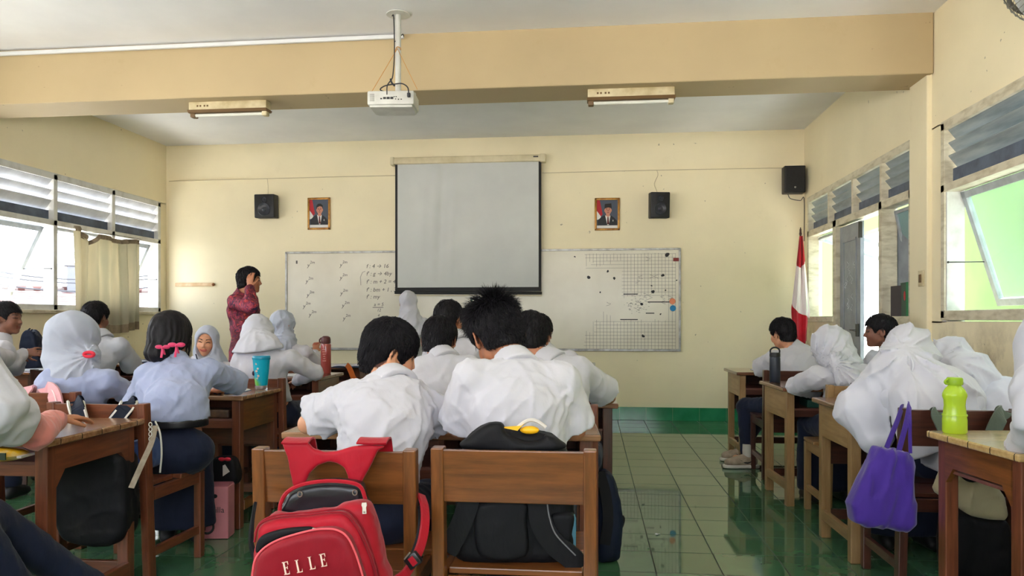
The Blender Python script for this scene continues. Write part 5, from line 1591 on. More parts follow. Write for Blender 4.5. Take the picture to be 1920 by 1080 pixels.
# standing girl near the board
f = person('girl in long white veil standing before the whiteboard', W(768, 672, 7.7), W(766, 569, 7.75), yaw=6, pitch=2, top=C_SHIRT, sleeve='long',
           N=W(769, 600, 7.7), s=.93, kind='girl', collar=False, seed=11, skirt=True, shirt_low=.16,
           knees=[W(762, 690, 7.72) - Vector((0, 0, .22)), W(775, 690, 7.72) - Vector((0, 0, .22))],
           ankles=[Vector((W(762, 600, 7.7).x, W(762, 600, 7.7).y, .085)), Vector((W(775, 600, 7.7).x, W(775, 600, 7.7).y, .085))])
N_ = f.N; sd = f.side
veil_mesh(f, C_VEIL, prims=[(N_ + V3((0, 0, .06)), N_ + V3((0, -.03, -.10)), sd, (.10, .09), (.19, .125)), (N_ + V3((0, -.03, -.10)), N_ + V3((.01, -.03, -.30)), sd, (.19, .125), (.205, .14))],
          folds=lambda X: .012 * vfolds(X, N_, 7, N_[2] + .10, N_[2] - .1, 1.0, 3) + .008 * wrinkle(X, (.5, 0, 1), .05, .25, 5),
          hemfn=lambda X: (N_[2] - .22) - X[:, 2] + .6 * np.abs(X[:, 0] - N_[0] - .04))

# ---- left column
sR = frame_of(6.12)
f = person('girl in a wide white veil behind the blue tumbler', (-2.19, 4.98, .53), W(484, 627, 5.20), yaw=-4, pitch=30, sleeve='long',
           N=W(491, 656, 5.06), SL=W(452, 676, 5.04), SR=W(546, 674, 5.04), EL=W(440, 726, 5.2), ER=W(590, 698, 5.15), WL=W(470, 742, 5.4), WR=W(556, 714, 5.42),
           s=.95, kind='girl', collar=False, seed=12, skirt=True, cell=.009, foldamp=.008)
N_ = f.N; sd = f.side
veil_mesh(f, C_VEIL, prims=[(f.H - V3((0, .02, .02)), N_ + V3((0, -.03, -.02)), sd, (.105, .11), (.150, .125)), (N_ + V3((0, -.03, -.02)), N_ + V3((-.02, -.055, -.12)), sd, (.165, .12), (.225, .12))],
          folds=lambda X: .009 * radial(X, f.H + V3((0, -.02, .08)), sR, 13, .20, .6, 2.0) + .006 * wrinkle(X, (.5, 0, 1), .05, .4, 6),
          hemfn=lambda X: (W(490, 661, 4.95).z) - X[:, 2] + .10 * (X[:, 0] - N_[0]) + .5 * (X[:, 0] - N_[0]) ** 2, cell=.008)
f = person('girl in white headscarf writing, farthest of the seated girls', (-2.50, 6.18, .53), W(531, 612, 6.25), yaw=-22, pitch=14, roll=0, sleeve='long',
           N=W(534, 650, 6.2), SL=W(505, 662, 6.2), SR=W(572, 662, 6.2), ER=W(598, 686, 6.32), WR=W(590, 662, 6.55), EL=W(500, 700, 6.3), WL=W(530, 696, 6.6),
           handR=((0.0, .3, .6), (0, 1, -.2)), s=.95, kind='girl', collar=False, seed=13, skirt=True, top=C_LILAC if False else C_SHIRT, cell=.009)
N_ = f.N; sd = f.side; R_ = f.R; H_ = f.H
veil_mesh(f, C_VEILB, prims=[(N_ + V3((0, 0, .04)), N_ + V3((-.02, -.01, -.07)), sd, (.09, .09), (.15, .11))],
          folds=lambda X: .013 * radial(X, H_ - R_[2] * .10 - R_[1] * .08, R_, 17, .04, .18) + .006 * wrinkle(X, R_[2], .04, .3, 3), cell=.008)
f = person('smiling girl in white headscarf turned to face the camera', (-2.93, 5.30, .53), W(387, 641, 5.60), yaw=-164, pitch=6, roll=-6, fwd=-110, sleeve='long',
           N=W(392, 676, 5.62), SL=W(424, 694, 5.60), SR=W(360, 694, 5.52), EL=W(432, 738, 5.5), ER=W(352, 736, 5.4), WL=W(410, 742, 5.3), WR=W(380, 742, 5.3),
           s=.92, skin=SK_A, kind='girl', collar=False, seed=14, skirt=True, faces=True, cell=.008, knees=[(-2.62, 5.24, .51), (-2.62, 5.42, .51)], hs=1.0)
N_ = f.N; R_ = f.R; H_ = f.H
veil_mesh(f, C_VEILB, prims=[(N_ + V3((0, 0, .04)), N_ + V3((.02, .0, -.10)), np.array([1., .1, 0]), (.10, .09), (.16, .12))],
          opening=1.28, folds=lambda X: .006 * vfolds(X, N_, 7, N_[2] + .14, N_[2] - .06, 4.0, 4) + .003 * wrinkle(X, R_[2], .04, .3, 4), cell=.006)
# two dark veil tapes below her chin, her smile
O_ = Vector(f.O)
for sx in (-1, 1):
    a = H_ + (np.array([sx * .050, .082, -.085])) @ R_; b_ = H_ + (np.array([sx * .028, .098, -.135])) @ R_
    MB().bar(Vector(a) - O_, Vector(b_) - O_, .008, .004, .001).build('veil_tape', C_NAVY, f.root)
M_teeth = mat('teeth_white', rgb(236, 226, 214), rough=.3); M_lip = mat('lip_rose', rgb(178, 88, 84), rough=.45)
pts = [Vector(H_ + np.array([x, .0905 - 7 * x * x, -.055 + 11 * x * x]) @ R_) - O_ for x in (-.027, -.018, -.009, 0, .009, .018, .027)]
MB().tube(pts, lambda t: .0052 * math.sin(math.pi * (.12 + .76 * t)), 8).build('lips', M_lip, f.root, True)

# teacher
Tp = W(462, 610, 6.95)
f = person('standing man in red batik shirt with a hand on his head', (Tp.x, Tp.y, .92), W(469, 526, 7.0), yaw=-66, pitch=4, fwd=-62, sleeve='long', top=C_BATIK, skin=SK_B,
           N=W(454, 556, 7.0), SR=W(441, 566, 6.82), SL=W(470, 562, 7.14), ER=W(472, 577, 6.62), WR=W(468, 540, 6.78), EL=W(476, 600, 7.2), WL=W(484, 622, 7.1),
           handR=((-.02, .16, .9), (0.2, 1, 0)), s=1.02, kind='boy', hair_n=900, seed=15, cell=.008, shirt_low=.14, curlR=.25, group=None,
           knees=[(Tp.x + .02, Tp.y + .10, .50), (Tp.x + .02, Tp.y - .08, .50)], ankles=[(Tp.x, Tp.y + .12, .085), (Tp.x - .02, Tp.y - .10, .085)], hs=1.0, back=.0)

# ---- window column
person('boy in grey-white shirt seen from behind, below the curtain', (-3.93, 5.52, .53), W(181, 596, 5.95), yaw=-6, pitch=10, roll=0, sleeve='short', top=C_GREY,
       N=W(190, 634, 5.88), SL=W(152, 652, 5.85), SR=W(226, 648, 5.85), EL=W(140, 690, 5.95), ER=W(248, 686, 6.05), WR=W(262, 692, 6.35), WL=W(170, 690, 6.3),
       s=.97, skin=SK_C, hair_n=900, seed=16, sl_w=.085, sl_len=1.0, cell=.009)
f = person('boy in profile with hands raised before his chest, by the windows', (-4.40, 5.06, .53), W(14, 598, 5.45), yaw=-82, pitch=2, fwd=-62, sleeve='long', top=C_SHIRT,
           N=W(0, 640, 5.4), SR=W(6, 655, 5.25), SL=W(4, 655, 5.58), ER=W(22, 682, 5.3), WR=W(44, 662, 5.42), EL=W(30, 690, 5.7), WL=W(40, 664, 5.62),
           handR=((.95, .2, .1), (0, 1, -.2)), handL=((.95, -.2, .15), (0, -1, -.2)), s=.95, skin=SK_C, hair_n=700, seed=17, cell=.008)
person('student at the frame edge, only a white sleeve showing', (-3.95, 4.25, .53), W(-70, 610, 4.65), yaw=-20, pitch=10, sleeve='long',
       N=W(-66, 655, 4.6), SL=W(-110, 672, 4.5), SR=W(-18, 664, 4.6), ER=W(10, 672, 4.82), WR=W(-30, 694, 5.1), s=.95, skin=SK_C, hair_n=400, seed=18)

# ---- second row, left column
f = person('girl in pale grey headscarf gathered by a red ring', (-2.86, 3.93, .53), W(142, 640, 4.12), yaw=-14, pitch=10, roll=6, sleeve='long', top=C_LILAC,
           N=W(146, 698, 4.02), SL=W(98, 716, 3.98), SR=W(200, 714, 4.02), EL=W(74, 752, 4.05), ER=W(238, 738, 4.16), WL=W(110, 752, 4.3), WR=W(262, 722, 4.42),
           s=.97, kind='girl', collar=False, seed=19, skirt=True, cell=.008, foldamp=.008)
N_ = f.N; R_ = f.R; H_ = f.H; G_ = V3(W(171, 664, 4.02))
sR = frame_of(6.12)
veil_mesh(f, C_VEILB, prims=[(H_ - V3((.015, .015, -.03)), H_ - V3((.03, .03, .09)), sR[0], (.135, .135), (.115, .12)), (H_ - V3((.04, .02, .09)), N_ - V3((.03, .0, .0)), sR[0], (.10, .10), (.125, .10)),
                             (G_ + V3((-.03, .03, 0)), G_ + V3((.0, .01, 0)), sR[0], (.06, .05), (.03, .03))],
          folds=lambda X: .012 * radial(X, G_, sR, 15, .05, .20, 2.0) + .006 * radial(X, G_, sR, 27, .03, .10, 3.0), cell=.0065, big=1.08)
M_red = mat('red_ring_cloth', rgb(216, 40, 66), rough=.5)
g_ = Vector(G_) - Vector(f.O) + Vector((.012, -.035, 0))
MB().tube([g_ + Vector((.028 * math.cos(a), .0, .012 * math.sin(a))) for a in [k * math.pi / 8 for k in range(16)]], .009, 8, closed=True).build('red_scarf_ring', M_red, f.root, True)['label'] = 'bright red gather ring'

f = person('girl with black hair tied by pink bows, seen from behind', (-2.03, 3.47, .54), W(324, 630, 3.91), yaw=-10, pitch=6, roll=0, fwd=22, knees=[(-2.27, 3.80, .50), (-2.13, 3.84, .50)], sleeve='short', top=C_LILAC, skin=SK_B,
           N=W(328, 684, 3.86), SL=W(276, 706, 3.80), SR=W(392, 696, 3.86), EL=W(256, 760, 3.95), ER=W(444, 718, 4.14), WL=W(300, 752, 4.25), WR=W(408, 730, 4.30),
           s=.97, kind='girl', seed=20, skirt=True, cell=.0065, hem=.700, sl_len=1.04, sl_w=.072, back=.03, foldamp=.008, bulk=1.0)
N_ = f.N; R_ = f.R; H_ = f.H; O_ = Vector(f.O)
def bowhair(X):
    q = (X - H_) @ R_.T / f.s
    d = e0(q, (0, -.022, .032), (.098, .122, .106))
    d = smin(d, e0(q, (0, -.062, -.050), (.094, .072, .074)), .04)
    d = smin(d, e0(q, (.006, -.116, -.100), (.068, .050, .052)), .03)
    for s_ in (-1, 1): d = smin(d, e0(q, (s_ * .074, -.014, -.010), (.034, .040, .056)), .02)
    a = np.arctan2(q[:, 0], -q[:, 1])
    d = d - .0035 * np.sin(a * 26 + 3 * vnoise(q * 14)) * sstep(.12, .0, q[:, 2]) - .003 * vnoise(q * np.array([90, 90, 20]))
    return smax(d, -e0(q, (0, .115, -.03), (.062, .08, .10)), .01) * f.s
lo, hi = bbox([H_ + R_[2] * .05, H_ - R_[2] * .1 - R_[1] * .09], .13)
# loose strands at the side and the nape
sv, sf = [], []
rr = random.Random(5)
for k in range(90):
    a = rr.uniform(-1.9, 1.9); z0 = rr.uniform(-.04, .06)
    p0 = np.array([.094 * math.sin(a), -.02 - .105 * math.cos(a), z0]); L_ = rr.uniform(.05, .12)
    if rr.random() < .25: p0 = np.array([.088, .03, .0]) + np.array([rr.uniform(-.01, .008), rr.uniform(-.02, .01), 0]); L_ = .13
    for j, (f_, w_) in enumerate(((0, 1), (.4, 1), (.75, .7), (1, .1))):
        p = p0 * np.array([1 - .25 * f_ * (L_ < .12), 1 - .1 * f_, 1]) - np.array([0, 0, L_ * f_]) + np.array([.004 * math.sin(k + 3 * f_), 0, 0])
        for c in ((-1, 0), (1, 0), (0, 1)): sv.append(H_ + (p + np.array([c[0] * .0018 * w_, -c[1] * .0018 * w_, 0])) * f.s @ R_)
    b0 = k * 12
    for i in range(3):
        for j in range(3): sf.append([b0 + i * 3 + j, b0 + i * 3 + (j + 1) % 3, b0 + (i + 1) * 3 + (j + 1) % 3, b0 + (i + 1) * 3 + j])
sdf_mesh('hair', bowhair, lo, hi, .0055, [M_HAIR], f.root, origin=f.O, extra=(np.array(sv), np.array(sf)))
M_bow = mat('pink_ribbon', rgb(206, 40, 96), rough=.45, sheen=.3)
for u, v, sc in ((305, 652, 1.0), (331, 648, 1.15)):
    c = W(u, v, 3.725) - O_; b_ = MB()
    for sx in (-1, 1): b_.sph(c + Vector((sx * .020 * sc, .0, .004)), .017 * sc, 12, (1.25, .5, .62))
    b_.sph(c, .008 * sc, 8)
    b_.bar(c, c + Vector((-.004, -.006, -.050 * sc)), .012, .003, .001).bar(c, c + Vector((.014, -.004, -.034 * sc)), .011, .003, .001)
    b_.build('hair_bow', M_bow, f.root, True)['label'] = 'pink ribbon bow'
P_ = Vector((f.P[0], f.P[1], 0)) - O_
def beltsdf(X):
    c = V3((f.P[0], f.P[1] + .0, .69)); 
    o_ = ecap(X, c - V3((0, 0, .1)), c + V3((0, 0, .1)), f.side, (.149, .116), (.147, .113))
    return smax(smax(o_, X[:, 2] - .708, .003), .668 - X[:, 2], .003)
lo, hi = bbox([(f.P[0], f.P[1], .69)], .2); lo[2] = .64; hi[2] = .73
sdf_mesh('belt', beltsdf, lo, hi, .006, [C_BELT], f.root, origin=f.O)
MB().box(-.022, .022, -.004, .004, -.02, .02, .002).build('belt_loop', C_NAVY, f.root).location = (-.05, -.122, .69)

# pink-sleeved student at the left edge
f = person('student whose salmon sleeve and hand lie on the near desk by the frame edge', (-2.06, 2.04, .53), W(-120, 600, 2.34), yaw=-25, pitch=20, sleeve='long', top=C_PINK,
           N=W(-90, 690, 2.30), SL=W(-190, 740, 2.15), SR=W(-12, 742, 2.34), ER=W(66, 812, 2.56), WR=W(104, 786, 2.80), EL=W(-120, 800, 2.5), WL=W(-20, 800, 2.75),
           handR=((.35, .9, -.02), (0, 0, -1)), curlR=.35, s=.95, kind='girl', collar=False, seed=21, cell=.0065, skin=SK_B, skirt=False,
           knees=[W(-60, 985, 2.40), W(-20, 975, 2.56)], ankles=[W(90, 1200, 2.62), W(205, 1136, 2.92)])
N_ = f.N; sR = frame_of(6.12)
veil_mesh(f, C_VEIL, prims=[(N_ + V3((0, 0, .05)), N_ + V3((0, -.0, -.10)), f.side, (.12, .11), (.22, .16)),
                            (V3(W(-70, 730, 2.30)), V3(W(18, 782, 2.44)), (0, .3, 1), (.09, .09), (.085, .075)), (V3(W(-120, 780, 2.2)), V3(W(20, 800, 2.44)), (0, .3, 1), (.09, .09), (.05, .07))],
          folds=lambda X: .008 * wrinkle(X, (1, 0, -.6), .06, .3, 7), hem=.72, cell=.008)

# ---- right column
f = person('boy beside the flag leaning on his desk', (1.60, 6.00, .53), W(1466, 626, 6.02), yaw=34, pitch=14, roll=-4, fwd=45, sleeve='short', top=C_SHIRT,
           N=W(1489, 654, 5.98), SL=W(1452, 672, 5.95), SR=W(1518, 668, 5.95), EL=W(1424, 692, 6.12), ER=W(1534, 708, 6.0), WL=W(1436, 700, 6.42), WR=W(1500, 702, 6.4),
           s=.97, skin=SK_A, hair_n=900, seed=22, sl_w=.085, sl_len=1.0, cell=.008, shoes=False, foldamp=.008,
           knees=[W(1398, 762, 6.12), W(1432, 765, 6.3)], ankles=[W(1402, 852, 6.05), W(1392, 842, 6.35)])
M_snk = mat('sneaker_beige', rgb(176, 160, 140), rgb(150, 134, 116), rough=.6, scale=20); M_snd = mat('sneaker_dark', rgb(40, 36, 38), rough=.5); M_snw = mat('sneaker_white', rgb(206, 200, 192), rough=.5)
def sneaker(F_, a, ang):
    c = math.cos(ang); s_ = math.sin(ang); d = V3((c, s_, 0)); a = V3((a[0], a[1], 0))
    nrm = V3((s_, -c, 0))
    if nrm[1] > 0: nrm = -nrm
    def up(X):
        u_ = smin(cone(X, a + V3((0, 0, .085)), a + d * .10 + V3((0, 0, .052)), .040, .036), cone(X, a - d * .04 + V3((0, 0, .055)), a + d * .155 + V3((0, 0, .045)), .040, .034), .03)
        u_ = smax(u_, -cone(X, a + V3((0, 0, .10)), a + V3((0, 0, .2)), .030, .034), .004)
        return smax(u_, .026 - X[:, 2], .003)
    lo, hi = bbox([a, a + d * .17], .08); lo[2] = 0; hi[2] = .16
    sdf_mesh('sneaker', up, lo, hi, .006, [M_snk], F_.root, origin=F_.O)
    def so(X):
        q = X - a; l = q @ d; w_ = q @ nrm
        d_ = np.maximum(np.sqrt((np.maximum(np.abs(l - .055) - .105, 0)) ** 2 + w_ ** 2) - .044, X[:, 2] - .030)
        return smax(d_, .002 - X[:, 2], .002)
    sdf_mesh('sneaker_sole', so, lo - V3((.02, .02, 0)), hi + V3((.02, .02, 0)), .006, [M_snw], F_.root, origin=F_.O)
    A = Vector(a + nrm * .0405 + V3((0, 0, .052))) - Vector(F_.O)
    pts = [(-.035, .020), (.0, -.004), (.025, -.010), (.045, -.004), (.066, .018), (.040, .004), (.020, .002), (.0, .010)]
    MB().prism([(-p[0] + .04, p[1]) for p in pts], A, Vector(d), (0, 0, 1), Vector(nrm), .003).build('swoosh_mark', M_snd, F_.root)
sneaker(f, W(1402, 868, 6.0), math.radians(186)); sneaker(f, W(1396, 862, 6.28), math.radians(175))
for a_ in (W(1402, 868, 6.0), W(1396, 862, 6.28)):
    MB().lathe([(.040, 0), (.042, .05), (.040, .10)], (a_.x - f.O[0], a_.y - f.O[1], .09), 20).build('sock', M_snw, f.root, True)

f = person('girl in white headscarf bending over the desk with the black flask', (1.60, 4.74, .53), W(1556, 654, 4.68), yaw=22, pitch=24, roll=-10, fwd=10, sleeve='long', top=C_SHIRT,
           N=W(1588, 700, 4.50), SL=W(1530, 708, 4.46), SR=W(1628, 706, 4.42), EL=W(1492, 724, 4.66), ER=W(1650, 760, 4.5), WL=W(1530, 736, 4.95), WR=W(1600, 740, 4.85),
           s=.97, kind='girl', collar=False, seed=23, skirt=True, cell=.008, foldamp=.009)
N_ = f.N; R_ = f.R; H_ = f.H; G_ = V3(W(1546, 676, 4.50)); sR = frame_of(6.12)
veil_mesh(f, C_VEIL, prims=[(H_ - V3((-.02, .02, .0)), V3(W(1585, 690, 4.48)), sR[0], (.11, .12), (.105, .09)),
                            (V3(W(1566, 668, 4.42)), V3(W(1578, 716, 4.34)), sR[0], (.035, .03), (.05, .03)), (V3(W(1582, 690, 4.38)), V3(W(1612, 716, 4.30)), sR[0], (.045, .04), (.06, .025))],
          folds=lambda X: .016 * radial(X, G_, sR, 21, .04, .30, 5.0) + .006 * wrinkle(X, (.3, 0, 1), .035, .35, 9), cell=.0065, big=1.06)

person('boy in profile looking out of the door', (2.13, 5.74, .53), W(1648, 622, 5.58), yaw=74, pitch=4, fwd=35, sleeve='short', top=C_GREY,
       N=W(1672, 654, 5.58), SL=W(1640, 672, 5.60), SR=W(1696, 676, 5.50), s=.97, skin=SK_C, hair_n=900, seed=24, cell=.008, sl_w=.085, EL=W(1626, 706, 5.7), ER=W(1716, 720, 5.55))

# two girls leaning together
f = person('girl leaning forward under a very long white veil', (1.66, 3.74, .53), W(1703, 668, 3.62), yaw=6, pitch=38, roll=0, fwd=5, sleeve='long', top=C_VEIL,
           N=W(1752, 716, 3.42), SL=W(1680, 742, 3.46), SR=W(1812, 742, 3.40), EL=W(1618, 786, 3.62), ER=W(1830, 800, 3.5), WL=W(1650, 770, 3.86), WR=W(1760, 770, 3.86),
           s=.97, kind='girl', collar=False, seed=25, skirt=True, cell=.009)
N_ = f.N; H_ = f.H; sR = frame_of(6.12); G_ = V3(W(1700, 652, 3.45))
vz = [V3(W(*p)) for p in ((1690, 700, 3.52), (1618, 772, 3.58), (1640, 822, 3.52), (1752, 740, 3.38), (1775, 830, 3.34), (1762, 890, 3.34), (1820, 752, 3.40), (1850, 768, 3.52))]
veil_mesh(f, C_VEIL, prims=[(H_ - V3((0, .02, .0)), vz[0], sR[0], (.12, .12), (.13, .11)), (vz[0], vz[1], (0, 1, 0), (.12, .13), (.10, .115)), (vz[1], vz[2], sR[0], (.125, .10), (.09, .07)),
                            (vz[0], vz[3], (0, 1, 0), (.11, .12), (.13, .14)), (vz[3], vz[4], sR[0], (.20, .13), (.20, .12)), (vz[4], vz[5], sR[0], (.17, .12), (.14, .10))],
          folds=lambda X: .020 * radial(X, G_, sR, 11, .12, .9, 6.0) + .006 * radial(X, G_, sR, 17, .02, .10, 7.0) + .006 * wrinkle(X, (-.5, 0, 1), .06, .6, 11),
          hemfn=lambda X: np.maximum(W(1640, 868, 3.5).z - X[:, 2] + .55 * np.abs(X[:, 0] - W(1640, 868, 3.5).x - .0) * (X[:, 0] < 1.5), -1), cell=.0065, amp=.004, big=1.04)
pts = [W(1708, 668, 3.42), W(1712, 686, 3.38), W(1706, 706, 3.36), W(1698, 722, 3.345), W(1706, 735, 3.34)]
MB().tube([p - Vector(f.O) for p in bez(pts, 6)], .005, 7).build('veil_tie_cord', C_VEIL, f.root, True)
f = person('second leaning girl in white by the wall, head low', (2.08, 3.74, .53), W(1780, 684, 3.86), yaw=28, pitch=40, roll=0, fwd=15, sleeve='long', top=C_VEIL,
           N=W(1826, 722, 3.72), SL=W(1770, 742, 3.74), SR=W(1868, 752, 3.66), EL=W(1752, 780, 3.95), ER=W(1872, 800, 3.75), s=.97, kind='girl', collar=False, seed=26, skirt=True, cell=.010)
N_ = f.N; H_ = f.H; G2_ = V3(W(1776, 670, 3.7))
veil_mesh(f, C_VEIL, prims=[(H_ - V3((0, .02, .0)), V3(W(1812, 710, 3.70)), sR[0], (.12, .12), (.13, .12)), (V3(W(1812, 712, 3.70)), V3(W(1846, 768, 3.66)), sR[0], (.14, .12), (.17, .12)),
                            (V3(W(1846, 768, 3.66)), V3(W(1850, 840, 3.6)), sR[0], (.17, .12), (.16, .10))],
          folds=lambda X: .016 * radial(X, G2_, sR, 11, .10, .7, 8.0) + .007 * wrinkle(X, (.6, 0, -1), .055, .5, 13), cell=.008, hem=.62)

f = person('student at the frame edge with a white sleeve beside the green bottle', (1.66, 2.12, .53), W(1990, 640, 2.40), yaw=12, pitch=28, fwd=5, sleeve='long', top=C_SHIRT,
           N=W(2030, 720, 2.28), SL=W(1960, 760, 2.26), SR=W(2120, 765, 2.2), EL=W(1925, 836, 2.46), WL=W(1912, 842, 2.62), s=.97, kind='girl', collar=False, seed=27, skirt=True, cell=.008, foldamp=.0078)
N_ = f.N; H_ = f.H
veil_mesh(f, C_VEIL, prims=[(H_ - V3((0, .0, .03)), V3(W(1985, 740, 2.36)), sR[0], (.13, .13), (.125, .11)), (V3(W(2010, 740, 2.28)), V3(W(2040, 800, 2.2)), sR[0], (.17, .12), (.2, .13))],
          folds=lambda X: .008 * wrinkle(X, (.3, 0, -1), .05, .35, 14), cell=.009, hem=.86)

# ================================================================ BAGS AND SMALL THINGS
AXr = Vector((CA, SA, 0)); AYu = Vector((0, 0, 1)); AZc = Vector((SA, -CA, 0))   # right, up, towards the back of the room
def px(pts, ox=0, oy=0, k=1.0): return [(ox + x / k, oy + y / k) for x, y in pts]
def sd_poly(x, y, pts):
    P = np.array(pts, float); n = len(P)
    d = np.full(len(x), 1e9); s = np.ones(len(x))
    for i in range(n):
        a = P[i]; b = P[i - 1]; e = b - a
        wx, wy = x - a[0], y - a[1]
        t = np.clip((wx * e[0] + wy * e[1]) / (e @ e + 1e-12), 0, 1)
        bx, by = wx - e[0] * t, wy - e[1] * t
        d = np.minimum(d, bx * bx + by * by)
        c1 = y >= a[1]; c2 = y < b[1]; c3 = e[0] * wy > e[1] * wx
        s = np.where((c1 & c2 & c3) | (~c1 & ~c2 & ~c3), -s, s)
    return s * np.sqrt(d)
def smooth_loop(pts, n=5):
    P = [Vector((p[0], p[1], 0)) for p in pts]; m = len(P); out = []
    for i in range(m):
        a, b, c, d = P[i - 1], P[i], P[(i + 1) % m], P[(i + 2) % m]
        for k in range(n):
            t = k / n
            v = 0.5 * ((2 * b) + (c - a) * t + (2 * a - 5 * b + 4 * c - d) * t * t + (3 * b - a - 3 * c + d) * t ** 3)
            out.append((v.x, v.y))
    return out
def slab(name, pts, t0, t1, m, parent, r=.02, cell=.006, wr=.004, sm=True, origin=None, scale_t=None, seed=0.0, extra=None, puff=0.0):
    """cushion-like solid whose silhouette is pts (frame pixels at depth t0), reaching from depth t0 back to t1"""
    tt = scale_t or t0
    P2 = [((u - 960) / FOC * tt, HCAM - (v - 600) / FOC * tt) for u, v in pts]
    if sm: P2 = smooth_loop(P2)
    c = (t0 + t1) / 2; h = abs(t1 - t0) / 2
    f = np.array([-SA, CA, 0]); rt = np.array([CA, SA, 0])
    cx = np.mean([p[0] for p in P2]); cy = np.mean([p[1] for p in P2])
    wx = max(p[0] for p in P2) - min(p[0] for p in P2)
    def fn(X):
        x = X @ rt; y = X[:, 2]; z = X @ f - c
        d2 = sd_poly(x, y, P2)
        hh = h
        if puff: hh = h - puff * (1 - np.clip(-d2 / .10, 0, 1)) ** 2
        a = d2 + r; b = np.abs(z) - hh + r
        d = np.sqrt(np.maximum(a, 0) ** 2 + np.maximum(b, 0) ** 2) + np.minimum(np.maximum(a, b), 0) - r
        if wr: d = d - wr * (wrinkle(X, (.3, 0, 1), .05, .16, seed) * .6 + wrinkle(X, (1, 0, .2), .04, .14, seed + 4) * .5)
        if extra is not None: d = extra(X, d)
        return d
    xs = [p[0] for p in P2]; ys = [p[1] for p in P2]
    cor = [rt * x + f * z + np.array([0, 0, y]) for x in (min(xs), max(xs)) for z in (c - h, c + h) for y in (min(ys), max(ys))]
    lo, hi = bbox(cor, .03); lo[2] = max(lo[2], .002)
    return sdf_mesh(name, fn, lo, hi, cell, [m] if not isinstance(m, list) else m, parent, origin=origin)
def fpath(pts, t):
    """pixel path at depth t (or per-point (u, v, t))"""
    return [W(p[0], p[1], p[2] if len(p) > 2 else t) for p in pts]
def over(p, t): s = min(1, max(0, (t - .12) / .2)); return AYu * (1 - s) + AZc * s
def strap(name, pts, t, w_, th, m, parent, O, n=6, nrm=None, smooth=True):
    P = [p - O for p in (bez(fpath(pts, t), n) if smooth else fpath(pts, t))]
    return MB().tube(P, 0, flat=(w_, th, nrm or tuple(AZc))).build(name, m, parent, False)
def piping(name, pts, t, r, m, parent, O, n=5):
    P = [p - O for p in bez(fpath(pts, t), n)]
    return MB().tube(P, r, 7).build(name, m, parent, True)

R_FAB = cloth('red_nylon', rgb(172, 12, 36), rgb(152, 8, 30), sheen=.15, rough=.5, bmp=.3)
R_DRK = cloth('dark_red_nylon', rgb(142, 8, 30), rgb(122, 5, 24), sheen=.15, rough=.5, bmp=.3)
B_FAB = cloth('black_nylon', rgb(22, 22, 26), rgb(15, 15, 18), sheen=.0, rough=.6, bmp=.3)
B_LTH = mat('black_vinyl', rgb(28, 28, 34), rgb(16, 16, 20), rough=.28, scale=6, bmp=.15)
N_FAB = cloth('navy_nylon', rgb(28, 36, 56), rgb(18, 24, 40), sheen=.0, rough=.6, bmp=.3)
M_zip = mat('zip_pull_silver', rgb(150, 142, 130), rough=.35, metal=.7)
M_buck = mat('buckle_black_plastic', rgb(24, 22, 26), rough=.3)
M_let = mat('letter_cream', rgb(238, 206, 192), rough=.6)

# ---- red backpack over the near chair
O = Vector((W(610, 1000, 1.98).x, W(610, 1000, 1.98).y, .45))
rb = empty('backpack', O, 0, 'red backpack with ELLE lettering hung on the near chair', 'backpack', 'backpacks')
c3 = lambda p: px(p, 440, 760, 3.374); c8 = lambda p: px(p, 460, 900, 5.333)
slab('yoke_strap', c3([(292, 238), (370, 236), (460, 236), (495, 278), (560, 298), (640, 293), (740, 262), (850, 250), (960, 262), (905, 285), (850, 400), (790, 508), (722, 492), (712, 445), (690, 395), (640, 366), (590, 360), (520, 385), (470, 432), (440, 500), (365, 520), (352, 440), (330, 330)]),
     2.065, 2.085, R_FAB, rb, r=.006, cell=.0045, wr=.0014, sm=False, origin=O)
for ua, ub in ((527, 577), (668, 724)):
    MB().grid(lambda a, b, ua=ua, ub=ub: W(ua + (ub - ua) * a, 830 + 1.0 * math.sin(a * 3), 2.06) + Vector((0, 1, 0)) * (b * .075) + Vector((0, 0, .010 * math.sin(math.pi * b) - (.035 * max(0, b - .75) / .25))) - O, 8, 10, .005).build('yoke_loop', R_FAB, rb, True)
slab('top_pocket', c3([(285, 690), (300, 610), (340, 552), (430, 512), (560, 492), (700, 494), (790, 520), (815, 600), (830, 680), (560, 720)]), 1.99, 2.07, B_LTH, rb, r=.02, cell=.005, wr=.002, origin=O)
piping('rim_piping', c3([(283, 690), (292, 620), (330, 552), (420, 503), (560, 480), (700, 484), (792, 512), (826, 590), (842, 660)]), 1.985, .0055, R_FAB, rb, O)
for x, y in ((412, 562), (760, 552)):
    c = W(440 + x / 3.374, 760 + y / 3.374, 1.984) - O
    MB().tube([c + AXr * .006 * math.cos(k * math.pi / 8) + AYu * .007 * math.sin(k * math.pi / 8) for k in range(16)], .0017, 6, closed=True).build('eyelet', M_zip, rb, True)
slab('main_body', c8([(85, 640), (100, 520), (170, 430), (215, 372), (370, 392), (560, 368), (740, 348), (870, 325), (950, 278), (1080, 250), (1160, 256), (1215, 290), (1245, 360), (1290, 520), (1335, 690), (1375, 880), (1430, 1020), (1420, 1400), (700, 1460), (70, 1400), (55, 800)]),
     1.90, 2.00, R_FAB, rb, r=.03, cell=.006, wr=.0045, origin=O, seed=2)
slab('middle_pocket', c8([(95, 660), (130, 470), (300, 392), (600, 366), (880, 338), (1000, 360), (1100, 470), (1190, 640), (1270, 860), (1320, 1100), (1320, 1400), (70, 1400)]),
     1.865, 1.94, R_FAB, rb, r=.022, cell=.006, wr=.003, origin=O, seed=3)
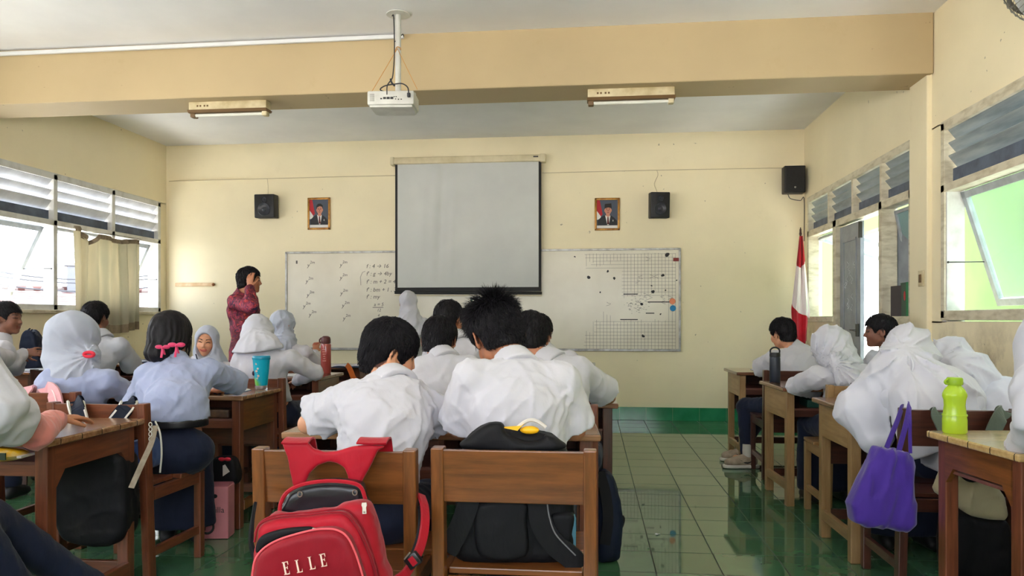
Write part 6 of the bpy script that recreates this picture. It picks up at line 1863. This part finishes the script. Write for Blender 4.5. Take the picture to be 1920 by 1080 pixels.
slab('front_pocket', c8([(72, 920), (105, 780), (200, 680), (360, 600), (600, 530), (760, 508), (900, 512), (1000, 572), (1075, 700), (1140, 880), (1190, 1060), (1200, 1380), (80, 1380)]),
     1.825, 1.89, R_DRK, rb, r=.018, cell=.0055, wr=.002, origin=O, seed=4)
slab('open_zip_gap', c8([(98, 660), (150, 570), (300, 512), (480, 482), (670, 478), (640, 512), (420, 566), (230, 640), (108, 740)]), 1.853, 1.875, B_FAB, rb, r=.004, cell=.004, wr=0, origin=O)
piping('pocket_piping', c8([(72, 1050), (76, 900), (108, 775), (205, 668), (365, 585), (620, 512), (770, 490), (905, 498), (1010, 560), (1088, 700), (1150, 880), (1200, 1060)]), 1.836, .0028, mat('pink_piping', rgb(226, 90, 100), rough=.5), rb, O)
piping('body_piping', c8([(92, 620), (135, 455), (300, 378), (600, 352), (880, 322), (1010, 345), (1112, 460), (1205, 640), (1285, 860), (1335, 1080)]), 1.872, .003, R_DRK, rb, O)
piping('body_piping', c8([(95, 540), (160, 420), (320, 350), (600, 330), (860, 298), (1010, 300), (1125, 400), (1225, 600), (1310, 860), (1365, 1060)]), 1.90, .003, R_DRK, rb, O)
# lettering, condensed serif capitals
TL = 1.818
def letter(strokes, x0, y0, w_, h, ang):
    b_ = MB(); ca, sa = math.cos(ang), math.sin(ang)
    A = W(460 + x0 / 5.333, 900 + y0 / 5.333, TL) - O; kx = w_ / 5.333 / FOC * TL; kz = h / 5.333 / FOC * TL
    X = AXr * ca + AYu * sa; Y = AYu * ca - AXr * sa
    for poly in strokes: b_.prism([(p[0] * kx, p[1] * kz) for p in poly], A, X, Y, AZc, .0025)
    return b_.build('letter', M_let, rb)
Lst = [[(.15, 0), (.42, 0), (.42, 1), (.15, 1)], [(0, 0), (1, 0), (1, .28), (.9, .06), (.42, .05), (0, .05)], [(0, .96), (.6, .96), (.6, 1), (0, 1)]]
Est = Lst[:2] + [[(0, .95), (.9, .95), (.92, .75), (1, .75), (1, 1), (0, 1)], [(.42, .50), (.72, .50), (.76, .40), (.8, .40), (.8, .66), (.76, .66), (.72, .55), (.42, .55)]]
for st, x0, y0 in ((Est, 392, 948), (Lst, 520, 928), (Lst, 648, 896), (Est, 762, 868)):
    letter(st, x0, y0, 58, 128, math.radians(11))
def zip_pull(x, y, x2, y2, t):
    A = W(460 + x / 5.333, 900 + y / 5.333, t) - O; B = W(460 + x2 / 5.333, 900 + y2 / 5.333, t - .006) - O
    d = (B - A); L = d.length; d.normalize(); sd_ = d.cross(AZc)
    b_ = MB().prism([(-.006, 0), (.006, 0), (.0075, L * .25), (.0052, L * .45), (.0058, L), (-.0058, L), (-.0052, L * .45), (-.0075, L * .25)], A, sd_, d, AZc, .003, bev=.0008)
    b_.sph(A + d * L * .82 + AZc * .0032, .0028, 8, (1, .2, 1))
    b_.build('zip_pull', M_zip, rb)
zip_pull(700, 480, 655, 608, 1.845); zip_pull(1190, 222, 1193, 338, 1.893)
strap('shoulder_strap', c8([(1755, 140, 2.2), (1795, 260, 2.14), (1802, 420, 2.10), (1775, 600, 2.06), (1725, 740, 2.02)]), 0, .020, .008, R_FAB, rb, O) if False else None
P_ = [(789.5, 928, 2.17), (796, 950, 2.13), (797, 980, 2.09), (792, 1012, 2.06), (783, 1038, 2.03), (772, 1058, 2.0), (758, 1078, 1.97), (735, 1092, 1.95), (715, 1096, 1.95)]
strap('shoulder_strap', P_, 0, .026, .008, R_FAB, rb, O, nrm=(AZc * .8 + AXr * .6))
strap('strap_edge', [(p[0] - 8, p[1], p[2] + .004) for p in P_[1:5]], 0, .012, .010, B_FAB, rb, O, nrm=(AZc * .8 + AXr * .6))
c = W(775, 1050, 1.99) - O; M45 = Matrix.Translation(c) @ Matrix.Rotation(math.radians(-38), 4, 'Y')
MB().box(-.020, .020, -.012, .010, -.018, .018, .005, M=M45).build('buckle', M_buck, rb, True)
MB().box(-.006, .010, -.016, -.011, -.012, .012, .001, M=M45).build('buckle_gap', R_FAB, rb); MB().bar(c + Vector((-.022, -.012, .004)), c + Vector((-.006, -.012, .024)), .004, .004, .001).build('buckle_bar', M_zip, rb)
strap('shoulder_strap', [(478, 945, 2.10), (472, 985, 2.05), (471, 1020, 2.03), (480, 1050, 1.99)], 0, .022, .008, B_FAB, rb, O, nrm=(AZc * .6 - AXr * .8))

# ---- black backpack standing on the next chair's seat
O = Vector((W(955, 1000, 2.36).x, W(955, 1000, 2.36).y, .452)); c4 = lambda p: px(p, 780, 760, 3.374)
bb = empty('backpack', O, 0, 'black backpack with broad straps standing on the near chair seat', 'backpack', 'backpacks')
slab('body', c4([(290, 330), (310, 240), (360, 175), (455, 118), (560, 140), (780, 165), (880, 200), (950, 270), (985, 420), (1000, 700), (1005, 900), (940, 985), (600, 1000), (300, 985), (240, 850), (250, 600), (280, 420)]),
     2.26, 2.37, B_FAB, bb, r=.04, cell=.007, wr=.005, origin=O, scale_t=2.30)
slab('top_flap', c4([(300, 268), (330, 200), (450, 118), (545, 116), (580, 180), (700, 225), (800, 215), (820, 190), (900, 215), (950, 268), (700, 300)]), 2.235, 2.30, B_FAB, bb, r=.02, cell=.006, wr=.003, origin=O, scale_t=2.26)
slab('back_panel', c4([(400, 620), (690, 612), (700, 720), (690, 960), (420, 960), (370, 800)]), 2.238, 2.28, B_FAB, bb, r=.012, cell=.006, wr=.002, origin=O, scale_t=2.25)
strap('shoulder_strap', c4([(360, 400), (330, 600), (280, 760), (215, 880), (190, 930)]) and [(*p, 2.235) for p in c4([(370, 300), (345, 560), (290, 740), (225, 870), (195, 920)])], 0, .062, .014, B_FAB, bb, O)
strap('shoulder_strap', [(*p, 2.232) for p in c4([(770, 300), (775, 600), (800, 760), (880, 880), (985, 965), (1030, 1030)])], 0, .066, .014, B_FAB, bb, O)
piping('strap_edge', [(*p, 2.224) for p in c4([(828, 600), (842, 700), (880, 810), (960, 900), (1010, 950)])], 0, .0022, mat('grey_piping', rgb(120, 120, 124), rough=.5), bb, O)
slab('side_pocket', c4([(850, 700), (905, 678), (1000, 690), (990, 800), (965, 920), (900, 880), (850, 800)]), 2.245, 2.31, B_FAB, bb, r=.012, cell=.006, wr=.002, origin=O, scale_t=2.26)
slab('strap_end', c4([(180, 880), (235, 860), (280, 910), (250, 960), (190, 930)]), 2.23, 2.25, B_FAB, bb, r=.005, cell=.005, wr=0, origin=O)
o = W(1062, 962, 2.30)
wb = empty('water_bottle', (o.x, o.y, o.z - .13), 0, 'blue-capped bottle in the side pocket of the black backpack', 'bottle', 'drink bottles')
MB().lathe([(.0, 0), (.028, 0), (.030, .01), (.030, .115), (.026, .125), (0, .125)], n=24).build('flask_body', mat('blue_plastic_clear', rgb(110, 170, 214), rough=.2, trans=.3), wb, True)
MB().lathe([(.0, .125), (.0225, .125), (.0225, .145), (.019, .160), (.008, .168), (0, .169)], n=24).build('cap', mat('pale_blue_cap', rgb(130, 186, 226), rough=.25), wb, True)
o = W(990, 800, 2.27)
yf = empty('yellow_packet', (o.x, o.y, o.z - .04), 0, 'yellow and white packet poking out of the black backpack', 'packet')
MB().prism([(-.085, .04), (-.02, .045), (-.01, .052), (-.03, .030)], (0, -.02, 0), (1, 0, 0), (0, 0, 1), (0, 1, 0), .004).sph((.005, 0, .030), .03, 14, (1.0, .5, .42)).build('wrapper', mat('yellow_foil', rgb(246, 186, 30), rough=.35), yf, True)
MB().tube([(-.03 + .085 * k / 10, -.01, .040 + .022 * math.sin(math.pi * k / 10)) for k in range(11)], .006, 7).build('white_rim', M_snw, yf, True)

# ---- navy backpack on the floor at the aisle end of the second desk
O = Vector((W(1140, 1036, 3.72).x, W(1140, 1036, 3.72).y, 0))
nb = empty('backpack', O, 0, 'navy backpack standing on the floor at the aisle end of a desk', 'backpack', 'backpacks')
slab('body', c4([(1120, 470), (1150, 402), (1195, 392), (1235, 440), (1262, 540), (1282, 680), (1272, 820), (1262, 915), (1200, 930), (1125, 928), (1110, 700)]), 3.62, 3.80, N_FAB, nb, r=.05, cell=.008, wr=.006, origin=O, scale_t=3.80)
strap('shoulder_strap', [(*p, 3.60) for p in c4([(1160, 420), (1200, 560), (1215, 720), (1195, 880)])], 0, .05, .012, B_FAB, nb, O)
strap('side_buckle', [(*p, 3.66) for p in c4([(1272, 800), (1300, 760), (1308, 712), (1280, 705)])], 0, .02, .006, B_FAB, nb, O)

# ---- purple tote hanging from the chair post
O = Vector((W(1660, 1000, 3.06).x, W(1660, 1000, 3.06).y, .30)); c4b = lambda p: px(p, 1540, 780, 3.6)
PUR = cloth('purple_nonwoven', rgb(72, 44, 150), rgb(58, 34, 126), sheen=.3, rough=.7, bmp=.3)
pt = empty('tote_bag', O, 0, 'purple cloth tote bag hanging from a chair post', 'bag')
slab('bag_body', c4b([(412, 212), (460, 218), (520, 238), (600, 242), (640, 300), (668, 345), (660, 440), (668, 600), (666, 745), (600, 792), (540, 790), (440, 778), (360, 768), (300, 750), (240, 728), (214, 610), (300, 440), (385, 300)]), 2.98, 3.09, PUR, pt, r=.035, cell=.0065, wr=.0, sm=False, origin=O,
     extra=lambda X, d: d - .0045 * radial(X, V3(W(1690, 800, 3.0)), frame_of(6.12), 17, .04, .8, 3.0) - .007 * wrinkle(X, (.35, 0, 1), .05, .3, 7))
strap('handle', [(1662, 840, 3.03), (1672, 815, 3.05), (1684, 785, 3.09), (1691, 764, 3.13), (1694, 762, 3.17)], 0, .020, .003, PUR, pt, O)
strap('handle', [(1684, 850, 3.02), (1692, 820, 3.03), (1700, 790, 3.05), (1705, 762, 3.09), (1703, 757, 3.14)], 0, .022, .003, PUR, pt, O)
strap('handle', [(1707, 850, 3.03), (1706, 815, 3.04), (1706, 790, 3.05), (1705, 762, 3.09)], 0, .014, .003, PUR, pt, O)

# ---- cream and black backpack on the same chair
O = Vector((W(1840, 960, 3.04).x, W(1840, 960, 3.04).y, .2)); c5 = lambda p: px(p, 1740, 820, 4.156)
CR = cloth('cream_canvas', rgb(196, 184, 150), rgb(172, 160, 128), sheen=.2, bmp=.5); OLV = cloth('olive_webbing', rgb(92, 104, 92), rgb(78, 88, 80), bmp=.2)
cbk = empty('backpack', O, 0, 'cream and black backpack with olive straps behind the green bottle desk', 'backpack', 'backpacks')
slab('upper_body', c5([(98, 430), (130, 330), (178, 222), (300, 200), (430, 290), (505, 335), (570, 420), (602, 520), (598, 620), (555, 655), (440, 645), (300, 606), (160, 492)]), 2.985, 3.10, CR, cbk, r=.04, cell=.007, wr=.008, origin=O, scale_t=3.02)
slab('lower_body', c5([(170, 520), (300, 590), (440, 630), (600, 640), (640, 800), (620, 1080), (200, 1080), (130, 900), (140, 700)]), 2.98, 3.11, B_FAB, cbk, r=.04, cell=.008, wr=.005, origin=O, scale_t=3.02)
strap('shoulder_strap', [(1754, 776, 3.13), (1755, 773, 3.10), (1758, 780, 3.068), (1768, 802, 3.06), (1790, 860, 3.04)], 0, .05, .008, OLV, cbk, O, nrm=over)
strap('shoulder_strap', [(1881, 776, 3.11), (1880, 773, 3.08), (1876, 781, 3.045), (1864, 806, 3.04), (1840, 870, 3.03)], 0, .062, .008, OLV, cbk, O, nrm=over)
strap('top_handle', [(1790, 868, 3.0), (1815, 893, 2.985), (1835, 893, 2.985)], 0, .04, .01, B_FAB, cbk, O)

# ---- dark backpack with navy, white-edged straps (behind the near left desk)
O = Vector((W(190, 960, 3.05).x, W(190, 960, 3.05).y, .15))
dk = empty('backpack', O, 0, 'black backpack with navy white-edged straps hanging behind the pink-sleeved arm', 'backpack', 'backpacks')
slab('body', [(112, 870), (140, 830), (200, 815), (238, 850), (246, 930), (240, 1000), (200, 1020), (130, 1010), (105, 950)], 3.14, 3.30, B_FAB, dk, r=.04, cell=.008, wr=.007, origin=O, scale_t=3.20)
M_wedge = mat('white_strap_edge', rgb(214, 212, 206), rough=.7)
for a, b_ in (((142, 756), (152, 800)), ((242, 756), (212, 800))):
    P = [(a[0], a[1] + 2, 3.38), (a[0], a[1] - 3, 3.355), (lerp((a[0], a[1], 0), (b_[0], b_[1], 0), .2)[0], a[1] + 9, 3.305), (*b_, 3.285), (b_[0] + (b_[0] - a[0]) * .4, b_[1] + 60, 3.20)]
    st_ = strap('shoulder_strap', P, 0, .070, .008, N_FAB, dk, O, nrm=over)
    for s_ in (-1, 1): strap('strap_edge', [(p[0] + s_ * 14.5, p[1], p[2] - .002) for p in P], 0, .008, .010, M_wedge, st_, O, nrm=over)
strap('webbing', [(291, 798, 3.28), (284, 830, 3.24), (266, 870, 3.18), (246, 915, 3.12)], 0, .024, .003, mat('beige_webbing', rgb(176, 164, 146), rgb(150, 138, 122), rough=.8, scale=30), dk, O)
piping('cord', [(291, 790, 3.285), (300, 812, 3.28), (303, 850, 3.29), (300, 886, 3.30)], 0, .004, M_wedge, dk, O)
wb_ = MB()
for k in range(4):
    c = W(282, 796 + k * 9, 3.255) - O
    wb_.tube([c + AXr * .007 * math.cos(q * math.pi / 5) + AYu * .009 * math.sin(q * math.pi / 5) for q in range(10)], .0022, 6, closed=True)
wb_.build('beaded_charm', M_wedge, dk, True)
O = Vector((W(250, 860, 3.4).x, W(250, 860, 3.4).y, .46))
jk = empty('folded_jacket', O, 0, 'rolled blue denim jacket on the bow-haired girl chair seat', 'jacket')
slab('cloth_roll', [(224, 868), (232, 838), (252, 826), (272, 832), (276, 878), (250, 888), (230, 886)], 3.30, 3.52, C_NAVYL, jk, r=.03, cell=.007, wr=.006, origin=O, scale_t=3.36)
# ---- pink bag on the next chair
O = Vector((W(90, 820, 3.7).x, W(90, 820, 3.7).y, .3))
PK = cloth('pink_padded_cloth', rgb(236, 180, 186), rgb(226, 164, 172), bmp=.2)
pk = empty('backpack', O, 0, 'pink backpack whose straps loop over a chair behind the salmon sleeve', 'backpack', 'backpacks')
slab('body', [(28, 800), (60, 780), (120, 786), (134, 820), (126, 856), (44, 858), (24, 830)], 3.60, 3.72, PK, pk, r=.04, cell=.009, wr=.005, origin=O, scale_t=3.66)
for P in ([(60, 736, 3.95), (54, 729, 3.90), (42, 736, 3.85), (30, 762, 3.83), (26, 800, 3.80)], [(82, 736, 3.92), (88, 728, 3.88), (100, 735, 3.82), (107, 765, 3.80), (110, 800, 3.78)]):
    st_ = strap('shoulder_strap', P, 0, .068, .014, PK, pk, O, nrm=over)
    strap('strap_seam', [(p[0], p[1], p[2] - .009) for p in P[1:]], 0, .006, .004, mat('pale_pink_webbing', rgb(244, 214, 216), rough=.8), st_, O)

# ---- pink box bag under the blue tumbler desk, and the pouch above it
O = Vector((W(412, 1004, 4.10).x, W(412, 1004, 4.10).y, 0))
pb = empty('gift_bag', O, math.radians(9), 'pink paper box bag on the floor below the blue tumbler', 'bag')
M_pkb = mat('pink_card', rgb(206, 132, 140), rgb(190, 116, 126), rough=.5, scale=4)
MB().box(-.070, .062, -.05, .06, .002, .285, .004).build('box_body', M_pkb, pb); MB().box(-.066, .058, -.045, .055, .285, .292, .002).build('box_lid', mat('dull_pink_card', rgb(160, 92, 104), rough=.6), pb)
q = MB(); b_ = text_mesh('dilla', .045, (-.030, -.0505, .145), (1, 0, 0), (0, 0, 1), (0, -1, 0), .001); me = bpy.data.meshes.new('t'); b_.to_mesh(me); q.bm.from_mesh(me); q.build('printed_word', M_ink, pb)
MB().tube([(-.050 + .034 * math.cos(k * math.pi / 12), -.053, .070 + .036 * math.sin(k * math.pi / 12)) for k in range(24)], .006, 8, closed=True).build('printed_ring', M_ink, pb, True)
MB().tube(bez([(-.015, -.054, .245), (-.035, -.054, .24), (-.05, -.054, .20), (-.062, -.054, .13), (-.066, -.054, .05)], 6), .008, 8).sph((-.008, -.054, .235), .014, 10, (1, .4, .8)).build('printed_cane', B_FAB, pb, True)
O = Vector((W(418, 900, 4.22).x, W(418, 900, 4.22).y, .30))
pc = empty('pouch', O, 0, 'black pouch with a red bow and white tag above the pink box bag', 'pouch')
slab('pouch_body', [(400, 862), (420, 856), (442, 864), (446, 903), (424, 912), (402, 904)], 4.17, 4.27, B_FAB, pc, r=.02, cell=.007, wr=.003, origin=O, scale_t=4.2)
c = W(421, 861, 4.155) - O; MB().sph(c - AXr * .016, .016, 12, (1.2, .5, .7)).sph(c + AXr * .018, .016, 12, (1.2, .5, .7)).sph(c, .008, 8).build('bow', M_red, pc, True)
A = W(418, 893, 4.16) - O; MB().prism([(0, 0), (.038, .026), (.012, .066), (.0, .060)], A, AXr, AYu, AZc, .003).build('tag', M_snw, pc)

# ---- orange strap hanging from the desk with papers
O = Vector(W(662, 856, 6.5)); O.z = 0
og = empty('satchel', O, 0, 'dark satchel with an orange strap on the chair behind the red bottle', 'bag')
strap('strap', [(650, 684, 6.60), (655, 690, 6.55), (661, 705, 6.52), (667, 724, 6.50), (670, 800, 6.50)], 0, .045, .006, mat('orange_webbing', rgb(196, 96, 24), rough=.7), og, O)
slab('satchel_body', [(640, 786), (700, 786), (706, 856), (636, 856)], 6.44, 6.56, B_FAB, og, r=.02, cell=.01, wr=.003, origin=O, scale_t=6.5)

# ---- dark bag with a jagged flap on the window desk
O = Vector(W(56, 668, 6.62)); O.z = .762
jb = empty('bag', O, 0, 'dark blue bag with a jagged edge on the window desk', 'bag')
slab('bag_body', [(38, 660), (40, 640), (46, 624), (54, 618), (62, 622), (70, 632), (74, 650), (76, 688), (40, 690)], 6.56, 6.70, N_FAB, jb, r=.03, cell=.008, wr=.006, origin=O, scale_t=6.6)
for k in range(5):
    c = W(52 + k * 4.6, 620 + k * k * 1.3, 6.6) - O
    MB().bar(c, c + AXr * .022 + AYu * (.02 - k * .003), .012, .012, .003).build('flap_tooth', N_FAB, jb)

# ---- drink bottles and cups
p = W(253, 704, 4.45)
pp = tag(MB().sph((0, 0, .022), .022, 16, (2.6, 1.4, 1.0)).build('pencil_pouch', PK, None, True), 'small pink pencil pouch between the two girls in pale blue', 'pencil case'); pp.location = (p.x, p.y, .7605)
MB().tube([(-.05, -.006, .040), (0, -.008, .0455), (.05, -.006, .040)], .0022, 6).build('zip', M_zip, pp, True)
lime = mat('lime_plastic', rgb(200, 236, 60), rough=.22, trans=.25, coat=.2); limec = mat('lime_cap', rgb(150, 186, 40), rough=.4)
p = W(1790, 812, 2.84); g = empty('water_bottle', (p.x, p.y, .7605), math.radians(20), 'lime green bottle standing on the pale desk', 'bottle', 'drink bottles')
MB().lathe([(0, 0), (.038, 0), (.0425, .006), (.0425, .050), (.041, .060), (.0385, .085), (.036, .105), (.0375, .125), (.042, .140), (.0415, .150), (.034, .166), (.024, .178), (.0215, .184), (0, .184)], n=40,
           wob=lambda a, z: .014 * math.cos(10 * a) * (1 if .055 < z < .15 else 0)).build('bottle_body', lime, g, True)
MB().lathe([(0, .183), (.027, .183), (.028, .188), (.028, .206), (.024, .211), (0, .212)], n=40, wob=lambda a, z: .02 * math.cos(20 * a)).build('cap', limec, g, True)
MB().tube(bez([(-.020, 0, .190), (-.040, 0, .188), (-.044, 0, .198), (-.030, 0, .206)], 6), .004, 8).build('cap_loop', limec, g, True)
MB().lathe([(.0435, .066), (.0436, .069), (.0425, .072)], n=40).build('mould_line', lime, g, True)
flk = mat('flask_matt_black', rgb(44, 50, 62), rgb(34, 38, 48), rough=.4); flc = mat('flask_cap_black', rgb(22, 22, 26), rough=.5)
p = W(1453, 717, 5.16); g = empty('flask', (p.x, p.y, .7605), 0, 'black metal flask with a loop lid on the aisle desk', 'bottle', 'drink bottles')
MB().lathe([(0, 0), (.034, 0), (.036, .004), (.036, .16), (.035, .168), (.034, .175), (0, .175)], n=32).build('flask_body', flk, g, True)
MB().lathe([(0, .176), (.036, .176), (.036, .196), (.034, .204), (0, .205)], n=32).build('lid', flc, g, True)
MB().tube(bez([(-.030, 0, .196), (-.030, 0, .222), (-.012, 0, .238), (.012, 0, .238), (.030, 0, .222), (.030, 0, .196)], 5), .0055, 8).build('loop_handle', flc, g, True)
p = W(490, 729, 4.64); g = empty('tumbler', (p.x, p.y, .7605), 0, 'turquoise tumbler with a clear foot and green patch', 'cup')
MB().lathe([(0, 0), (.034, 0), (.036, .003), (.038, .016), (.036, .024), (0, .024)], n=32).build('clear_foot', mat('clear_acrylic', rgb(226, 230, 232), rough=.08, trans=.7), g, True)
def tumb_mat():
    m, nt, b = _nt('turquoise_tumbler'); N = nt.nodes; L = nt.links
    tc = N.new('ShaderNodeTexCoord'); vm = N.new('ShaderNodeVectorMath'); vm.operation = 'DISTANCE'; vm.inputs[1].default_value = (-.036, -.02, .030)
    L.new(tc.outputs['Object'], vm.inputs[0]); lt = N.new('ShaderNodeMapRange'); lt.inputs[1].default_value = .035; lt.inputs[2].default_value = .055; lt.inputs[3].default_value = 1; lt.inputs[4].default_value = 0
    L.new(vm.outputs['Value'], lt.inputs[0]); L.new(mixc(nt, rgb(20, 176, 208), rgb(110, 200, 70), lt.outputs[0]), b.inputs['Base Color']); b.inputs['Roughness'].default_value = .18; b.inputs['Coat Weight'].default_value = .4
    return m
MB().lathe([(0, .024), (.037, .024), (.040, .05), (.047, .12), (.0515, .180), (.052, .184), (0, .184)], n=40).build('cup_body', tumb_mat(), g, True)
MB().lathe([(0, .184), (.054, .184), (.055, .190), (.0545, .203), (.050, .208), (0, .206)], n=40).build('lid', mat('teal_lid', rgb(10, 140, 176), rough=.25), g, True)
q = MB()
for k in range(7): q.sph((.006 * math.sin(k * 1.7) - .004, -.0475 - .0000, .070 + k * .015), .006 + .003 * math.sin(k * 2.3), 8, (1, .25, 1))
q.build('white_print', M_snw, g, True); MB().sph((-.036, -.030, .10), .013, 12, (.8, .5, 1.2)).build('dark_print', mat('plum_print', rgb(44, 20, 60), rough=.5), g, True)
redp = mat('red_smoky_plastic', rgb(186, 84, 80), rough=.15, trans=.25, coat=.3); redc = mat('maroon_cap', rgb(82, 28, 30), rough=.4)
p = W(611, 697, 6.02); g = empty('water_bottle', (p.x, p.y, .7605), 0, 'tall red translucent bottle with a maroon cap', 'bottle', 'drink bottles')
MB().lathe([(0, 0), (.038, 0), (.041, .005), (.041, .225), (.038, .238), (0, .240)], n=32).build('bottle_body', redp, g, True)
MB().lathe([(0, .24), (.038, .24), (.039, .245), (.038, .275), (.033, .292), (.020, .300), (0, .301)], n=32).build('cap', redc, g, True)
MB().tube(bez([(-.036, 0, .285), (-.052, 0, .270), (-.050, 0, .250), (-.038, 0, .250)], 5), .006, 8).build('cap_loop', redc, g, True)
q = MB()
for k in range(6): q.box(-.012 + .004 * math.sin(k), .012 + .004 * math.cos(k * 2), -.0420, -.0405, .10 + k * .018, .104 + k * .018)
q.build('white_print', mat('pink_print', rgb(226, 170, 160), rough=.6), g)

# ---- laptop
p = W(268, 676, 7.62); lp = empty('laptop', (p.x + .06, 7.40, .7605), math.radians(6), 'open black laptop on the far window desk', 'laptop')
MB().box(-.18, .18, -.20, .03, .0, .018, .004).build('keyboard_base', M_buck, lp)
o = MB().box(-.18, .18, -.006, .006, 0, .235, .004).build('screen', M_buck, lp); o.location = (0, .035, .015); o.rotation_euler = (math.radians(-12), 0, 0)
MB().box(-.168, .168, -.0075, -.0055, .014, .224).build('display', mat('dark_display', rgb(26, 28, 40), rough=.12), o)
MB().box(-.06, .10, -.0085, -.0070, .118, .121).build('status_line', M_alu, o)

# ---- papers, notebooks, phones
M_pap = mat('paper_white', rgb(226, 228, 234), rgb(214, 216, 224), rough=.8, scale=4); M_rule = mat('ruled_line', rgb(150, 164, 196), rough=.8)
def notebook(x, y, rz, label, w_=.30, d=.21, z=.7605, cover=None):
    r = empty('notebook', (x, y, z), math.radians(rz), label, 'notebook', 'notebooks and papers on the desks')
    c_ = mat('notebook_cover_' + (cover or 'blue'), {'blue': rgb(60, 96, 150), 'teal': rgb(24, 84, 76), 'red': rgb(150, 50, 50)}[cover or 'blue'], rough=.5)
    MB().box(-w_ / 2 - .003, w_ / 2 + .003, -d / 2 - .003, d / 2 + .003, 0, .002).build('cover', c_, r)
    g_ = MB().grid(lambda a, b: (-w_ / 2 + w_ * a, -d / 2 + d * b, .003 + .012 * abs(math.sin(2 * math.pi * a)) ** .7), 30, 4, .002)
    g_.build('page_spread', M_pap, r, True)
    q = MB()
    for s_ in (-1, 1):
        for k in range(7): q.box(s_ * w_ * .25 - w_ * .19, s_ * w_ * .25 + w_ * .19, -d / 2 + .03 + k * .024, -d / 2 + .0312 + k * .024, .0175, .018)
    q.build('ruled_line', M_rule, r)
    return r
def sheet(x, y, rz, label, w_=.21, d=.29, z=.7605):
    r = tag(MB().grid(lambda a, b: (-w_ / 2 + w_ * a, -d / 2 + d * b, .001 + .004 * math.sin(a * 3) * math.sin(b * 3)), 8, 8, .0008).build('paper_sheet', M_pap, None, True), label, 'paper', 'notebooks and papers on the desks')
    r.location = (x, y, z); r.rotation_euler = (0, 0, math.radians(rz)); return r
p = W(655, 687, 6.85); notebook(p.x, p.y, 10, 'open notebook on the desk behind the red bottle', z=.762)
p = W(600, 712, 5.6); sheet(-2.36, 5.62, 12, 'sheet of paper under the arm of the wide-veiled girl')
p = W(45, 693, 6.30); sheet(-4.80, 6.02, 4, 'white sheet on the end of the window desk', .30, .42)
p = W(262, 680, 7.35); notebook(-4.50, 7.18, -12, 'open notebook in front of the laptop', z=.762)
notebook(-2.22, 4.26, 4, 'open notebook in front of the bow-haired girl')
notebook(-2.80, 4.32, -6, 'open notebook under the hand of the red-ring scarf girl', cover='red')
notebook(-.70, 3.06, -12, 'notebook between the forearms of the boy in profile')
notebook(-.22, 3.08, 6, 'notebook under the hands of the spiky-haired boy', cover='red')
notebook(.0 - .25, 4.12, 8, 'notebook beside the bare-elbowed boy')
notebook(1.52, 5.20, 4, 'notebook under the sleeve beside the black flask', cover='teal')
notebook(1.52, 6.55, 2, 'notebook in front of the boy beside the flag')
tb = tag(MB().box(-.12, .12, -.09, .09, 0, .05, .004).build('textbook', mat('teal_book', rgb(20, 74, 62), rough=.5)), 'dark teal textbook in the shelf of the flask desk', 'book'); tb.location = (1.50, 5.08, .6255)
MB().box(-.115, .125 - .003, -.086, .0865, .006, .044).build('page_block', mat('page_paper', rgb(228, 220, 196), rough=.8), tb)
M_phg = mat('phone_case_green', rgb(96, 200, 60), rough=.35)
p = W(1900, 757, 3.86); ph = tag(MB().box(-.10, .10, -.045, .045, 0, .022, .008).build('pencil_case', M_phg), 'bright green pencil case on the desk behind the veiled girls', 'pencil case'); ph.location = (p.x + .02, p.y, .7605)
MB().tube([(-.09, 0, .0225), (.09, 0, .0225)], .002, 6).build('zip', M_zip, ph); 
p = W(38, 850, 2.66)
sn = empty('snack_packet', (p.x - .12, p.y + .03, .677), math.radians(4), 'yellow printed snack packet in the shelf of the near desk', 'packet')
MB().sph((0, 0, .027), .025, 20, (4.8, 2.8, 1.0)).build('wrapper', mat('yellow_printed_film', rgb(236, 190, 40), rgb(226, 210, 150), rough=.25, scale=14, lo=.55, hi=.72), sn, True)
MB().box(.112, .130, -.05, .05, .022, .030, .001).build('sealed_edge', M_wedge, sn); MB().box(.03, .09, -.076, -.070, .02, .045, .001).build('printed_panel', mat('dark_print_green', rgb(50, 70, 50), rough=.4), sn)
# hand-sized things in the shelf of the tumbler desk
p = W(418, 783, 4.12); tin = tag(MB().box(-.07, .07, -.05, .05, 0, .05, .01).build('pencil_box', mat('brown_tin', rgb(110, 80, 56), rgb(70, 52, 44), rough=.4, scale=18)), 'brown pencil box in the shelf below the blue tumbler', 'pencil box'); tin.location = (-2.14, 4.13, .6255)
# litter on the floor
for x, y, rz, w_, lb in ((-1.35, 3.25, 20, .05, 'small pink paper scrap on the floor near the red backpack'), (.36, 4.2, 50, .03, 'tiny paper scrap on the aisle floor'), (1.0, 3.55, 10, .025, 'tiny white scrap on the floor by the tote bag')):
    o = MB().grid(lambda a, b: (w_ * (a - .5), w_ * .5 * (b - .5), .003 + .004 * math.sin(a * 4) * b), 5, 4, .0006).build('paper_scrap', PK if 'pink' in lb else M_pap, None, True)
    o.location = (x, y, .001); o.rotation_euler = (0, 0, math.radians(rz)); tag(o, lb, 'paper', 'litter on the floor')
